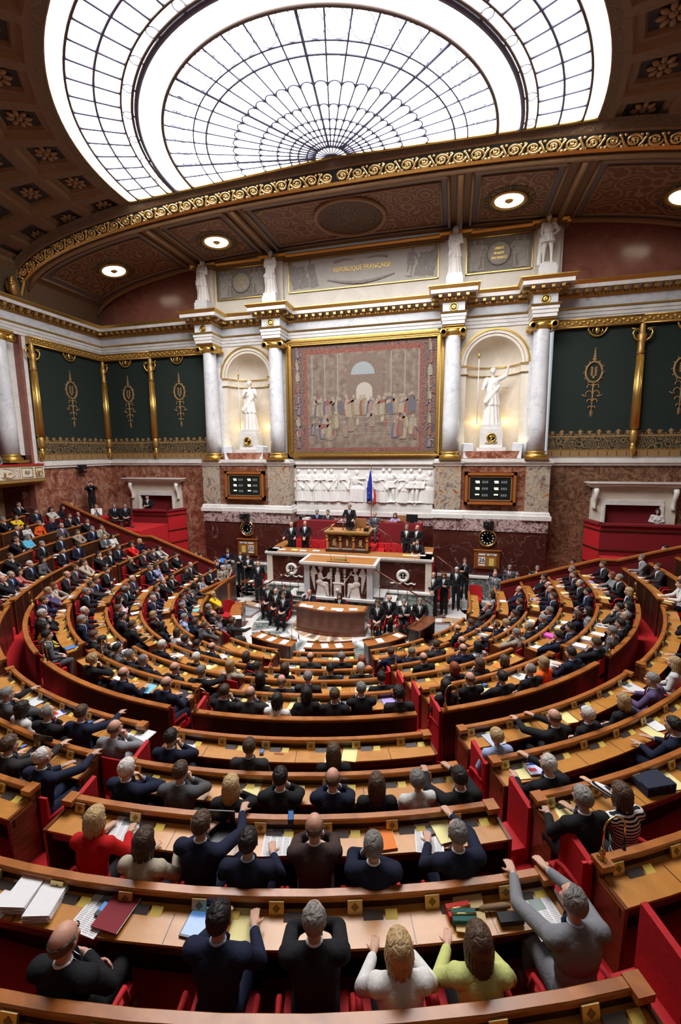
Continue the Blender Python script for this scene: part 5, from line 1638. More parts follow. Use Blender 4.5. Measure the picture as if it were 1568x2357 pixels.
SA=statue_mesh('statue_robed',(fold,nm(hang)),veil=False); SB=statue_mesh('statue_draped',(hang,nm(fold)),veil=True); SC_=statue_mesh('statue_tunic',(hang,nm(hip)),tunic=True)
PLN=[(0,.44,.33),(.44,.56,.29)]
for x,me,lb in ((-COLB,SB,'white robed statue above the leftmost column, left of the attic'),(-COLA,SA,'white draped statue above the column left of the tapestry'),(COLA,SB,'white cloaked statue above the column right of the tapestry'),(COLB,SC_,'white statue in a short tunic with bare legs above the rightmost column')):
    statue('statue',lb,me,x,-.80,12.99,1.02,PI,PLN,'statues on the attic')
SN1=statue_mesh('statue_sceptre',(((.22,.10,1.18),(.05,.22,1.30),(-.6,.5,.5)),nm(((.30,.08,1.18),(.30,.22,1.28),(0,0,1)))),vox=.015)
SN2=statue_mesh('statue_spear',(((.28,.14,1.18),(.30,.34,1.12),(.2,1,-.1)),nm(((.40,.02,1.52),(.44,.08,1.78),(0,0,1)))),vox=.015)
PN2=[(0,.16,.60),(.16,.95,.46),(.95,1.12,.40)]
for x,me,lb,q in ((-5.71,SN1,'white marble woman holding a gilded sceptre in the left niche',0),(5.71,SN2,'white marble woman raising a spear in the right niche',1)):
    o=statue('statue',lb,me,x,.12,6.46,1.34,PI,PN2,'marble statues in the niches')
    w=MB(); w.lathe([(.17+.035*math.cos(a),.035*math.sin(a)) for a in [2*PI*k/8 for k in range(9)]],(0,-0,0),24,X['gold'],M=Matrix.Rotation(PI/2,4,'X')); w.tube([(-.25,0,-.19),(-.1,.0,-.24),(0,0,-.2),(.1,0,-.24),(.25,0,-.19)],.022,6,X['gold'])
    ow=w.build('gilt_wreath',None,o); ow.location=(0,.42,.57)
    sp=MB()
    if q: sp.tube([(.60,.15,1.15),(.60,.12,3.95)],.018,8,X['statue']); sp.tube([(.60,.12,3.9),(.60,.12,4.0),(.60,.12,4.25)],[.02,.055,.004],8,X['gold']); sp.tube([(-.35,.46,2.62),(-.55,.55,2.60)],.02,6,X['gold']); sp.build('spear',None,o)
    else: sp.tube([(.42,.3,1.15),(.42,.3,3.75)],.016,8,X['statue']); sp.ball((.42,.3,3.78),.05,8,X['gold']); sp.tube([(.42,.3,3.55),(.42,.3,4.0)],[.03,.01],8,X['gold']); sp.build('sceptre',None,o)
# warm spotlights hidden low in the niches
for x in (-5.71,5.71):
    for q in (-1,1):
        l=bpy.data.lights.new('niche_spot','POINT'); l.energy=3.5; l.color=(1,.70,.22); l.shadow_soft_size=.08; o=bpy.data.objects.new('niche_spot',l); COL.objects.link(o); o.location=(x+q*.55,.62,7.75)
for i,(x,r) in enumerate(((-6.65,.3),(-4.95,-.2),(4.72,.2),(6.75,-.3))):
    b=MB(); b.box(-.20,.20,-.2,.2,0,.62,X['shaft']); b.box(-.17,.17,-.17,.17,.62,.64,X['glow']); o=b.build('floodlight_box'); o.location=(x,-.42,6.14); o.rotation_euler=(math.radians(-6),math.radians(-6 if i==0 else 3),r)
    tag(o,'marble-clad floodlight box %s'%['at the left foot of the left niche','at the right foot of the left niche','at the left foot of the right niche','at the right foot of the right niche'][i],'light','floodlight boxes under the niches')
# ---------------------------------------------------------------- columns
def column(x,y,z0,z1,label,rz=0,group='marble columns with gilded capitals'):
    o=empty('column',(x,y,z0),rz); H=z1-z0
    b=MB(); b.box(-.46,.46,-.46,.46,0,.10,X['gold']); b.lathe([(.44,.10),(.46,.14),(.44,.20),(.38,.22),(.37,.26),(.41,.29),(.40,.33),(.355,.36)],(0,0,0),28,X['gold']); b.build('base',None,o)
    s=MB(); s.lathe([(.355,.34),(.35,1.5),(.335,H*.5),(.305,H-.42),(.30,H-.38)],(0,0,0),32,X['shaft']); s.build('shaft',None,o)
    c=MB(); c.lathe([(.305,H-.42),(.34,H-.38),(.33,H-.30),(.40,H-.20),(.36,H-.16)],(0,0,0),28,X['gold'])
    for q in (-1,1):
        for yy in (-1,1):
            for rr0 in (.165,.11,.06): c.lathe([(rr0-.02,-.03),(rr0,0),(rr0-.02,.03)],(q*.39,yy*.36,H-.27),16,X['gold'],M=Matrix.Rotation(PI/2,4,'X'))
        c.tube([(q*.39,-.34,H-.27),(q*.39,.34,H-.27)],[.14,.14],12,X['gold'])
    c.box(-.38,.38,-.34,.34,H-.16,H-.08,X['gold']); c.box(-.42,.42,-.42,.42,H-.08,H,X['gold']); c.build('capital',None,o)
    return tag(o,label,'column',group)
for x,lb in ((-COLB,'leftmost pale marble column on the front wall'),(-COLA,'pale marble column between the left niche and the tapestry'),(COLA,'pale marble column between the tapestry and the right niche'),(COLB,'rightmost pale marble column on the front wall')):
    column(x,-.50,6.10,11.64,lb)
    p=MB(); p.box(-.36,.36,-.10,0,0,5.5,X['shaft']); o=p.build('pilaster'); o.location=(x,0,6.12); tag(o,'flat marble pilaster behind the '+lb[:lb.index(' on ') if ' on ' in lb else len(lb)].replace('pale marble ',''),'pilaster','pilasters behind the columns')
i=0
for s in (-1,1):
    for a in (87.6,78,68.5):
        i+=1; x,y=rp(s*a,14.32); column(x,y,6.15,11.62,'%s gallery column, %s from the corner'%('left' if s<0 else 'right',ORD[[87.6,78,68.5].index(a)+1]),math.radians(a*s))
# ---------------------------------------------------------------- tapestry
m,nt,b_=newmat('tapestry'); g=N(nt,'ShaderNodeTexCoord')
sp=N(nt,'ShaderNodeSeparateXYZ'); nt.links.new(g.outputs['Object'],sp.inputs[0])
n1=N(nt,'ShaderNodeTexNoise'); n1.inputs['Scale'].default_value=3.5; n1.inputs['Detail'].default_value=8; nt.links.new(g.outputs['Object'],n1.inputs[0])
r1=ramp(nt,[(.3,(.13,.095,.075)),(.55,(.22,.165,.13)),(.75,(.30,.24,.19))]); nt.links.new(n1.outputs['Fac'],r1.inputs[0])
v1=N(nt,'ShaderNodeTexVoronoi'); v1.inputs['Scale'].default_value=2.6; mp=N(nt,'ShaderNodeMapping'); mp.inputs['Scale'].default_value=(1.5,1,.62); nt.links.new(g.outputs['Object'],mp.inputs[0])
mv=N(nt,'ShaderNodeMixRGB'); mv.inputs[0].default_value=.12; nt.links.new(mp.outputs[0],mv.inputs[1]); nt.links.new(n1.outputs['Color'],mv.inputs[2]); nt.links.new(mv.outputs[0],v1.inputs['Vector'])
r2=ramp(nt,[(.0,(.30,.05,.05)),(.2,(.10,.13,.22)),(.4,(.45,.36,.25)),(.6,(.18,.13,.10)),(.8,(.40,.22,.22)),(1,(.48,.42,.34))]); r2.color_ramp.interpolation='CONSTANT'
sc_=N(nt,'ShaderNodeSeparateXYZ'); nt.links.new(v1.outputs['Color'],sc_.inputs[0]); nt.links.new(sc_.outputs[0],r2.inputs[0])
md=N(nt,'ShaderNodeMapRange'); md.inputs['From Min'].default_value=.30; md.inputs['From Max'].default_value=.20; nt.links.new(v1.outputs['Distance'],md.inputs[0])
zb=ramp(nt,[(.12,(0,0,0)),(.20,(.85,.85,.85)),(.56,(.85,.85,.85)),(.62,(0,0,0))]); zz=N(nt,'ShaderNodeMapRange'); zz.inputs['From Max'].default_value=5.0; nt.links.new(sp.outputs[2],zz.inputs[0]); nt.links.new(zz.outputs[0],zb.inputs[0])
mm=N(nt,'ShaderNodeMath',operation='MULTIPLY'); nt.links.new(md.outputs[0],mm.inputs[0]); nt.links.new(zb.outputs[0],mm.inputs[1])
mx=N(nt,'ShaderNodeMixRGB'); nt.links.new(mm.outputs[0],mx.inputs[0]); nt.links.new(r1.outputs[0],mx.inputs[1]); nt.links.new(r2.outputs[0],mx.inputs[2])
nt.links.new(mx.outputs[0],b_.inputs['Base Color']); b_.inputs['Roughness'].default_value=.9; X['tap']=m
X['tapred']=ornament('tapestry_red_border',(.20,.05,.04),(.28,.13,.09),7.,.6,.9,bump=.1); X['tapside']=ornament('tapestry_side_border',(.10,.075,.075),(.22,.17,.13),3.6,.5,.9,fore2=(.24,.09,.07),bump=.1); X['tappale']=simple('tapestry_pale_arch',(.42,.38,.33),.9,var=.1); X['tapblue']=simple('tapestry_grey_blue',(.30,.33,.34),.9,var=.1)
TC_=[simple('tapestry_dye_%d'%i,c,.9,var=.3,scale=12) for i,c in enumerate([(.24,.09,.07),(.11,.12,.16),(.33,.27,.20),(.19,.14,.11),(.28,.18,.16),(.28,.25,.21),(.14,.11,.10),(.24,.19,.12)])]
def flatarch(mb,cx,z0,w,h,m,y=-.031):
    pts=[(cx-w,y,z0),(cx+w,y,z0)]+[(cx+w*math.cos(PI*k/12),y,z0+h-w+w*math.sin(PI*k/12)) for k in range(13)]; mb.add(pts,[tuple(range(len(pts)))],m)
def TAPFIG(t):
    r=random.Random(11)
    for i in range(9):                                   # plain piers of a hall
        x=-2.5+i*.62
        if abs(x-.1)<.75: continue
        t.box(x-.03,x+.03,-.0295,-.028,2.2,4.5,TC_[3]); t.box(x+.10,x+.16,-.0295,-.028,2.2,4.5,TC_[5])
    flatarch(t,.12,2.2,.85,2.3,TC_[3],-.0285)
    def man(x,z,h,c,k):
        w=h*r.uniform(.15,.24); lean=r.uniform(-.12,.12)*h; y=-.0315-.0004*k
        pts=[(x-w*.9,y,z),(x-w*.2,y,z-.02),(x+w*.8,y,z),(x+w*.9+lean*.5,y,z+h*.45),(x+w*.6+lean,y,z+h*.8),(x-w*.5+lean,y,z+h*.82),(x-w*1.0+lean*.5,y,z+h*.45)]
        t.add(pts,[tuple(range(7))],TC_[c]); t.add([(p[0]*.5+x*.5+w*.2,y-.0002,p[2]*.8+(z+h*.4)*.2) for p in pts],[tuple(range(7))],TC_[(c+3)%8])
        hx=x+lean*1.1; t.add([(hx+h*.075*math.cos(a),y,z+h*.90+h*.085*math.sin(a)) for a in [2*PI*q/10 for q in range(10)]],[tuple(range(10))],TC_[2])
        if r.random()<.6:
            s=r.choice((-1,1)); t.add([(x+lean,y,z+h*.76),(x+s*w*1.9,y,z+h*r.uniform(.5,.85)),(x+s*w*1.9,y,z+h*.5),(x+lean,y,z+h*.66)],[(0,1,2,3)],TC_[(c+1)%8])
    k=0
    for i in range(30): k+=1; man(-2.35+i*.160+r.uniform(-.04,.04),1.72+r.uniform(-.05,.1),r.uniform(.78,.95),r.choice([0,1,2,2,4,5,6,7]),k)
    for x0,x1,n in ((-2.4,-1.2,9),(1.45,2.45,9)):
        for i in range(n): k+=1; man(r.uniform(x0,x1),r.uniform(.55,1.15),r.uniform(.65,.95),r.choice([0,0,1,2,4,5,7]),k)
    for x,z in ((-.75,.75),(.5,1.2),(-.5,1.0)): k+=1; man(x,z,.75,r.choice([0,1,4]),k)
    for s in (-1,1):
        for i in range(9): k+=1; man(s*3.08,.25+i*.52,.50,r.choice([1,2,5,7,0]),k)
o=empty('tapestry',(0,-.06,6.42)); t=MB(); t.box(-3.42,3.42,-.02,.0,0,5.05,X['tapside']); t.box(-2.75,2.75,-.024,-.02,.12,4.75,X['tapred']); t.box(-2.62,2.62,-.028,-.024,.24,4.55,X['tap'])
TAPFIG(t)
def flatarch0(mb,cx,z0,w,h,m,y=-.031):
    pts=[(cx-w,y,z0),(cx+w,y,z0)]+[(cx+w*math.cos(PI*k/12),y,z0+h-w+w*math.sin(PI*k/12)) for k in range(13)]; mb.add(pts,[tuple(range(len(pts)))],m)
flatarch(t,.12,2.35,.38,.85,X['tappale']); flatarch(t,.05,3.55,.55,.56,X['tapblue'])
for zz0 in (.9,1.15,1.4,1.65): t.box(-1.6+zz0*.3,1.7-zz0*.2,-.0295,-.028,zz0,zz0+.02,TC_[5])
t.build('woven_cloth',None,o)
fr=MB()
for a,w_,yy in ((0,.30,-.14),(.06,.16,-.20),(.20,.05,-.17)):
    L,Rr,B,T=-3.66+a,3.66-a,-.26+a,5.26-a
    pth=mitre([(L,B),(L,T),(Rr,T),(Rr,B),(L,B)])
    for (x0,x1,z0,z1) in ((L,L+w_,B,T),(Rr-w_,Rr,B,T),(L,Rr,T-w_,T),(L,Rr,B,B+w_)): fr.box(x0,x1,yy,0.05,z0,z1,X['gold'])
fr.tube([(-3.52,-.2,-.12),(3.52,-.2,-.12),(3.52,-.2,5.12),(-3.52,-.2,5.12),(-3.52,-.2,-.12)],.06,8,X['golddark'],smooth=True)
fr.build('gilt_frame',None,o); tag(o,'huge woven tapestry with crowd of figures in a gilt frame','tapestry')
# ---------------------------------------------------------------- white relief
def flat(me,name,sy=.25,mat=None):
    c=me.copy(); c.name=name
    for v in c.vertices: v.co.y=max(-.25,v.co.y)*sy
    if mat: c.materials[0]=mat
    return c
fa_=flat(SA,'relief_a',.75,X['plaster']); fb_=flat(SB,'relief_b',.75,X['plaster']); fc_=flat(SC_,'relief_c',.75,X['plaster'])
sitp=[('m',robe(0,.62,.30,.26,1.2,.6,9,.1)),('e',(0,0,.62),(.26,.14,.14)),('e',(-.08,0,.95),(.17,.11,.22)),('c',(-.08,0,1.1),(-.06,0,1.24),.05,.05),('c',(-.2,0,1.05),(.18,.06,.85),.06,.04),('c',(.0,.05,1.05),(.32,.08,1.08),.055,.04)]+head((-.05,0,1.33),1.0,True)+[('e',(-.05,-.03,1.36),(.095,.105,.1))]
fs_=flat(fuse('relief_seated',sitp,.018,2,X['plaster']),'relief_s',.5,X['plaster'])
rel=empty('bas_relief',(0,0,4.06)); k=0
bk=MB(); bk.box(-3.3,3.3,.0,.03,0,1.66,X['plaster']); bk.build('slab',None,rel)
rnd=random.Random(3); xs_=[-3.1,-2.75,-2.2,-1.85,-1.4,-.9,-.25,.45,1.0,1.4,1.95,2.25,2.7,3.05]
for x in xs_:
    me=fs_ if abs(x+.25)<.1 or abs(x-3.05)<.01 else rnd.choice([fa_,fb_,fc_]); f=kid('carved_figure',me,rel); s=.93 if me is not fs_ else 1.1
    f.scale=(s*(1 if rnd.random()<.5 else -1)*1.05,s,s*rnd.uniform(.93,.97)); f.rotation_euler=(0,rnd.uniform(-.08,.08),PI); f.location=(x,-.01,.03)
tag(rel,'long white marble bas-relief of robed figures behind the flag','relief')
# ---------------------------------------------------------------- painted attic panels with gilt lettering
def text(name,s,size,mat,loc,parent=None,rot=(PI/2,0,0),ext=.008,sx=1):
    c=bpy.data.curves.new(name,'FONT'); c.body=s; c.size=size; c.extrude=ext; c.align_x='CENTER'; c.align_y='CENTER'
    tmp=bpy.data.objects.new(name,c); COL.objects.link(tmp); dg=bpy.context.evaluated_depsgraph_get(); dg.update()
    me=bpy.data.meshes.new_from_object(tmp.evaluated_get(dg)); bpy.data.objects.remove(tmp)
    me.materials.clear(); me.materials.append(mat); me.name=name
    o=kid(name,me,parent) if parent else link(name,me); o.location=loc; o.rotation_euler=rot; o.scale=(sx,1,1); return o
def frame_box(mb,x0,x1,z0,z1,w,y0,y1,m):
    for a in ((x0,x1,z0,z0+w),(x0,x1,z1-w,z1),(x0,x0+w,z0,z1),(x1-w,x1,z0,z1)): mb.box(a[0],a[1],y0,y1,a[2],a[3],m)
X['grisdark']=simple('grisaille_dark_ground',(.24,.215,.19),.7,bump=.8,scale=6,var=.35); X['palepaint']=simple('pale_painted_ground',(.58,.54,.48),.7,var=.12,scale=5)
def fig(parent,me,x,z,s,rz=0,flip=1):
    f=kid('painted_figure',me,parent); f.scale=(s*flip,s*.6,s); f.rotation_euler=(0,rz,PI); f.location=(x,-.02,z)
gf_=[flat(q,'grisaille_%d'%i,.3,X['grisaille']) for i,q in enumerate((SA,SB,SC_,fs_))]
o=empty('painted_panel',(0,-.27,13.72)); m=MB(); m.box(-3.3,3.3,-.02,0,0,1.28,X['palepaint']); m.build('ground',None,o); m=MB(); frame_box(m,-3.35,3.35,-.05,1.33,.04,-.05,0,X['gold']); m.build('gilt_fillet',None,o)
for x,k,rz,fl_ in ((-2.95,1,.25,1),(-2.55,3,.12,1),(-2.1,0,.2,-1),(2.95,1,-.25,-1),(2.55,3,-.12,-1),(2.1,2,-.15,1)): fig(o,gf_[k],x,.12,.66,rz,fl_)
m=MB()
m.tube([(-1.5+3.0*i/16,-.03,.34-.22*math.sin(PI*i/16)) for i in range(17)],[.03+.05*math.sin(PI*i/16) for i in range(17)],8,X['grisaille'])
for s in (-1,1): m.ball((s*2.9,-.02,.75),(.35,.03,.28),12,X['grisaille'],rot=Euler((0,s*.6,0)).to_matrix()); m.tube([(s*1.2,-.03,1.05),(s*.7,-.03,1.12),(s*.3,-.03,1.08)],[.05,.035,.01],6,X['grisaille'])
m.build('garland',None,o); text('lettering','RÉPUBLIQUE FRANÇAISE',.27,X['gold'],(0.05,-.04,.72),o,sx=.86)
tag(o,'long painted attic panel reading République française in gold','painting')
for s in (-1,1):
    o=empty('painted_panel',(s*5.72,-.27,13.72)); m=MB(); m.box(-1.22,1.22,-.02,0,0,1.28,X['grisdark']); m.build('ground',X['grisdark'],o); m=MB(); frame_box(m,-1.28,1.28,-.05,1.33,.04,-.05,0,X['gold']); m.build('gilt_fillet',None,o)
    for x,k,f_ in ((-.95,0,1),(-.68,2,1),(.68,2,-1),(.95,1,-1)): fig(o,gf_[k],x,.06,.66,0,f_)
    m=MB(); m.ball((0,-.02,.66),(.36,.03,.40),20,X['palepaint']); m.lathe([(.40,-.03),(.47,0),(.40,.03)],(0,-.03,.66),28,X['grisaille'],M=Matrix.Rotation(PI/2,4,'X')); m.build('medallion',None,o)
    for i,w_ in enumerate(('LIBERTÉ','ÉGALITÉ','FRATERNITÉ')): text('lettering',w_,.13,X['gold'],(0,-.065,.84-.18*i),o,ext=.004,sx=.8)
    tag(o,'painted attic panel with lettered medallion, %s of the long one'%('left' if s<0 else 'right'),'painting')
# ---------------------------------------------------------------- green wall hangings and gilt half-columns
def hanging(x0,x1,label,y=-.03,rz=0,base=None):
    w=x1-x0; o=empty('wall_hanging',base or ((x0+x1)/2,y,6.2),rz); h=w/2
    m=MB(); m.box(-h,h,-.01,.02,0,5.1,X['greencloth']); m.build('cloth',None,o)
    m=MB(); m.box(-h,h,-.02,-.01,.30,.95,X['border']); m.box(-h,h,-.03,-.01,.0,.24,X['medal']); m.box(-h,h,-.03,-.01,.24,.30,X['golddark']); m.box(-h,h,-.025,-.01,.80,.86,X['medal'])
    n=max(3,int(w/.34))
    for i in range(n):
        x=-h+w*(i+.5)/n; m.ball((x,-.015,.98),(.07,.012,.13 if i%2 else .08),8,X['medal']); m.tube([(x-.10,-.018,.97),(x-.08,-.018,1.05),(x-.03,-.018,1.0)],.012,5,X['medal']); m.tube([(x+.10,-.018,.97),(x+.08,-.018,1.05),(x+.03,-.018,1.0)],.012,5,X['medal'])
        m.box(x-.01,x+.01,-.034,-.03,.02,.22,X['ceildark'])
    m.build('woven_border',None,o)
    m=MB(); zc=3.38
    m.tube([(.30*math.cos(2*PI*k/28),-.02,zc+.40*math.sin(2*PI*k/28)) for k in range(29)],.045,6,X['medal'])
    for k in range(12): a=2*PI*k/12; m.ball((.37*math.cos(a),-.02,zc+.47*math.sin(a)),(.03,.012,.03),6,X['medal'])
    for k in range(5): m.ball((0,-.02,zc+.50+.1*k),(.09-.016*k,.012,.06),6,X['medal'])
    for k in range(5):
        for s in (-1,1): m.ball((s*.07*(1 if k else 0)+s*.02*k*0,-.02,zc-.2+.09*k),(.07,.012,.04),6,X['medal'],rot=Euler((0,-s*.7,0)).to_matrix())
    m.tube([(0,-.02,zc-.4),(0,-.02,zc-1.75)],[.03,.02],6,X['medal'])
    for s in (-1,1):
        for zz,r0 in ((zc-.58,.13),(zc-.85,.15),(zc-1.15,.11),(zc-1.4,.07)): m.tube([(s*(.02+r0*(1-math.cos(a))*.75),-.02,zz+r0*.8*math.sin(a)) for a in [PI*k/7 for k in range(9)]],.022,5,X['medal'])
        m.tube([(s*.16,-.02,zc-.95),(s*.3,-.02,zc-.93),(s*.40,-.02,zc-.86)],[.03,.03,.01],5,X['medal'])
    m.ball((0,-.02,zc-1.62),(.06,.012,.16),8,X['medal']); m.build('woven_medallion',None,o)
    m=MB(); m.box(-h,h,-.16,.02,5.1,5.44,X['golddark']); m.tube([(-h,-.17,5.12),(h,-.17,5.12)],.03,6,X['gold']); m.tube([(-h,-.17,5.42),(h,-.17,5.42)],.03,6,X['gold'])
    for k in range(int(w/.14)): m.ball((-h+.07+.14*k,-.17,5.27+(.04 if k%2 else -.03)),(.07,.04,.06),6,X['gold'])
    m.tube([(.34*math.cos(a),-.08,5.12+.34*math.sin(a)*1.05) for a in [PI+PI*k/12 for k in range(13)]],.04,6,X['gold']); m.ball((0,-.08,5.0),(.09,.04,.16),8,X['gold'])
    for s in (-1,1): m.tube([(s*.12,-.08,5.1),(s*.2,-.08,4.95),(s*.12,-.08,4.9)],.02,5,X['gold'])
    m.build('gilt_valance',None,o); return tag(o,label,'hanging','green wall hangings with gold woven borders')
def halfcol(x,y,label,rz=0):
    o=empty('gilt_pilaster',(x,y,6.14),rz); m=MB()
    m.lathe([(0,0),(.03,.02),(.05,.12),(.11,.22),(.12,.42),(.09,.52),(.10,.60)],(0,0,0),14,X['gold']); m.lathe([(.10,.60),(.14,.75),(.15,1.0),(.11,1.15)],(0,0,0),14,X['golddark']); m.build('base',None,o)
    m=MB(); n=14
    m.lathe([(.15,1.15),(.14,2.6),(.12,4.0)],(0,0,0),28,X['gold'])
    for k in range(n): a=2*PI*k/n; m.tube([(.15*math.cos(a),.15*math.sin(a),1.2),(.12*math.cos(a),.12*math.sin(a),4.0)],.016,4,X['gold'])
    m.build('shaft',None,o); m=MB(); m.lathe([(.10,4.0),(.15,4.08),(.12,4.2),(.13,4.5),(.17,4.75),(.12,4.8),(.10,5.1),(.04,5.45)],(0,0,0),16,X['golddark'])
    for s in (-1,1): m.tube([(s*.10,-.05,4.5),(s*.26,-.06,4.62),(s*.34,-.06,4.82),(s*.28,-.06,4.95),(s*.2,-.06,4.88)],[.03,.04,.035,.03,.02],6,X['gold']); m.tube([(s*.14,-.05,4.95),(s*.38,-.06,5.0)],.025,6,X['gold'])
    m.build('capital',None,o); return tag(o,label,'pilaster','gilt half columns between the hangings')
hanging(-14.18,-11.1,'green hanging with gold lyre medallion, left wall section next to the corner'); hanging(-11.1,-8.0,'green hanging with gold leaf medallion, between the corner and leftmost column')
hanging(8.0,11.13,'green hanging with gold tree medallion, right of the rightmost column'); hanging(11.13,14.18,'green hanging with gold medallion at the right edge of the photo')
hanging(-2.15,2.15,'wide green hanging on the left side wall',rz=PI/2,base=(-14.17,-2.18,6.2)); hanging(-2.15,2.15,'wide green hanging on the right side wall',rz=-PI/2,base=(14.17,-2.18,6.2))
halfcol(-11.1,-.14,'gilt half column between the two left front hangings'); halfcol(11.13,-.14,'gilt half column between the two right front hangings'); halfcol(-14.05,-.14,'gilt half column in the left corner'); halfcol(-14.05,-4.2,'gilt half column at the far left end of the side wall',PI/2); halfcol(14.05,-.14,'gilt half column in the right corner')
# ---------------------------------------------------------------- score boards, clocks, calendars, cameras
for s in (-1,1):
    nmx='left' if s<0 else 'right'
    o=empty('vote_board',(s*5.70,-.70,4.18)); m=MB(); frame_box(m,-1.05,1.05,0,1.40,.20,-.16,.02,X['mahogany']); frame_box(m,-1.02,1.02,.03,1.37,.10,-.20,-.1,X['rail']); m.build('wooden_frame',None,o)
    m=MB(); frame_box(m,-.86,.86,.19,1.21,.035,-.15,-.1,X['plate']); m.build('gilt_fillet',None,o); m=MB(); m.box(-.84,.84,-.12,-.02,.2,1.2,X['boardblack']); m.build('panel',None,o)
    for r_i,zz in enumerate((.98,.70,.42)):
        for c,xx in enumerate((-.42,.34)):
            m=MB(); m.box(xx-.22,xx+.36,-.126,-.12,zz-.075,zz+.075,X['black']); m.box(xx-.18,xx-.01,-.130,-.126,zz+.0,zz+.055,X['led']); 
            if r_i<2: m.box(xx-.16,xx+.0,-.130,-.126,zz-.05,zz-.008,X['led'])
            cw=m.build('counter_window',None,o)
            for d in range(3): m=MB(); m.box(xx+.10+d*.085,xx+.16+d*.085,-.130,-.126,zz-.05,zz+.05,X['digit']); m.build('digit',None,cw)
    tag(o,'framed black voting board with lit labels, %s of the relief'%nmx,'board')
    o=empty('wall_clock',(s*5.68,-.78,2.74)); m=MB(); RX=Matrix.Rotation(PI/2,4,'X'); m.lathe([(.30,0),(.30,.04),(.35,.07),(.39,.05),(.39,0)],(0,0,0),32,X['brass'],M=RX); m.build('rim',None,o); m=MB(); m.lathe([(0,.03),(.31,.03)],(0,0,0),32,X['boardblack'],False,M=RX); dl=m.build('dial',None,o)
    for k in range(12): m=MB(); a=2*PI*k/12; m.lathe([(0,.036),(.032,.034)],(.235*math.sin(a),0,.235*math.cos(a)),10,X['flagwhite'],False,M=RX); m.build('hour_marker',None,dl)
    m=MB(); m.tube([(0,-.045,0),(.11*math.sin(2.35),-.045,.11*math.cos(2.35))],.010,5,X['brass']); m.tube([(0,-.05,0),(.17*math.sin(2.6),-.05,.17*math.cos(2.6))],.007,5,X['brass']); m.build('hands',None,o)
    tag(o,'round brass-rimmed wall clock above the %s notice board'%nmx,'clock')
    o=empty('calendar_board',(s*5.68,-.78,1.38)); m=MB(); m.box(-.52,.52,-.06,.0,0,.80,X['rail']); m.box(-.56,.56,-.09,.02,.80,.84,X['rail']); frame_box(m,-.48,.48,.04,.77,.025,-.075,-.06,X['brass']); frame_box(m,-.41,.41,.11,.70,.012,-.072,-.06,X['brass']); m.build('case',None,o)
    xx=-s*.20
    for a,b,c,d in ((xx-.14,xx+.14,.26,.52),(xx-.14,xx+.14,.60,.68),(xx-.14,xx+.14,.13,.21),(-xx-.20,-xx+.20,.60,.68)): m=MB(); m.box(a,b,-.075,-.06,c,d,X['flagwhite']); m.build('date_card',None,o)
    m=MB(); m.box(-xx-.22,-xx+.20,-.07,-.06,.12,.50,X['leather']); m.box(-xx-.10,-xx+.10,-.075,-.07,.15,.48,X['yellow']); m.build('notice',None,o)
    text('date','26',.26,X['boardblack'],(xx,-.08,.385),o,ext=.002); text('month','SEANCE',.05,X['boardblack'],(-xx,-.08,.64),o,ext=.002)
    tag(o,'wooden notice board showing the date 26, %s of the rostrum'%nmx,'board')
    o=empty('remote_camera',(s*5.70,-.80,3.36)); m=MB(); m.box(-.22,.02,-.28,-.02,-.10,.12,X['black']); m.tube([(-.1,-.28,.0),(-.1,-.40,.0)],.055,10,X['black']); m.build('camera_body',None,o); m=MB(); m.box(.06,.20,-.16,.0,-.28,.14,X['black']); m.ball((.02,-.1,-.2),.07,10,X['metal']); m.build('bracket',None,o)
    tag(o,'black remote camera on the violet marble, %s side'%nmx,'camera')
o=empty('remote_camera',(-14.05,-2.2,5.72)); m=MB(); m.box(.05,.30,-.2,.12,-.02,.22,X['black']); m.tube([(.2,-.2,.1),(.22,-.42,.08)],.06,10,X['black']); m.build('camera_body',None,o); m=MB(); m.box(0,.12,-.02,.30,-.20,-.10,X['black']); m.box(.08,.16,-.05,.05,-.2,.0,X['black']); m.build('bracket',None,o); tag(o,'black camera mounted high on the pink marble of the left wall','camera')
# ---------------------------------------------------------------- ceiling lamps
for x,lb in ((-11.2,'round ceiling lamp far left of the painted vault'),(-5.9,'round ceiling lamp left of the oval painting'),(5.85,'round ceiling lamp right of the oval painting'),(11.4,'round ceiling lamp at the right edge of the vault')):
    z=vault(x); sl=(vault(x+.1)-vault(x-.1))/.2
    o=empty('ceiling_lamp',(x,-2.1,z-.06)); o.rotation_euler=(0,-math.atan(sl),0)
    m=MB(); m.lathe([(.62,.02),(.66,-.03),(.56,-.07),(.50,-.03),(.48,0)],(0,0,0),32,X['golddark']); m.build('rim',None,o)
    m=MB(); m.lathe([(0,-.02),(.49,-.02)],(0,0,0),32,X['glow'],False); m.build('glass',None,o)
    m=MB(); m.lathe([(0,-.10),(.06,-.09),(.10,-.05),(.14,-.04),(.15,-.02)],(0,0,0),16,X['golddark']); 
    for k in range(4): a=PI/4+k*PI/2; m.tube([(.1*math.cos(a),.1*math.sin(a),-.035),(.5*math.cos(a),.5*math.sin(a),-.035)],.010,4,X['golddark'])
    m.build('hub',None,o); m=MB(); m.lathe([(.66,-.01),(.9,.0)],(0,0,0),32,X['border'],False); m.build('painted_wreath',None,o); tag(o,lb,'ceiling lamp','round lamps in the painted vault')
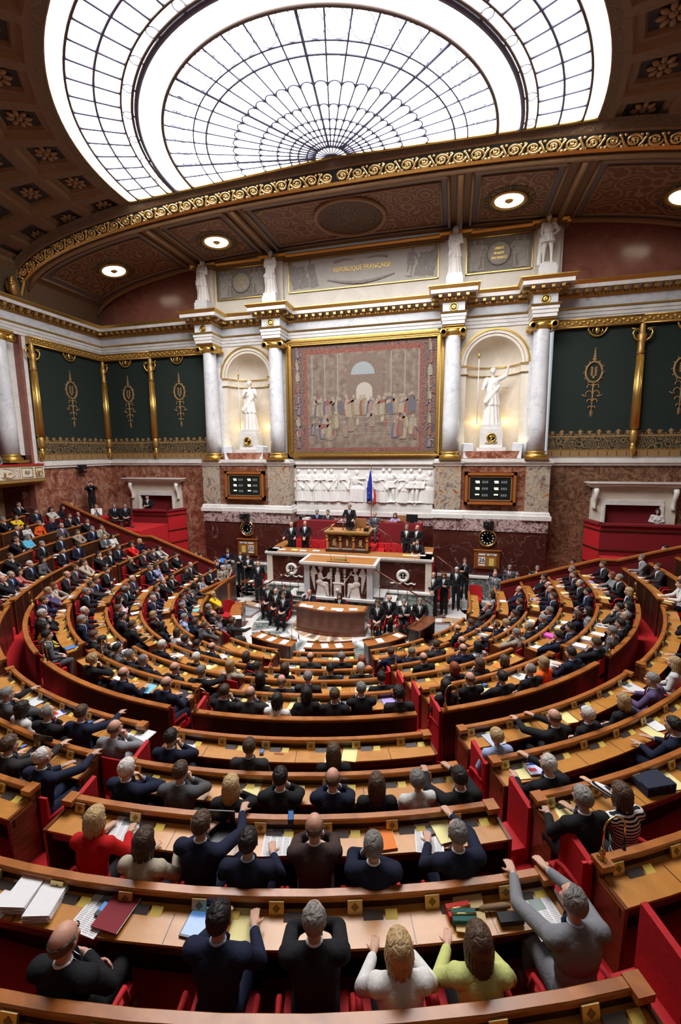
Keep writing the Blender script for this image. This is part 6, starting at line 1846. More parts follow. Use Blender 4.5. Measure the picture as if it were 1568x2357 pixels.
# ---------------------------------------------------------------- doors and press boxes
for s in (-1,1):
    nmx='left' if s<0 else 'right'; cx=s*11.32
    d=MB(); 
    for q in (-1,1): d.box(cx+q*1.26-.28,cx+q*1.26+.28,-.14,.02,0,4.5,X['cream']); d.box(cx+q*1.06-.05,cx+q*1.06+.05,-.18,.0,0,4.27,X['white'])
    d.box(cx-1.1,cx+1.1,-.16,.02,4.22,4.42,X['white']); d.box(cx-1.5,cx+1.5,-.12,.02,4.42,4.95,X['cream']); d.box(cx-1.75,cx+1.75,-.40,.02,5.02,5.12,X['cream']); d.box(cx-1.82,cx+1.82,-.48,.02,5.12,5.17,X['white']); d.box(cx-1.65,cx+1.65,-.25,.02,4.94,5.02,X['white'])
    for q in (-1,1):
        d.tube([(cx+q*1.42,-.30,4.88),(cx+q*1.42,-.36,4.75),(cx+q*1.42,-.24,4.45),(cx+q*1.42,-.16,4.2),(cx+q*1.42,-.22,4.05)],[.11,.10,.08,.07,.09],8,X['white'])
    d.box(cx-1.0,cx+1.0,.12,.2,0,4.22,X['velvetdark']); S(d.build('door_%d'%(1 if s<0 else 2)))
    # red balcony box in front of the door
    o=empty('press_box',(cx,-1.0,1.5)); m=MB()
    poly=[(-1.95,-.55),(-1.4,-1.0) if s<0 else (-1.55,-.95),(1.4,-1.0),(1.9,-.5),(1.9,.9),(-1.95,.9)]
    P_=mitre(list(reversed(poly[:4])) )
    if s>0: seq=[(-1.75,.8),(-1.45,-.2),(1.9,-.2)]
    else: seq=[(-1.9,-.2),(1.45,-.2),(1.85,.8)]
    for (xa,ya),(xb,yb) in zip(seq,seq[1:]):
        dv=Vector((xb-xa,yb-ya)).normalized(); nv=Vector((dv.y,-dv.x)); 
        m.extr([(xa,ya,-1.5),(xb,yb,-1.5),(xb,yb,2.05),(xa,ya,2.05)],(-nv.x*.06,-nv.y*.06,0),X['velvet'] if abs(yb-ya)>.3 else X['velvetdark'])
        L=Vector((xb-xa,yb-ya)).length
        for z0,z1 in ((1.0,1.05),(1.78,1.83),(.35,.40)): m.extr([(xa,ya,z0),(xb,yb,z0),(xb,yb,z1),(xa,ya,z1)],(nv.x*.03,nv.y*.03,0),X['panelwood'])
    m.build('red_front',None,o); m=MB()
    for (xa,ya),(xb,yb) in zip(seq,seq[1:]):
        dv=Vector((xb-xa,yb-ya)).normalized(); nv=Vector((dv.y,-dv.x)); m.extr([(xa+nv.x*.08,ya+nv.y*.08,2.02),(xb+nv.x*.08,yb+nv.y*.08,2.02),(xb+nv.x*.08,yb+nv.y*.08,2.10),(xa+nv.x*.08,ya+nv.y*.08,2.10)],(-nv.x*.3,-nv.y*.3,0),X['velvetdark'])
    m.build('padded_ledge',None,o); tag(o,'red panelled press box in front of the %s door'%nmx,'box')
# ---------------------------------------------------------------- balcony of the left gallery
for s in (-1,1):
    o=empty('balcony',(0,0,0)); N_=14; A0=92.3; 
    def bal(prof,m,nm,o=o,s=s,a1=62):
        b=MB(); vs=[]; L=len(prof)
        for i in range(N_+1):
            a=s*(A0-(A0-a1)*i/N_); 
            for r,z in prof: x,y=rp(a,r); vs.append((x,y,z))
        b.add(vs,[(i*L+j,i*L+(j+1)%L,(i+1)*L+(j+1)%L,(i+1)*L+j) for i in range(N_) for j in range(L)]+[tuple(range(L)),tuple(range(N_*L,(N_+1)*L))],m); return b.build(nm,None,o)
    bal([(13.90,5.38),(13.90,6.02),(14.0,6.02),(14.0,5.38)],X['cream'],'parapet'); bal([(13.84,6.02),(13.84,6.08),(14.1,6.08),(14.1,6.02)],X['velvet'],'velvet_rail')
    bal([(13.80,5.30),(13.87,5.38),(14.1,5.38),(15.7,5.20),(15.7,5.05),(14.4,5.1)],X['golddark'],'gilt_cornice'); bal([(14.0,5.38),(14.0,5.43),(15.7,5.43),(15.7,5.38)],X['stone'],'gallery_floor'); bal([(15.3,8.1),(15.3,9.0),(15.4,9.0),(15.4,8.1)],X['velvetdark'],'upper_parapet'); bal([(15.2,9.0),(15.2,9.1),(15.5,9.1),(15.5,9.0)],X['ceiltan'],'upper_rail'); bal([(15.2,8.0),(15.2,8.1),(15.5,8.1),(15.5,8.0)],X['ceiltan'],'upper_edge')
    bal([(13.885,5.40),(13.885,5.44),(13.91,5.44),(13.91,5.40)],X['gold'],'lower_fillet'); bal([(13.885,5.96),(13.885,6.0),(13.91,6.0),(13.91,5.96)],X['gold'],'upper_fillet')
    for i,a in enumerate((91.2,88.9,84.6,79.6)):
        x,y=rp(s*a,13.89); m=MB(); w_=(.18,.26,.62,.25)[i]; frame_box(m,-w_,w_,5.49,5.92,.02,-.02,0,X['gold'])
        if i!=1:
            for q in (-1,1): m.tube([(q*.05,-.015,5.55),(q*w_*.5,-.015,5.55),(q*w_*.75,-.015,5.66),(q*w_*.5,-.015,5.78),(q*w_*.25,-.015,5.70)],.016,5,X['gold'])
            m.ball((0,-.015,5.66),(.05,.015,.14),6,X['gold'])
        pnl=m.build('gilt_panel',None,o); pnl.location=(x,y,0); pnl.rotation_euler=(0,0,math.radians(-s*a))
        if i==1: tt=text('monogram','RF',.24,X['gold'],(x*.9985,y,5.66),o,ext=.006); tt.rotation_euler=(PI/2,0,math.radians(-s*a)); tt.location=Vector((x,y,5.70))+Vector((-s*.03*math.sin(math.radians(a)),.03*math.cos(math.radians(a)),0))
    tag(o,'cream gallery balcony with gilt panels and red rail, %s side'%('left' if s<0 else 'right'),'balcony')
mk=MB(); mk.ball((0,0,.26),(.20,.12,.26),14,X['golddark']); mk.ball((0,-.1,.27),(.11,.07,.15),12,X['gold']); 
for k in range(10): a=PI*k/9; mk.ball((.2*math.cos(a),0,.30+.22*math.sin(a)),.055,8,X['gold'])
o=mk.build('gilt_mask'); o.scale=(1.5,1.5,1.5); o.location=(-13.75,-5.0,12.98); o.rotation_euler=(0,0,math.radians(-50)); tag(o,'gilded mask at the foot of the ceiling arch on the left','ornament')
# ---------------------------------------------------------------- rostrum
o=empty('rostrum_desk',(0,-3.0,0)); X['orange']=wood('orange_leather_wood',(.42,.17,.045),(.52,.23,.07),.35,2)
def P(mb,nm): return mb.build(nm,None,o)
m=MB(); m.box(-3.55,3.55,-.55,.15,0,.92,X['green']); m.box(-3.58,3.58,-.60,.15,.92,.99,X['white']); P(m,'base')
m=MB(); m.box(-3.36,3.36,-.38,-.32,.99,2.15,X['oxblood']); P(m,'front_panel')
for x in (-3.34,-1.3,1.3,3.34): m=MB(); m.box(x-.12,x+.12,-.44,-.28,.99,2.15,X['cream']); P(m,'marble_post')
m=MB(); m.box(-3.46,3.46,-.44,-.05,2.15,2.24,X['cream']); m.box(-3.52,3.52,-.50,.0,2.24,2.32,X['white']); P(m,'marble_cornice')
m=MB(); m.box(-3.45,3.45,-.42,.28,2.32,2.36,X['orange']); 
for s in (-1,1): a,b=sorted((s*3.0,s*3.45)); m.box(a,b,-.42,1.6,2.30,2.36,X['orange']); m.box(a+.03,b-.03,-.3,1.6,1.6,2.3,X['panelwood'])
P(m,'desk_top')
for s in (-1,1):
    m=MB(); m.lathe([(.20+.065*math.cos(a),.065*math.sin(a)) for a in [2*PI*k/8 for k in range(9)]],(0,0,0),26,X['statue'],M=Matrix.Rotation(PI/2,4,'X'))
    m.tube([(0,0,-.1),(0,0,.12)],.02,6,X['statue']); m.tube([(-.1,0,.08),(.1,0,.08)],.012,5,X['statue'])
    for q in (-1,1): m.tube([(q*.1,0,.08),(q*.1,0,-.04)],.008,4,X['statue']); m.ball((q*.1,0,-.05),(.05,.02,.02),8,X['statue']); m.tube([(q*.05,0,-.28),(q*.2,0,-.34),(q*.32,0,-.28),(q*.45,0,-.33),(q*.5,0,-.29)],.028,6,X['statue'])
    w_=P(m,'carved_wreath'); w_.location=(s*2.35,-.43,1.60)
tag(o,'wide dark marble rostrum desk with two white carved wreaths','desk')
# platforms behind (structure)
pf=MB(); pf.box(-3.45,3.45,-2.75,0,0,1.6,X['carpet']); pf.box(-2.9,2.9,-1.35,0,1.6,2.42,X['carpet']); pf.box(-1.0,1.0,-2.75,-1.3,1.6,2.42,X['carpet'])
for i in range(3): pf.box(1.0,1.35,-2.75+.35*i,-1.3,1.6,2.2-.2*i,X['carpet']); pf.box(-1.35,-1.0,-2.75+.35*i,-1.3,1.6,2.2-.2*i,X['carpet'])
pf.box(-1.3,1.3,-4.45,-3.55,0,1.05,X['green'])
for s in (-1,1):
    for i in range(5):
        a,b=sorted((s*1.35,s*(3.35-.40*i))); pf.box(a,b,-4.50,-3.6,.21*i,.21*(i+1)-.03,X['green']); pf.box(a-.02,b+.02,-4.53,-3.6,.21*(i+1)-.03,.21*(i+1),X['white'])
S(pf.build('floor'))
# tribune
o=empty('tribune',(0,-4.6,0)); m=MB(); m.box(-1.38,1.38,-.10,.30,0,.86,X['green']); m.box(-1.45,1.45,-.18,.30,.86,.95,X['white']); P(m,'base')
m=MB(); m.box(-1.2,1.2,-.02,.10,.95,2.18,X['oxblood']); P(m,'front_panel')
for s in (-1,1): m=MB(); m.box(s*1.24-.11,s*1.24+.11,-.08,.16,.95,2.18,X['shaft']); a,b=sorted((s*1.2,s*1.38)); m.box(a,b,.1,.95,.95,2.15,X['shaft']); P(m,'marble_side')
m=MB(); m.box(-1.42,1.42,-.14,.98,2.16,2.24,X['shaft']); frame_box2=[(-1.50,1.50,-.22,-.12),(-1.50,1.50,.95,1.02),(-1.50,-1.38,-.12,.95),(1.38,1.50,-.12,.95)]
for a,b,c,d in frame_box2: m.box(a,b,c,d,2.24,2.33,X['white'])
P(m,'marble_cornice'); m=MB(); m.box(-1.38,1.38,-.12,.95,2.25,2.315,X['orange']); m.box(-.45,.45,.0,.06,2.315,2.33,X['panelwood']); m.box(-.22,.22,.2,.45,2.315,2.40,X['plate']); P(m,'desk_top')
# winged figures and altar in relief
def winged(nm,flip,horn):
    Pp=[('m',robe(.0,.50,.17,.12,1.15,.5,9,.16,.02)),('c',(.0,0,.50),(.24,.0,.52),.09,.075),('c',(.24,0,.52),(.28,0,.10),.07,.045),('c',(0,0,.50),(.18,.04,.44),.09,.07),('c',(.18,.04,.44),(.30,.04,.06),.06,.04),('e',(-.03,0,.56),(.15,.10,.12)),('e',(-.02,0,.80),(.09,.08,.17)),('c',(-.01,0,.94),(.02,0,1.04),.04,.04)]
    Pp+=head((.03,0,1.12),.85,True)+[('e',(.0,-.0,1.15),(.09,.09,.085))]
    if horn: Pp+= [('c',(.05,.05,.92),(.20,.06,.98),.04,.03),('c',(.20,.06,.98),(.14,.05,1.08),.03,.02),('c',(.12,.08,1.08),(.42,.08,.62),.012,.018),('c',(.42,.08,.62),(.48,.08,.54),.02,.05)]
    else: Pp+= [('c',(.03,.05,.92),(.10,.08,.72),.045,.035),('c',(.10,.08,.72),(.27,.08,.80),.033,.02),('e',(.36,.06,.86),(.10,.02,.17),(0,.35,0))]
    for k in range(7):
        a=(-.13,.02,.92); b=(-.27-.02*math.sin(k*.7),.03,1.18-.05*k); c=(-.40+.028*k,.02,.92-.115*k)
        Pp.append(('c',a,b,.03,.045)); Pp.append(('c',b,c,.042,.016))
    me=fuse(nm,Pp,.012,1,X['statue'])
    for v in me.vertices: v.co.x*=flip; v.co.y*=-.55
    me.flip_normals() if flip>0 else None
    return me
f1=kid('winged_writer',winged('winged_writer',1,False),o); f1.location=(-.70,-.03,.95); f1.scale=(1.02,1,.98)
f2=kid('winged_trumpeter',winged('winged_trumpeter',-1,True),o); f2.location=(.70,-.03,.95); f2.scale=(1.02,1,.98)
m=MB(); m.box(-.14,.14,-.12,0,.95,1.50,X['statue']); m.box(-.19,.19,-.13,0,1.5,1.54,X['statue']); m.box(-.10,.10,-.1,0,1.54,1.85,X['statue']); m.ball((0,-.05,1.90),(.09,.05,.10),10,X['statue']); m.ball((0,-.05,2.05),(.06,.04,.08),10,X['statue']); m.lathe([(.06,-.02),(.08,0),(.06,.02)],(0,-.13,1.25),16,X['statue'],M=Matrix.Rotation(PI/2,4,'X'))
P(m,'carved_altar')
for q in (-1,1): m=MB(); m.tube([(q*.27,-.04,.96),(q*.27,-.04,1.7)],.02,6,X['statue']); m.box(q*.27-.05,q*.27+.05,-.06,0,1.68,1.72,X['statue']); m.lathe([(.03,-.02),(.055,0),(.03,.02)],(q*.27,-.04,1.80),12,X['statue'],M=Matrix.Rotation(PI/2,4,'X')); m.box(q*.27-.045,q*.27+.045,-.06,0,1.88,2.08,X['statue']); P(m,'carved_standard')
for q in (-.35,.25):
    m=MB(); m.tube([(q,.3,2.32),(q+.02,.1,2.62)],.006,5,X['black']); m.ball((q,.3,2.33),(.03,.03,.02),8,X['black']); P(m,'microphone')
tag(o,'speaker tribune with white carved winged figures on dark marble','tribune')
# president's desk
o=empty('president_desk',(0,-2.75,2.37)); m=MB(); m.box(-.92,.92,-.40,.42,0,.10,X['panelwood']); m.box(-.84,.84,-.34,.40,.1,.74,X['oxblood']); m.box(-.84,.84,-.345,-.34,.10,.16,X['tappale']); P(m,'body')
for x in (-.84,-.28,.28,.84):
    m=MB(); m.box(x-.06,x+.06,-.42,-.32,.02,.12,X['panelwood']); m.tube([(x,-.38,.10),(x,-.38,.42)],[.05,.06],4,X['orange'],smooth=False); m.ball((x,-.40,.56),(.065,.05,.09),10,X['brass']); m.box(x-.07,x+.07,-.44,-.32,.62,.68,X['brass']); P(m,'gilt_term')
for i,x in enumerate((-.56,0,.56)):
    m=MB()
    if i==1: m.ball((x,-.35,.38),(.05,.015,.16),10,X['plate'])
    else:
        for k in range(9): m.ball((x+.045*math.cos(k*2.4),-.35,.26+.03*k),(.035,.015,.035),6,X['plate'])
    P(m,'gilt_ornament')
m=MB(); m.box(-.92,.92,-.44,.45,.74,.82,X['golddark']); m.box(-.96,.96,-.48,.48,.82,.87,X['plate']); m.box(-.90,.90,-.42,.42,.872,.878,X['orange']); P(m,'desk_top')
tag(o,'gilt and dark marble presidential desk raised above the rostrum','desk')
bl=MB(); bl.lathe([(0,0),(.09,0),(.09,.02),(.06,.05),(.05,.10),(.06,.12),(.02,.14),(0,.16)],(0,0,0),16,X['brass']); bl.tube([(-.10,0,.20),(.02,0,.18),(.12,0,.26)],[.02,.03,.01],6,X['brass']); o=bl.build('table_bell'); o.location=(-.70,-2.95,3.255); tag(o,'small gilt hand bell on the left of the presidential desk','bell')
for x,lb in ((-.22,'left gilt candle stand beside the document rest'),(.52,'tall gilt candle stand right of the document rest')):
    c=MB(); c.lathe([(0,0),(.06,0),(.05,.03),(.02,.06),(.03,.12),(.015,.16),(.03,.22),(0,.26)],(0,0,0),12,X['brass']); o=c.build('candle_stand'); o.location=(x,-2.9,3.255); tag(o,lb,'candle stand')
c=MB(); c.box(-.22,.22,-.12,.12,.06,.09,X['black']); c.box(-.03,.03,-.03,.03,0,.06,X['black']); c.tube([(.2,0,.08),(.3,.05,.4)],.006,4,X['black']); o=c.build('document_rest'); o.location=(.12,-2.85,3.255); tag(o,'black document rest in front of the standing president','stand')
c=MB(); c.box(-.10,.10,-.08,.08,0,.10,X['black']); c.box(-.08,.08,-.06,.06,.10,.13,X['black']); o=c.build('telephone'); o.location=(.78,-2.95,3.255); tag(o,'black telephone at the right of the presidential desk','telephone')
for x,y,z,rz,lb in ((.25,-1.85,2.42,PI,'tan leather armchair behind the president'),(2.0,-.55,2.42,PI,'tan leather chair back behind the right red bench')):
    c=empty('leather_chair',(x,y,z),rz); b=MB(); b.box(-.26,.26,-.25,.25,.36,.48,X['leather']); b.build('cushion',None,c); b=MB(); b.box(-.26,.26,-.32,-.24,.40,1.12,X['leather']); b.build('backrest',None,c); b=MB()
    for q in (-.22,.22):
        for yy in (-.26,.2): b.box(q-.02,q+.02,yy-.02,yy+.02,0,.36,X['panelwood'])
    b.build('legs',None,c); tag(c,lb,'chair')
# secretaries' benches
for s in (-1,1):
    o=empty('secretary_bench',(s*1.95,-1.15,2.42)); m=MB(); m.box(-.95,.95,-.06,.0,-.82,.86,X['velvetdark']); a,b=sorted((s*.89,s*.95)); m.box(a,b,0,.8,-.0,.86,X['velvet']); m.build('red_front',None,o); m=MB(); m.box(-.95,.95,-.04,.42,.84,.89,X['velvetdark']); m.build('desk_top',None,o)
    tag(o,'red fronted bench for the secretaries, %s of the president'%('left' if s<0 else 'right'),'bench')
for x,lb,c_ in ((-2.62,'black printer and white papers on the left red bench','w'),(2.45,'black monitor on the right red bench','k')):
    c=MB(); 
    if c_=='k': c.box(-.25,.25,-.03,.03,.05,.38,X['black']); c.box(-.1,.1,-.08,.08,0,.05,X['black'])
    else: c.box(-.22,.05,-.12,.12,0,.16,X['black']); c.box(-.05,.28,-.14,.10,.0,.10,X['flagwhite'])
    o=c.build('monitor' if c_=='k' else 'printer'); o.location=(x,-.92,3.315); tag(o,lb,'monitor' if c_=='k' else 'printer')
for x,lb in ((1.05,'wooden name block at the left end of the right red bench'),(1.95,'wooden name block beside the woman in lilac')):
    c=MB(); c.box(-.15,.15,-.03,.03,0,.09,X['mahogany']); o=c.build('name_block'); o.location=(x,-1.05,3.315); tag(o,lb,'name block')
c=empty('side_table',(.50,-1.0,2.42)); b=MB(); b.box(-.26,.26,-.2,.2,.62,.66,X['mahogany']); b.box(-.22,.22,-.16,.16,.3,.62,X['panelwood']); b.build('table_top',None,c); tag(c,'small dark table with orange folder beside the president','table')
c=link('folder',PM['folder'],None,PC['o']); c.location=(.48,-1.02,3.083); tag(c,'orange folder and papers on the small dark table','folder')
# hand rails
def railing(name,pts,label,posts=6,h=.95):
    o=empty(name,(0,0,0)); m=MB(); m.tube(pts,.026,8,X['mahogany']); m.build('handrail',None,o)
    for i in range(posts):
        u=(i+.5)/posts*(len(pts)-1); k=int(u); a,b=Vector(pts[k]),Vector(pts[min(k+1,len(pts)-1)]); p=a.lerp(b,u-k)
        m=MB(); m.tube([p,p-Vector((0,0,h))],.012,6,X['metal']); m.ball(p-Vector((0,0,h*.55)),.022,6,X['brass']); m.build('baluster',None,o)
    tag(o,label,'railing','hand rails of the rostrum steps')
railing('stair_rail',[(-1.45,-4.62,2.12),(-3.5,-4.62,.98)],'brown hand rail of the steps left of the tribune')
railing('stair_rail',[(1.45,-4.62,2.12),(3.5,-4.62,.98)],'brown hand rail of the steps right of the tribune')
railing('stair_rail',[(-1.0,-2.3,3.25),(-2.0,-2.3,2.75)],'short hand rail left of the presidential desk',3,.85); railing('stair_rail',[(.95,-2.0,3.30),(2.1,-2.0,2.55)],'short hand rail right of the presidential desk',4,.85)
railing('stair_rail',[(3.6,-2.3,2.2),(4.9,-2.3,1.25)],'hand rail descending from the right end of the rostrum',3,.9)
# low marble walls at the foot of the front wall
for s,x0,x1,lb in ((-1,-7.45,-3.6,'low grey-green marble wall left of the rostrum'),(1,3.6,6.4,'low grey-green marble wall right of the rostrum')):
    m=MB(); m.box(x0,x1,-.98,-.80,0,.98,X['green']); m.box(x0,x1,-1.02,-.78,.98,1.06,X['white']); o=m.build('marble_wall'); tag(o,lb,'wall')
# stenographers' desk
o=empty('stenographer_desk',(0,-5.75,0)); m=MB(); n=14
def sd(x): return -.05-.28*math.cos(x/1.3*PI/2)
vs=[]
for i in range(n+1):
    x=-1.28+2.56*i/n; vs+= [(x,sd(x),.12),(x,sd(x),.86)]
m.add(vs,[(2*i,2*i+2,2*i+3,2*i+1) for i in range(n)],X['mahogany']); m.box(-1.28,-1.22,sd(-1.28),.45,.05,.86,X['mahogany']); m.box(1.22,1.28,sd(1.28),.45,.05,.86,X['mahogany'])
m.add([(x,y-.03,z) for x,y,z in vs[::1]],[],X['mahogany']); m.build('front_panel',None,o)
def slab(z0,z1,g,mt,nm):
    m=MB(); bt=[(-1.28-g+(2.56+2*g)*i/n) for i in range(n+1)]; poly=[(x,sd(max(-1.28,min(1.28,x)))-g,z0) for x in bt]+[(1.28+g,.48,z0),(-1.28-g,.48,z0)]; m.extr(poly,(0,0,z1-z0),mt); m.build(nm,None,o)
slab(.86,.92,.05,X['mahogany'],'edge'); slab(.92,.925,-.04,X['orange'],'desk_top'); slab(0,.12,.03,X['mahogany'],'base')
tag(o,'curved mahogany desk of the stenographers below the tribune','desk')
for i,(x,y,r) in enumerate(((-1.05,-5.72,.1),(-.78,-5.80,.0),(-.30,-5.86,-.1),(.22,-5.84,.1),(.40,-5.86,0),(.85,-5.72,.2))):
    c=link('paper_sheet',PM['paper'],None,PC['w']); c.location=(x,y,.928+.005*(i%2)); c.rotation_euler=(0,0,r+(PI/2 if i%2 else 0)); tag(c,'white sheet %s from left on the stenographers desk'%ORD[i+1],'paper','papers on the stenographers desk')
for i,(x,y,z) in enumerate(((-3.2,-3.0,2.365),(-2.85,-3.2,2.365),(-2.3,-3.15,2.365),(-1.9,-3.2,2.365),(-1.35,-3.1,2.365),(2.45,-3.1,2.365),(2.75,-3.1,2.365),(3.05,-3.0,2.365),(3.3,-2.5,2.365))):
    c=link('paper_sheet',PM['paper'],None,PC['y' if i in(2,5) else 'w']); c.location=(x,y,z); c.rotation_euler=(0,0,PI/2+random.uniform(-.2,.2)); tag(c,'sheet %s from left on the wide rostrum desk'%ORD[i+1],'paper','papers on the rostrum desk')
# flag
o=empty('flag',(.50,-.35,2.42)); m=MB(); m.tube([(0,0,0),(0,0,3.35)],.018,8,X['brass']); m.tube([(0,0,3.35),(0,0,3.5)],[.03,.004],6,X['brass']); m.build('pole',None,o)
for nm_,mt,x0,x1,z0,z1 in (('european_cloth','blue',-.20,.0,1.75,3.25),('french_blue','blue',.0,.05,1.75,3.2),('french_white','flagwhite',.05,.13,1.80,3.15),('french_red','flagred',.13,.24,1.62,2.6)):
    m=MB(); vs=[]; K=10
    for i in range(K+1):
        u=i/K; z=z1+(z0-z1)*u
        for j in range(5):
            w_=j/4; x=(x0+(x1-x0)*w_)*(.15+.85*min(1,u*1.8)); vs.append((x,-.03+.05*math.sin(j*2.2+i*.3)*u,z+.1*(w_-.5)*u))
    m.add(vs,[(5*i+j,5*i+j+1,5*i+6+j,5*i+5+j) for i in range(K) for j in range(4)],X[mt],True)
    if nm_=='european_cloth':
        for k,(a,b) in enumerate(((-.11,2.75),(-.14,2.45),(-.08,2.15),(-.13,1.95))): m.ball((a,-.075,b),(.022,.006,.022),5,X['yellow'])
    fo=m.build(nm_,None,o); sl_=fo.modifiers.new('t','SOLIDIFY'); sl_.thickness=.006
tag(o,'French and European flags hanging on one pole before the relief','flag')
# ---------------------------------------------------------------- people of the house
G='people around the rostrum'
def pp(x,y,z,look,hair,sex,cloth,pose,label,stand=False,usher=False,tie=None,group=None):
    rz=math.atan2(-(look[0]-x),(look[1]-y)); return person(x,y,z,rz,hair,sex,cloth,pose,tie,label,group,stand,usher,shoes=True)
pp(-.14,-2.0,2.43,(-.3,-12),'g','m','d','g','grey-haired man standing and speaking at the presidential desk',True,tie='b')
US='ushers in tailcoats with chains'
pp(-2.72,-2.35,1.61,(-1.5,-12),'o','m','d','g','bald bearded usher leaning on the left end of the rostrum desk',True,True,group=US)
pp(-2.22,-1.95,1.61,(-1.5,-12),'o','m','d','l','bald usher with clasped white gloves, left behind the rostrum desk',True,True,group=US)
pp(2.34,-2.0,1.61,(1.5,-12),'g','m','d','b','grey-haired usher standing behind the right part of the rostrum desk',True,True,group=US)
pp(2.80,-2.05,1.61,(0,-6),'o','m','d','l','balding usher turned sideways behind the seated man at the right',True,True,group=US)
pp(2.85,-2.50,1.61,(1.5,-12),'k','m','d','d','dark-haired seated man leaning on the right end of the rostrum desk')
seat(2.85,-2.5,1.61,PI,'red chair at the right end of the rostrum desk',None)
pp(-2.05,-.62,2.43,(-1,-12),'g','m','n','d','man in navy suit at the left red bench',tie='b'); pp(-1.52,-.62,2.43,(-.5,-12),'b','m','m','d','man in brown suit at the left red bench, nearest the president')
pp(.80,-1.0,2.43,(0,-8),'g','m','G','l','grey-suited man with glasses seated in the gap beside the president'); pp(1.68,-.62,2.43,(1,-12),'b','f','L','d','woman in lilac top at the right red bench')
for x,y,lb in ((-2.05,-.62,'navy suit man'),(-1.52,-.62,'brown suit man'),(.80,-1.0,'grey-suited man'),(1.68,-.62,'woman in lilac')): seat(x,y,2.43,PI,'red chair of the %s near the presidential desk'%lb,None)
pp(-6.50,-1.35,0,(-2,-9),'b','m','n','d','man in navy suit reading a blue folder by the left notice board',True,tie='p'); c=link('folder',PM['folder'],None,(.05,.20,.75)); c.location=(-6.56,-1.72,1.28); c.rotation_euler=(.5,.2,.6); tag(c,'bright blue folder held open by the man at the left notice board','folder')
pp(-5.70,-1.60,0,(-1,-8),'b','m','d','x','dark-haired usher standing behind the one with folded arms',True,True,group=US); pp(-4.95,-2.25,0,(-2,-12),'b','m','d','x','brown-haired usher with folded arms left of the rostrum',True,True,group=US); pp(-3.95,-3.30,0,(-1,-12),'o','m','d','b','bald usher standing at the left foot of the rostrum steps',True,True,group=US)
pp(3.54,-3.35,0,(2,-12),'o','m','d','l','bald usher with white gloves at the right foot of the steps',True,True,group=US); pp(3.95,-3.05,0,(1,-10),'r','f','d','x','short-haired woman in black with folded arms by the right steps',True,False,group=None); pp(4.42,-2.40,0,(3,-12),'w','m','d','b','white-haired usher behind the woman in black',True,True,group=US); pp(4.75,-1.75,.25,(4,-12),'b','m','d','c','usher with hand to chin standing highest by the right wall',True,True,group=US)
bx=MB(); bx.box(4.4,5.2,-2.1,-1.1,0,.25,X['white']); S(bx.build('floor'))
for i,(x,y,h,lb) in enumerate(((-2.66,-3.92-.35,'g','grey-haired usher seated rearmost left of the stenographers desk'),(-2.20,-4.55,'b','brown-haired usher seated second left of the stenographers desk'),(-2.30,-5.25,'o','bald usher seated holding papers left of the stenographers desk'),(-1.85,-5.60,'b','young usher with clasped hands seated nearest, left of the desk'))):
    if i==0: y=-4.75; x=-2.85
    if i==1: y=-4.75; x=-2.15
    pp(x,y,0,(-1.5,-14) if i==3 else (-2.2,-12),h,'m','d','l',lb,usher=True,group='ushers seated beside the stenographers desk'); seat(x,y,0,PI,'red chair under the %s'%lb.split(' left')[0].split(' seated')[0]+(', left group'),None)
for i,(x,y,h,po,lb) in enumerate(((1.72,-5.65,'b','l','usher with glasses seated nearest, right of the stenographers desk'),(2.05,-5.05,'o','l','bald usher seated second, right of the stenographers desk'),(2.60,-5.35,'g','x','grey-haired usher with folded arms, right of the stenographers desk'),(3.15,-5.10,'g','l','grey-haired usher seated furthest right with legs stretched'))):
    pp(x,y,0,(2,-14) if i<2 else (3.5,-12),h,'m','d',po,lb,usher=True,group='ushers seated beside the stenographers desk'); seat(x,y,0,PI,'red chair under the %s'%lb.split(' seated')[0].split(',')[0]+(', right group'),None)
pp(-1.02,-5.05,0,(-1,-12),'g','m','n','c','balding man in navy jacket resting his chin at the stenographers desk'); seat(-1.02,-5.05,0,PI,'red chair of the left stenographer',None); pp(.18,-5.0,0,(0,-12),'kb','f','d','d','dark-haired woman writing at the stenographers desk'); seat(.18,-5.0,0,PI,'red chair of the right stenographer',None)
OG='officials standing by the right wall'
pp(5.88,-2.75,0,(2,-8),'o','m','c','b','balding man in light grey suit standing at the right partition',True,tie='b'); pp(5.95,-2.15,0,(3,-10),'k','m','n','b','dark-haired man behind the light grey suit at the partition',True); pp(6.55,-1.6,0,(2,-12),'g','m','G','b','grey-suited man standing right of the right notice board',True,tie='r'); pp(7.62,-1.45,0,(6,-12),'g','m','G','g','grey-suited man with red tie standing behind the right partition',True,tie='r')
pp(6.85,-1.75,.30,(2,-9),'k','m','d','l','dark-haired man seated behind the foot of the right partition'); pp(7.35,-1.6,.30,(2,-9),'kb','f','d','l','dark-haired woman half hidden behind the right partition'); pp(8.9,-1.6,.85,(2,-9),'k','m','d','l','man of whom only the head shows above the right partition')
pp(-6.55,-2.3,.25,(0,-8),'b','m','d','c','man with hand at mouth behind the left partition foot'); pp(-6.05,-2.7,.0,(0,-8),'w','m','B','l','white-haired man in beige jacket at the foot of the left partition'); pp(-6.15,-2.2,.15,(0,-8),'g','m','B','l','grey-haired man just behind the one in beige, left partition'); pp(-7.35,-2.4,.5,(0,-8),'kb','f','d','l','dark-haired woman with pale scarf behind the left partition'); pp(-7.75,-2.2,.55,(0,-8),'b','f','d','c','brown-haired woman behind the left partition, beside the scarf wearer')
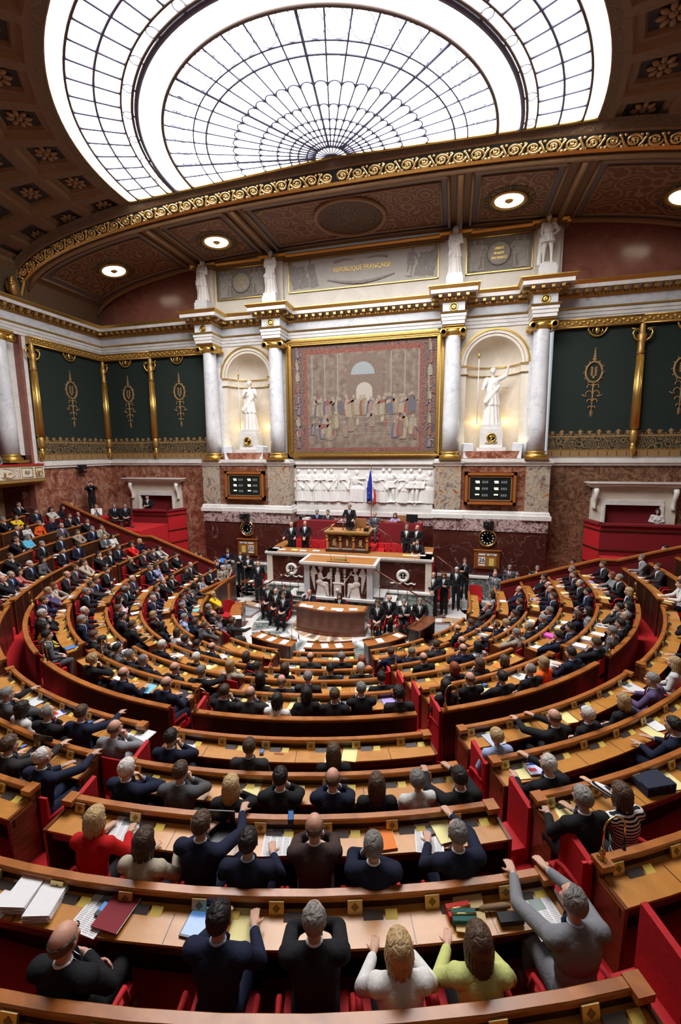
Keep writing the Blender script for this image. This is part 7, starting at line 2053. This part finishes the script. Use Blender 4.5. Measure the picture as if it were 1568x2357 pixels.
for x,y,z,l in ((6.85,-1.75,.30,'dark-haired man behind the right partition'),(7.35,-1.6,.3,'dark-haired woman behind the right partition'),(8.9,-1.6,.85,'man with only his head showing'),(-6.55,-2.3,.25,'man with hand at mouth'),(-6.05,-2.7,0,'white-haired man in beige'),(-6.15,-2.2,.15,'grey-haired man behind the beige jacket'),(-7.35,-2.4,.5,'woman with the pale scarf'),(-7.75,-2.2,.55,'brown-haired woman at the left partition')): seat(x,y,z,0 if False else PI if True else 0,'red chair of the '+l,None)
# press corner on the left
pk=MB(); pk.box(-14.2,-9.9,-3.3,-.8,0,2.9,X['carpet']); pk.box(-14.2,-12.6,-3.3,-1.6,2.9,3.3,X['carpet']); pk.box(9.9,14.2,-3.3,-.8,0,2.3,X['carpet']); pk.box(6.5,9.9,-3.3,-1.1,0,.30,X['carpet']); pk.box(8.4,9.9,-3.3,-1.1,.3,.85,X['carpet']); pk.box(-9.9,-6.9,-3.3,-1.1,0,.5,X['carpet']); S(pk.build('floor'))
pp(-13.5,-2.2,3.3,(-4,-12),'k','m','d','p','photographer in black standing with a camera against the pink marble',True); pp(-12.75,-2.75,2.75,(-4,-12),'k','m','w','f','crouching photographer in a white shirt behind the partition')
pp(-12.1,-2.3,2.70,(-4,-10),'g','m','d','l','seated man in black jersey beside the white shirted photographer'); pp(-11.55,-2.2,2.72,(-4,-10),'b','m','d','l','seated man in dark suit and tie by the press box'); pp(-11.35,-.75,2.5,(-8,-10),'b','m','d','d','man in black shirt standing in the left doorway looking down',True)
pp(12.0,-.72,2.45,(8,-10),'k','f','w','d','dark-haired woman in white writing in the right press box',True); pp(13.4,-1.9,2.3,(6,-10),'b','m','d','d','man in dark suit writing beside the right press box',True)
c=MB(); c.box(-.07,.07,-.05,.05,-.05,.05,X['black']); c.tube([(0,.05,0),(0,.18,0)],.04,10,X['black']); o=c.build('photo_camera'); o.location=(-13.32,-2.42,4.84); o.rotation_euler=(0,0,math.radians(205)); tag(o,'black camera held up by the standing photographer in black','camera')
pp(-14.40,-6.12,5.43,(-4,-12),'kl','f','c','l','long-haired woman looking up on the left gallery balcony'); seat(-14.45,-6.12,5.43,math.radians(-70),'gallery chair of the long-haired woman',None)
for x,y,z,l in ((-12.1,-2.3,2.70,'man in black jersey'),(-11.55,-2.2,2.72,'man in dark suit by the press box')): seat(x,y,z,PI,'red chair of the '+l,None)
pk=MB(); pk.box(-12.5,-11.2,-2.95,-1.9,2.0,2.72,X['carpet']); S(pk.build('floor'))
o=empty('balustrade',(-11.9,-3.0,2.45)); m=MB(); m.box(-.85,.85,-.02,.02,0,.78,X['velvetdark']); m.build('panel',None,o); m=MB(); m.tube([(-.9,-.04,.80),(.9,-.04,.86)],.04,8,X['panelwood']); m.build('handrail',None,o)
for q in (-.8,0,.8): m=MB(); m.tube([(q,-.04,0),(q,-.04,.82)],.025,6,X['panelwood']); m.build('baluster',None,o)
for q in (-1,1): m=MB(); m.tube([(-.4-.38*q+.0,-.04,.05),(-.4+.38*q,-.04,.75)],.02,6,X['panelwood']); m.build('cross_bar',None,o)
tag(o,'dark wooden balustrade in front of the two seated men by the left press box','railing')
# armchairs on the floor
for x,y,lb in ((3.9,-2.3,'red armchair behind the woman in black by the right steps'),(-4.4,-2.2,'red chair beside the small table left of the rostrum'),(-4.0,-6.0,'red armchair at the end of the mahogany screen'),(5.2,-2.0,'red stool by the right wall of the well')): seat(x,y,0,PI,lb,None,'red_armchair')
c=empty('small_table',(-4.55,-2.9,0)); b=MB(); b.box(-.38,.38,-.22,.22,.70,.75,X['mahogany']); b.build('table_top',None,c)
for q in (-1,1):
    for r_ in (-1,1): b=MB(); b.box(q*.34-.02,q*.34+.02,r_*.18-.02,r_*.18+.02,0,.70,X['mahogany']); b.build('leg',None,c)
tag(c,'small wooden table left of the rostrum steps','table'); c=link('paper_sheet',PM['paper'],None,PC['w']); c.location=(-4.5,-2.9,.752); tag(c,'white sheet on the small wooden table','paper')
# lamp on the stand of the lit phone held by the woman in the ninth row, etc.
for nm_,x,y,z,lb in (('mobile_phone',2.0,-17.05,3.03,'lit blue phone held by the woman in the scarf'),('mobile_phone',2.75,-16.72,3.12,'lit phone held up by the man in navy, upper row three')):
    c=link(nm_,PM['phone']); c.location=(x,y,z); c.rotation_euler=(.9,0,.3); tag(c,lb,'phone')
print('objects',len(bpy.data.objects))
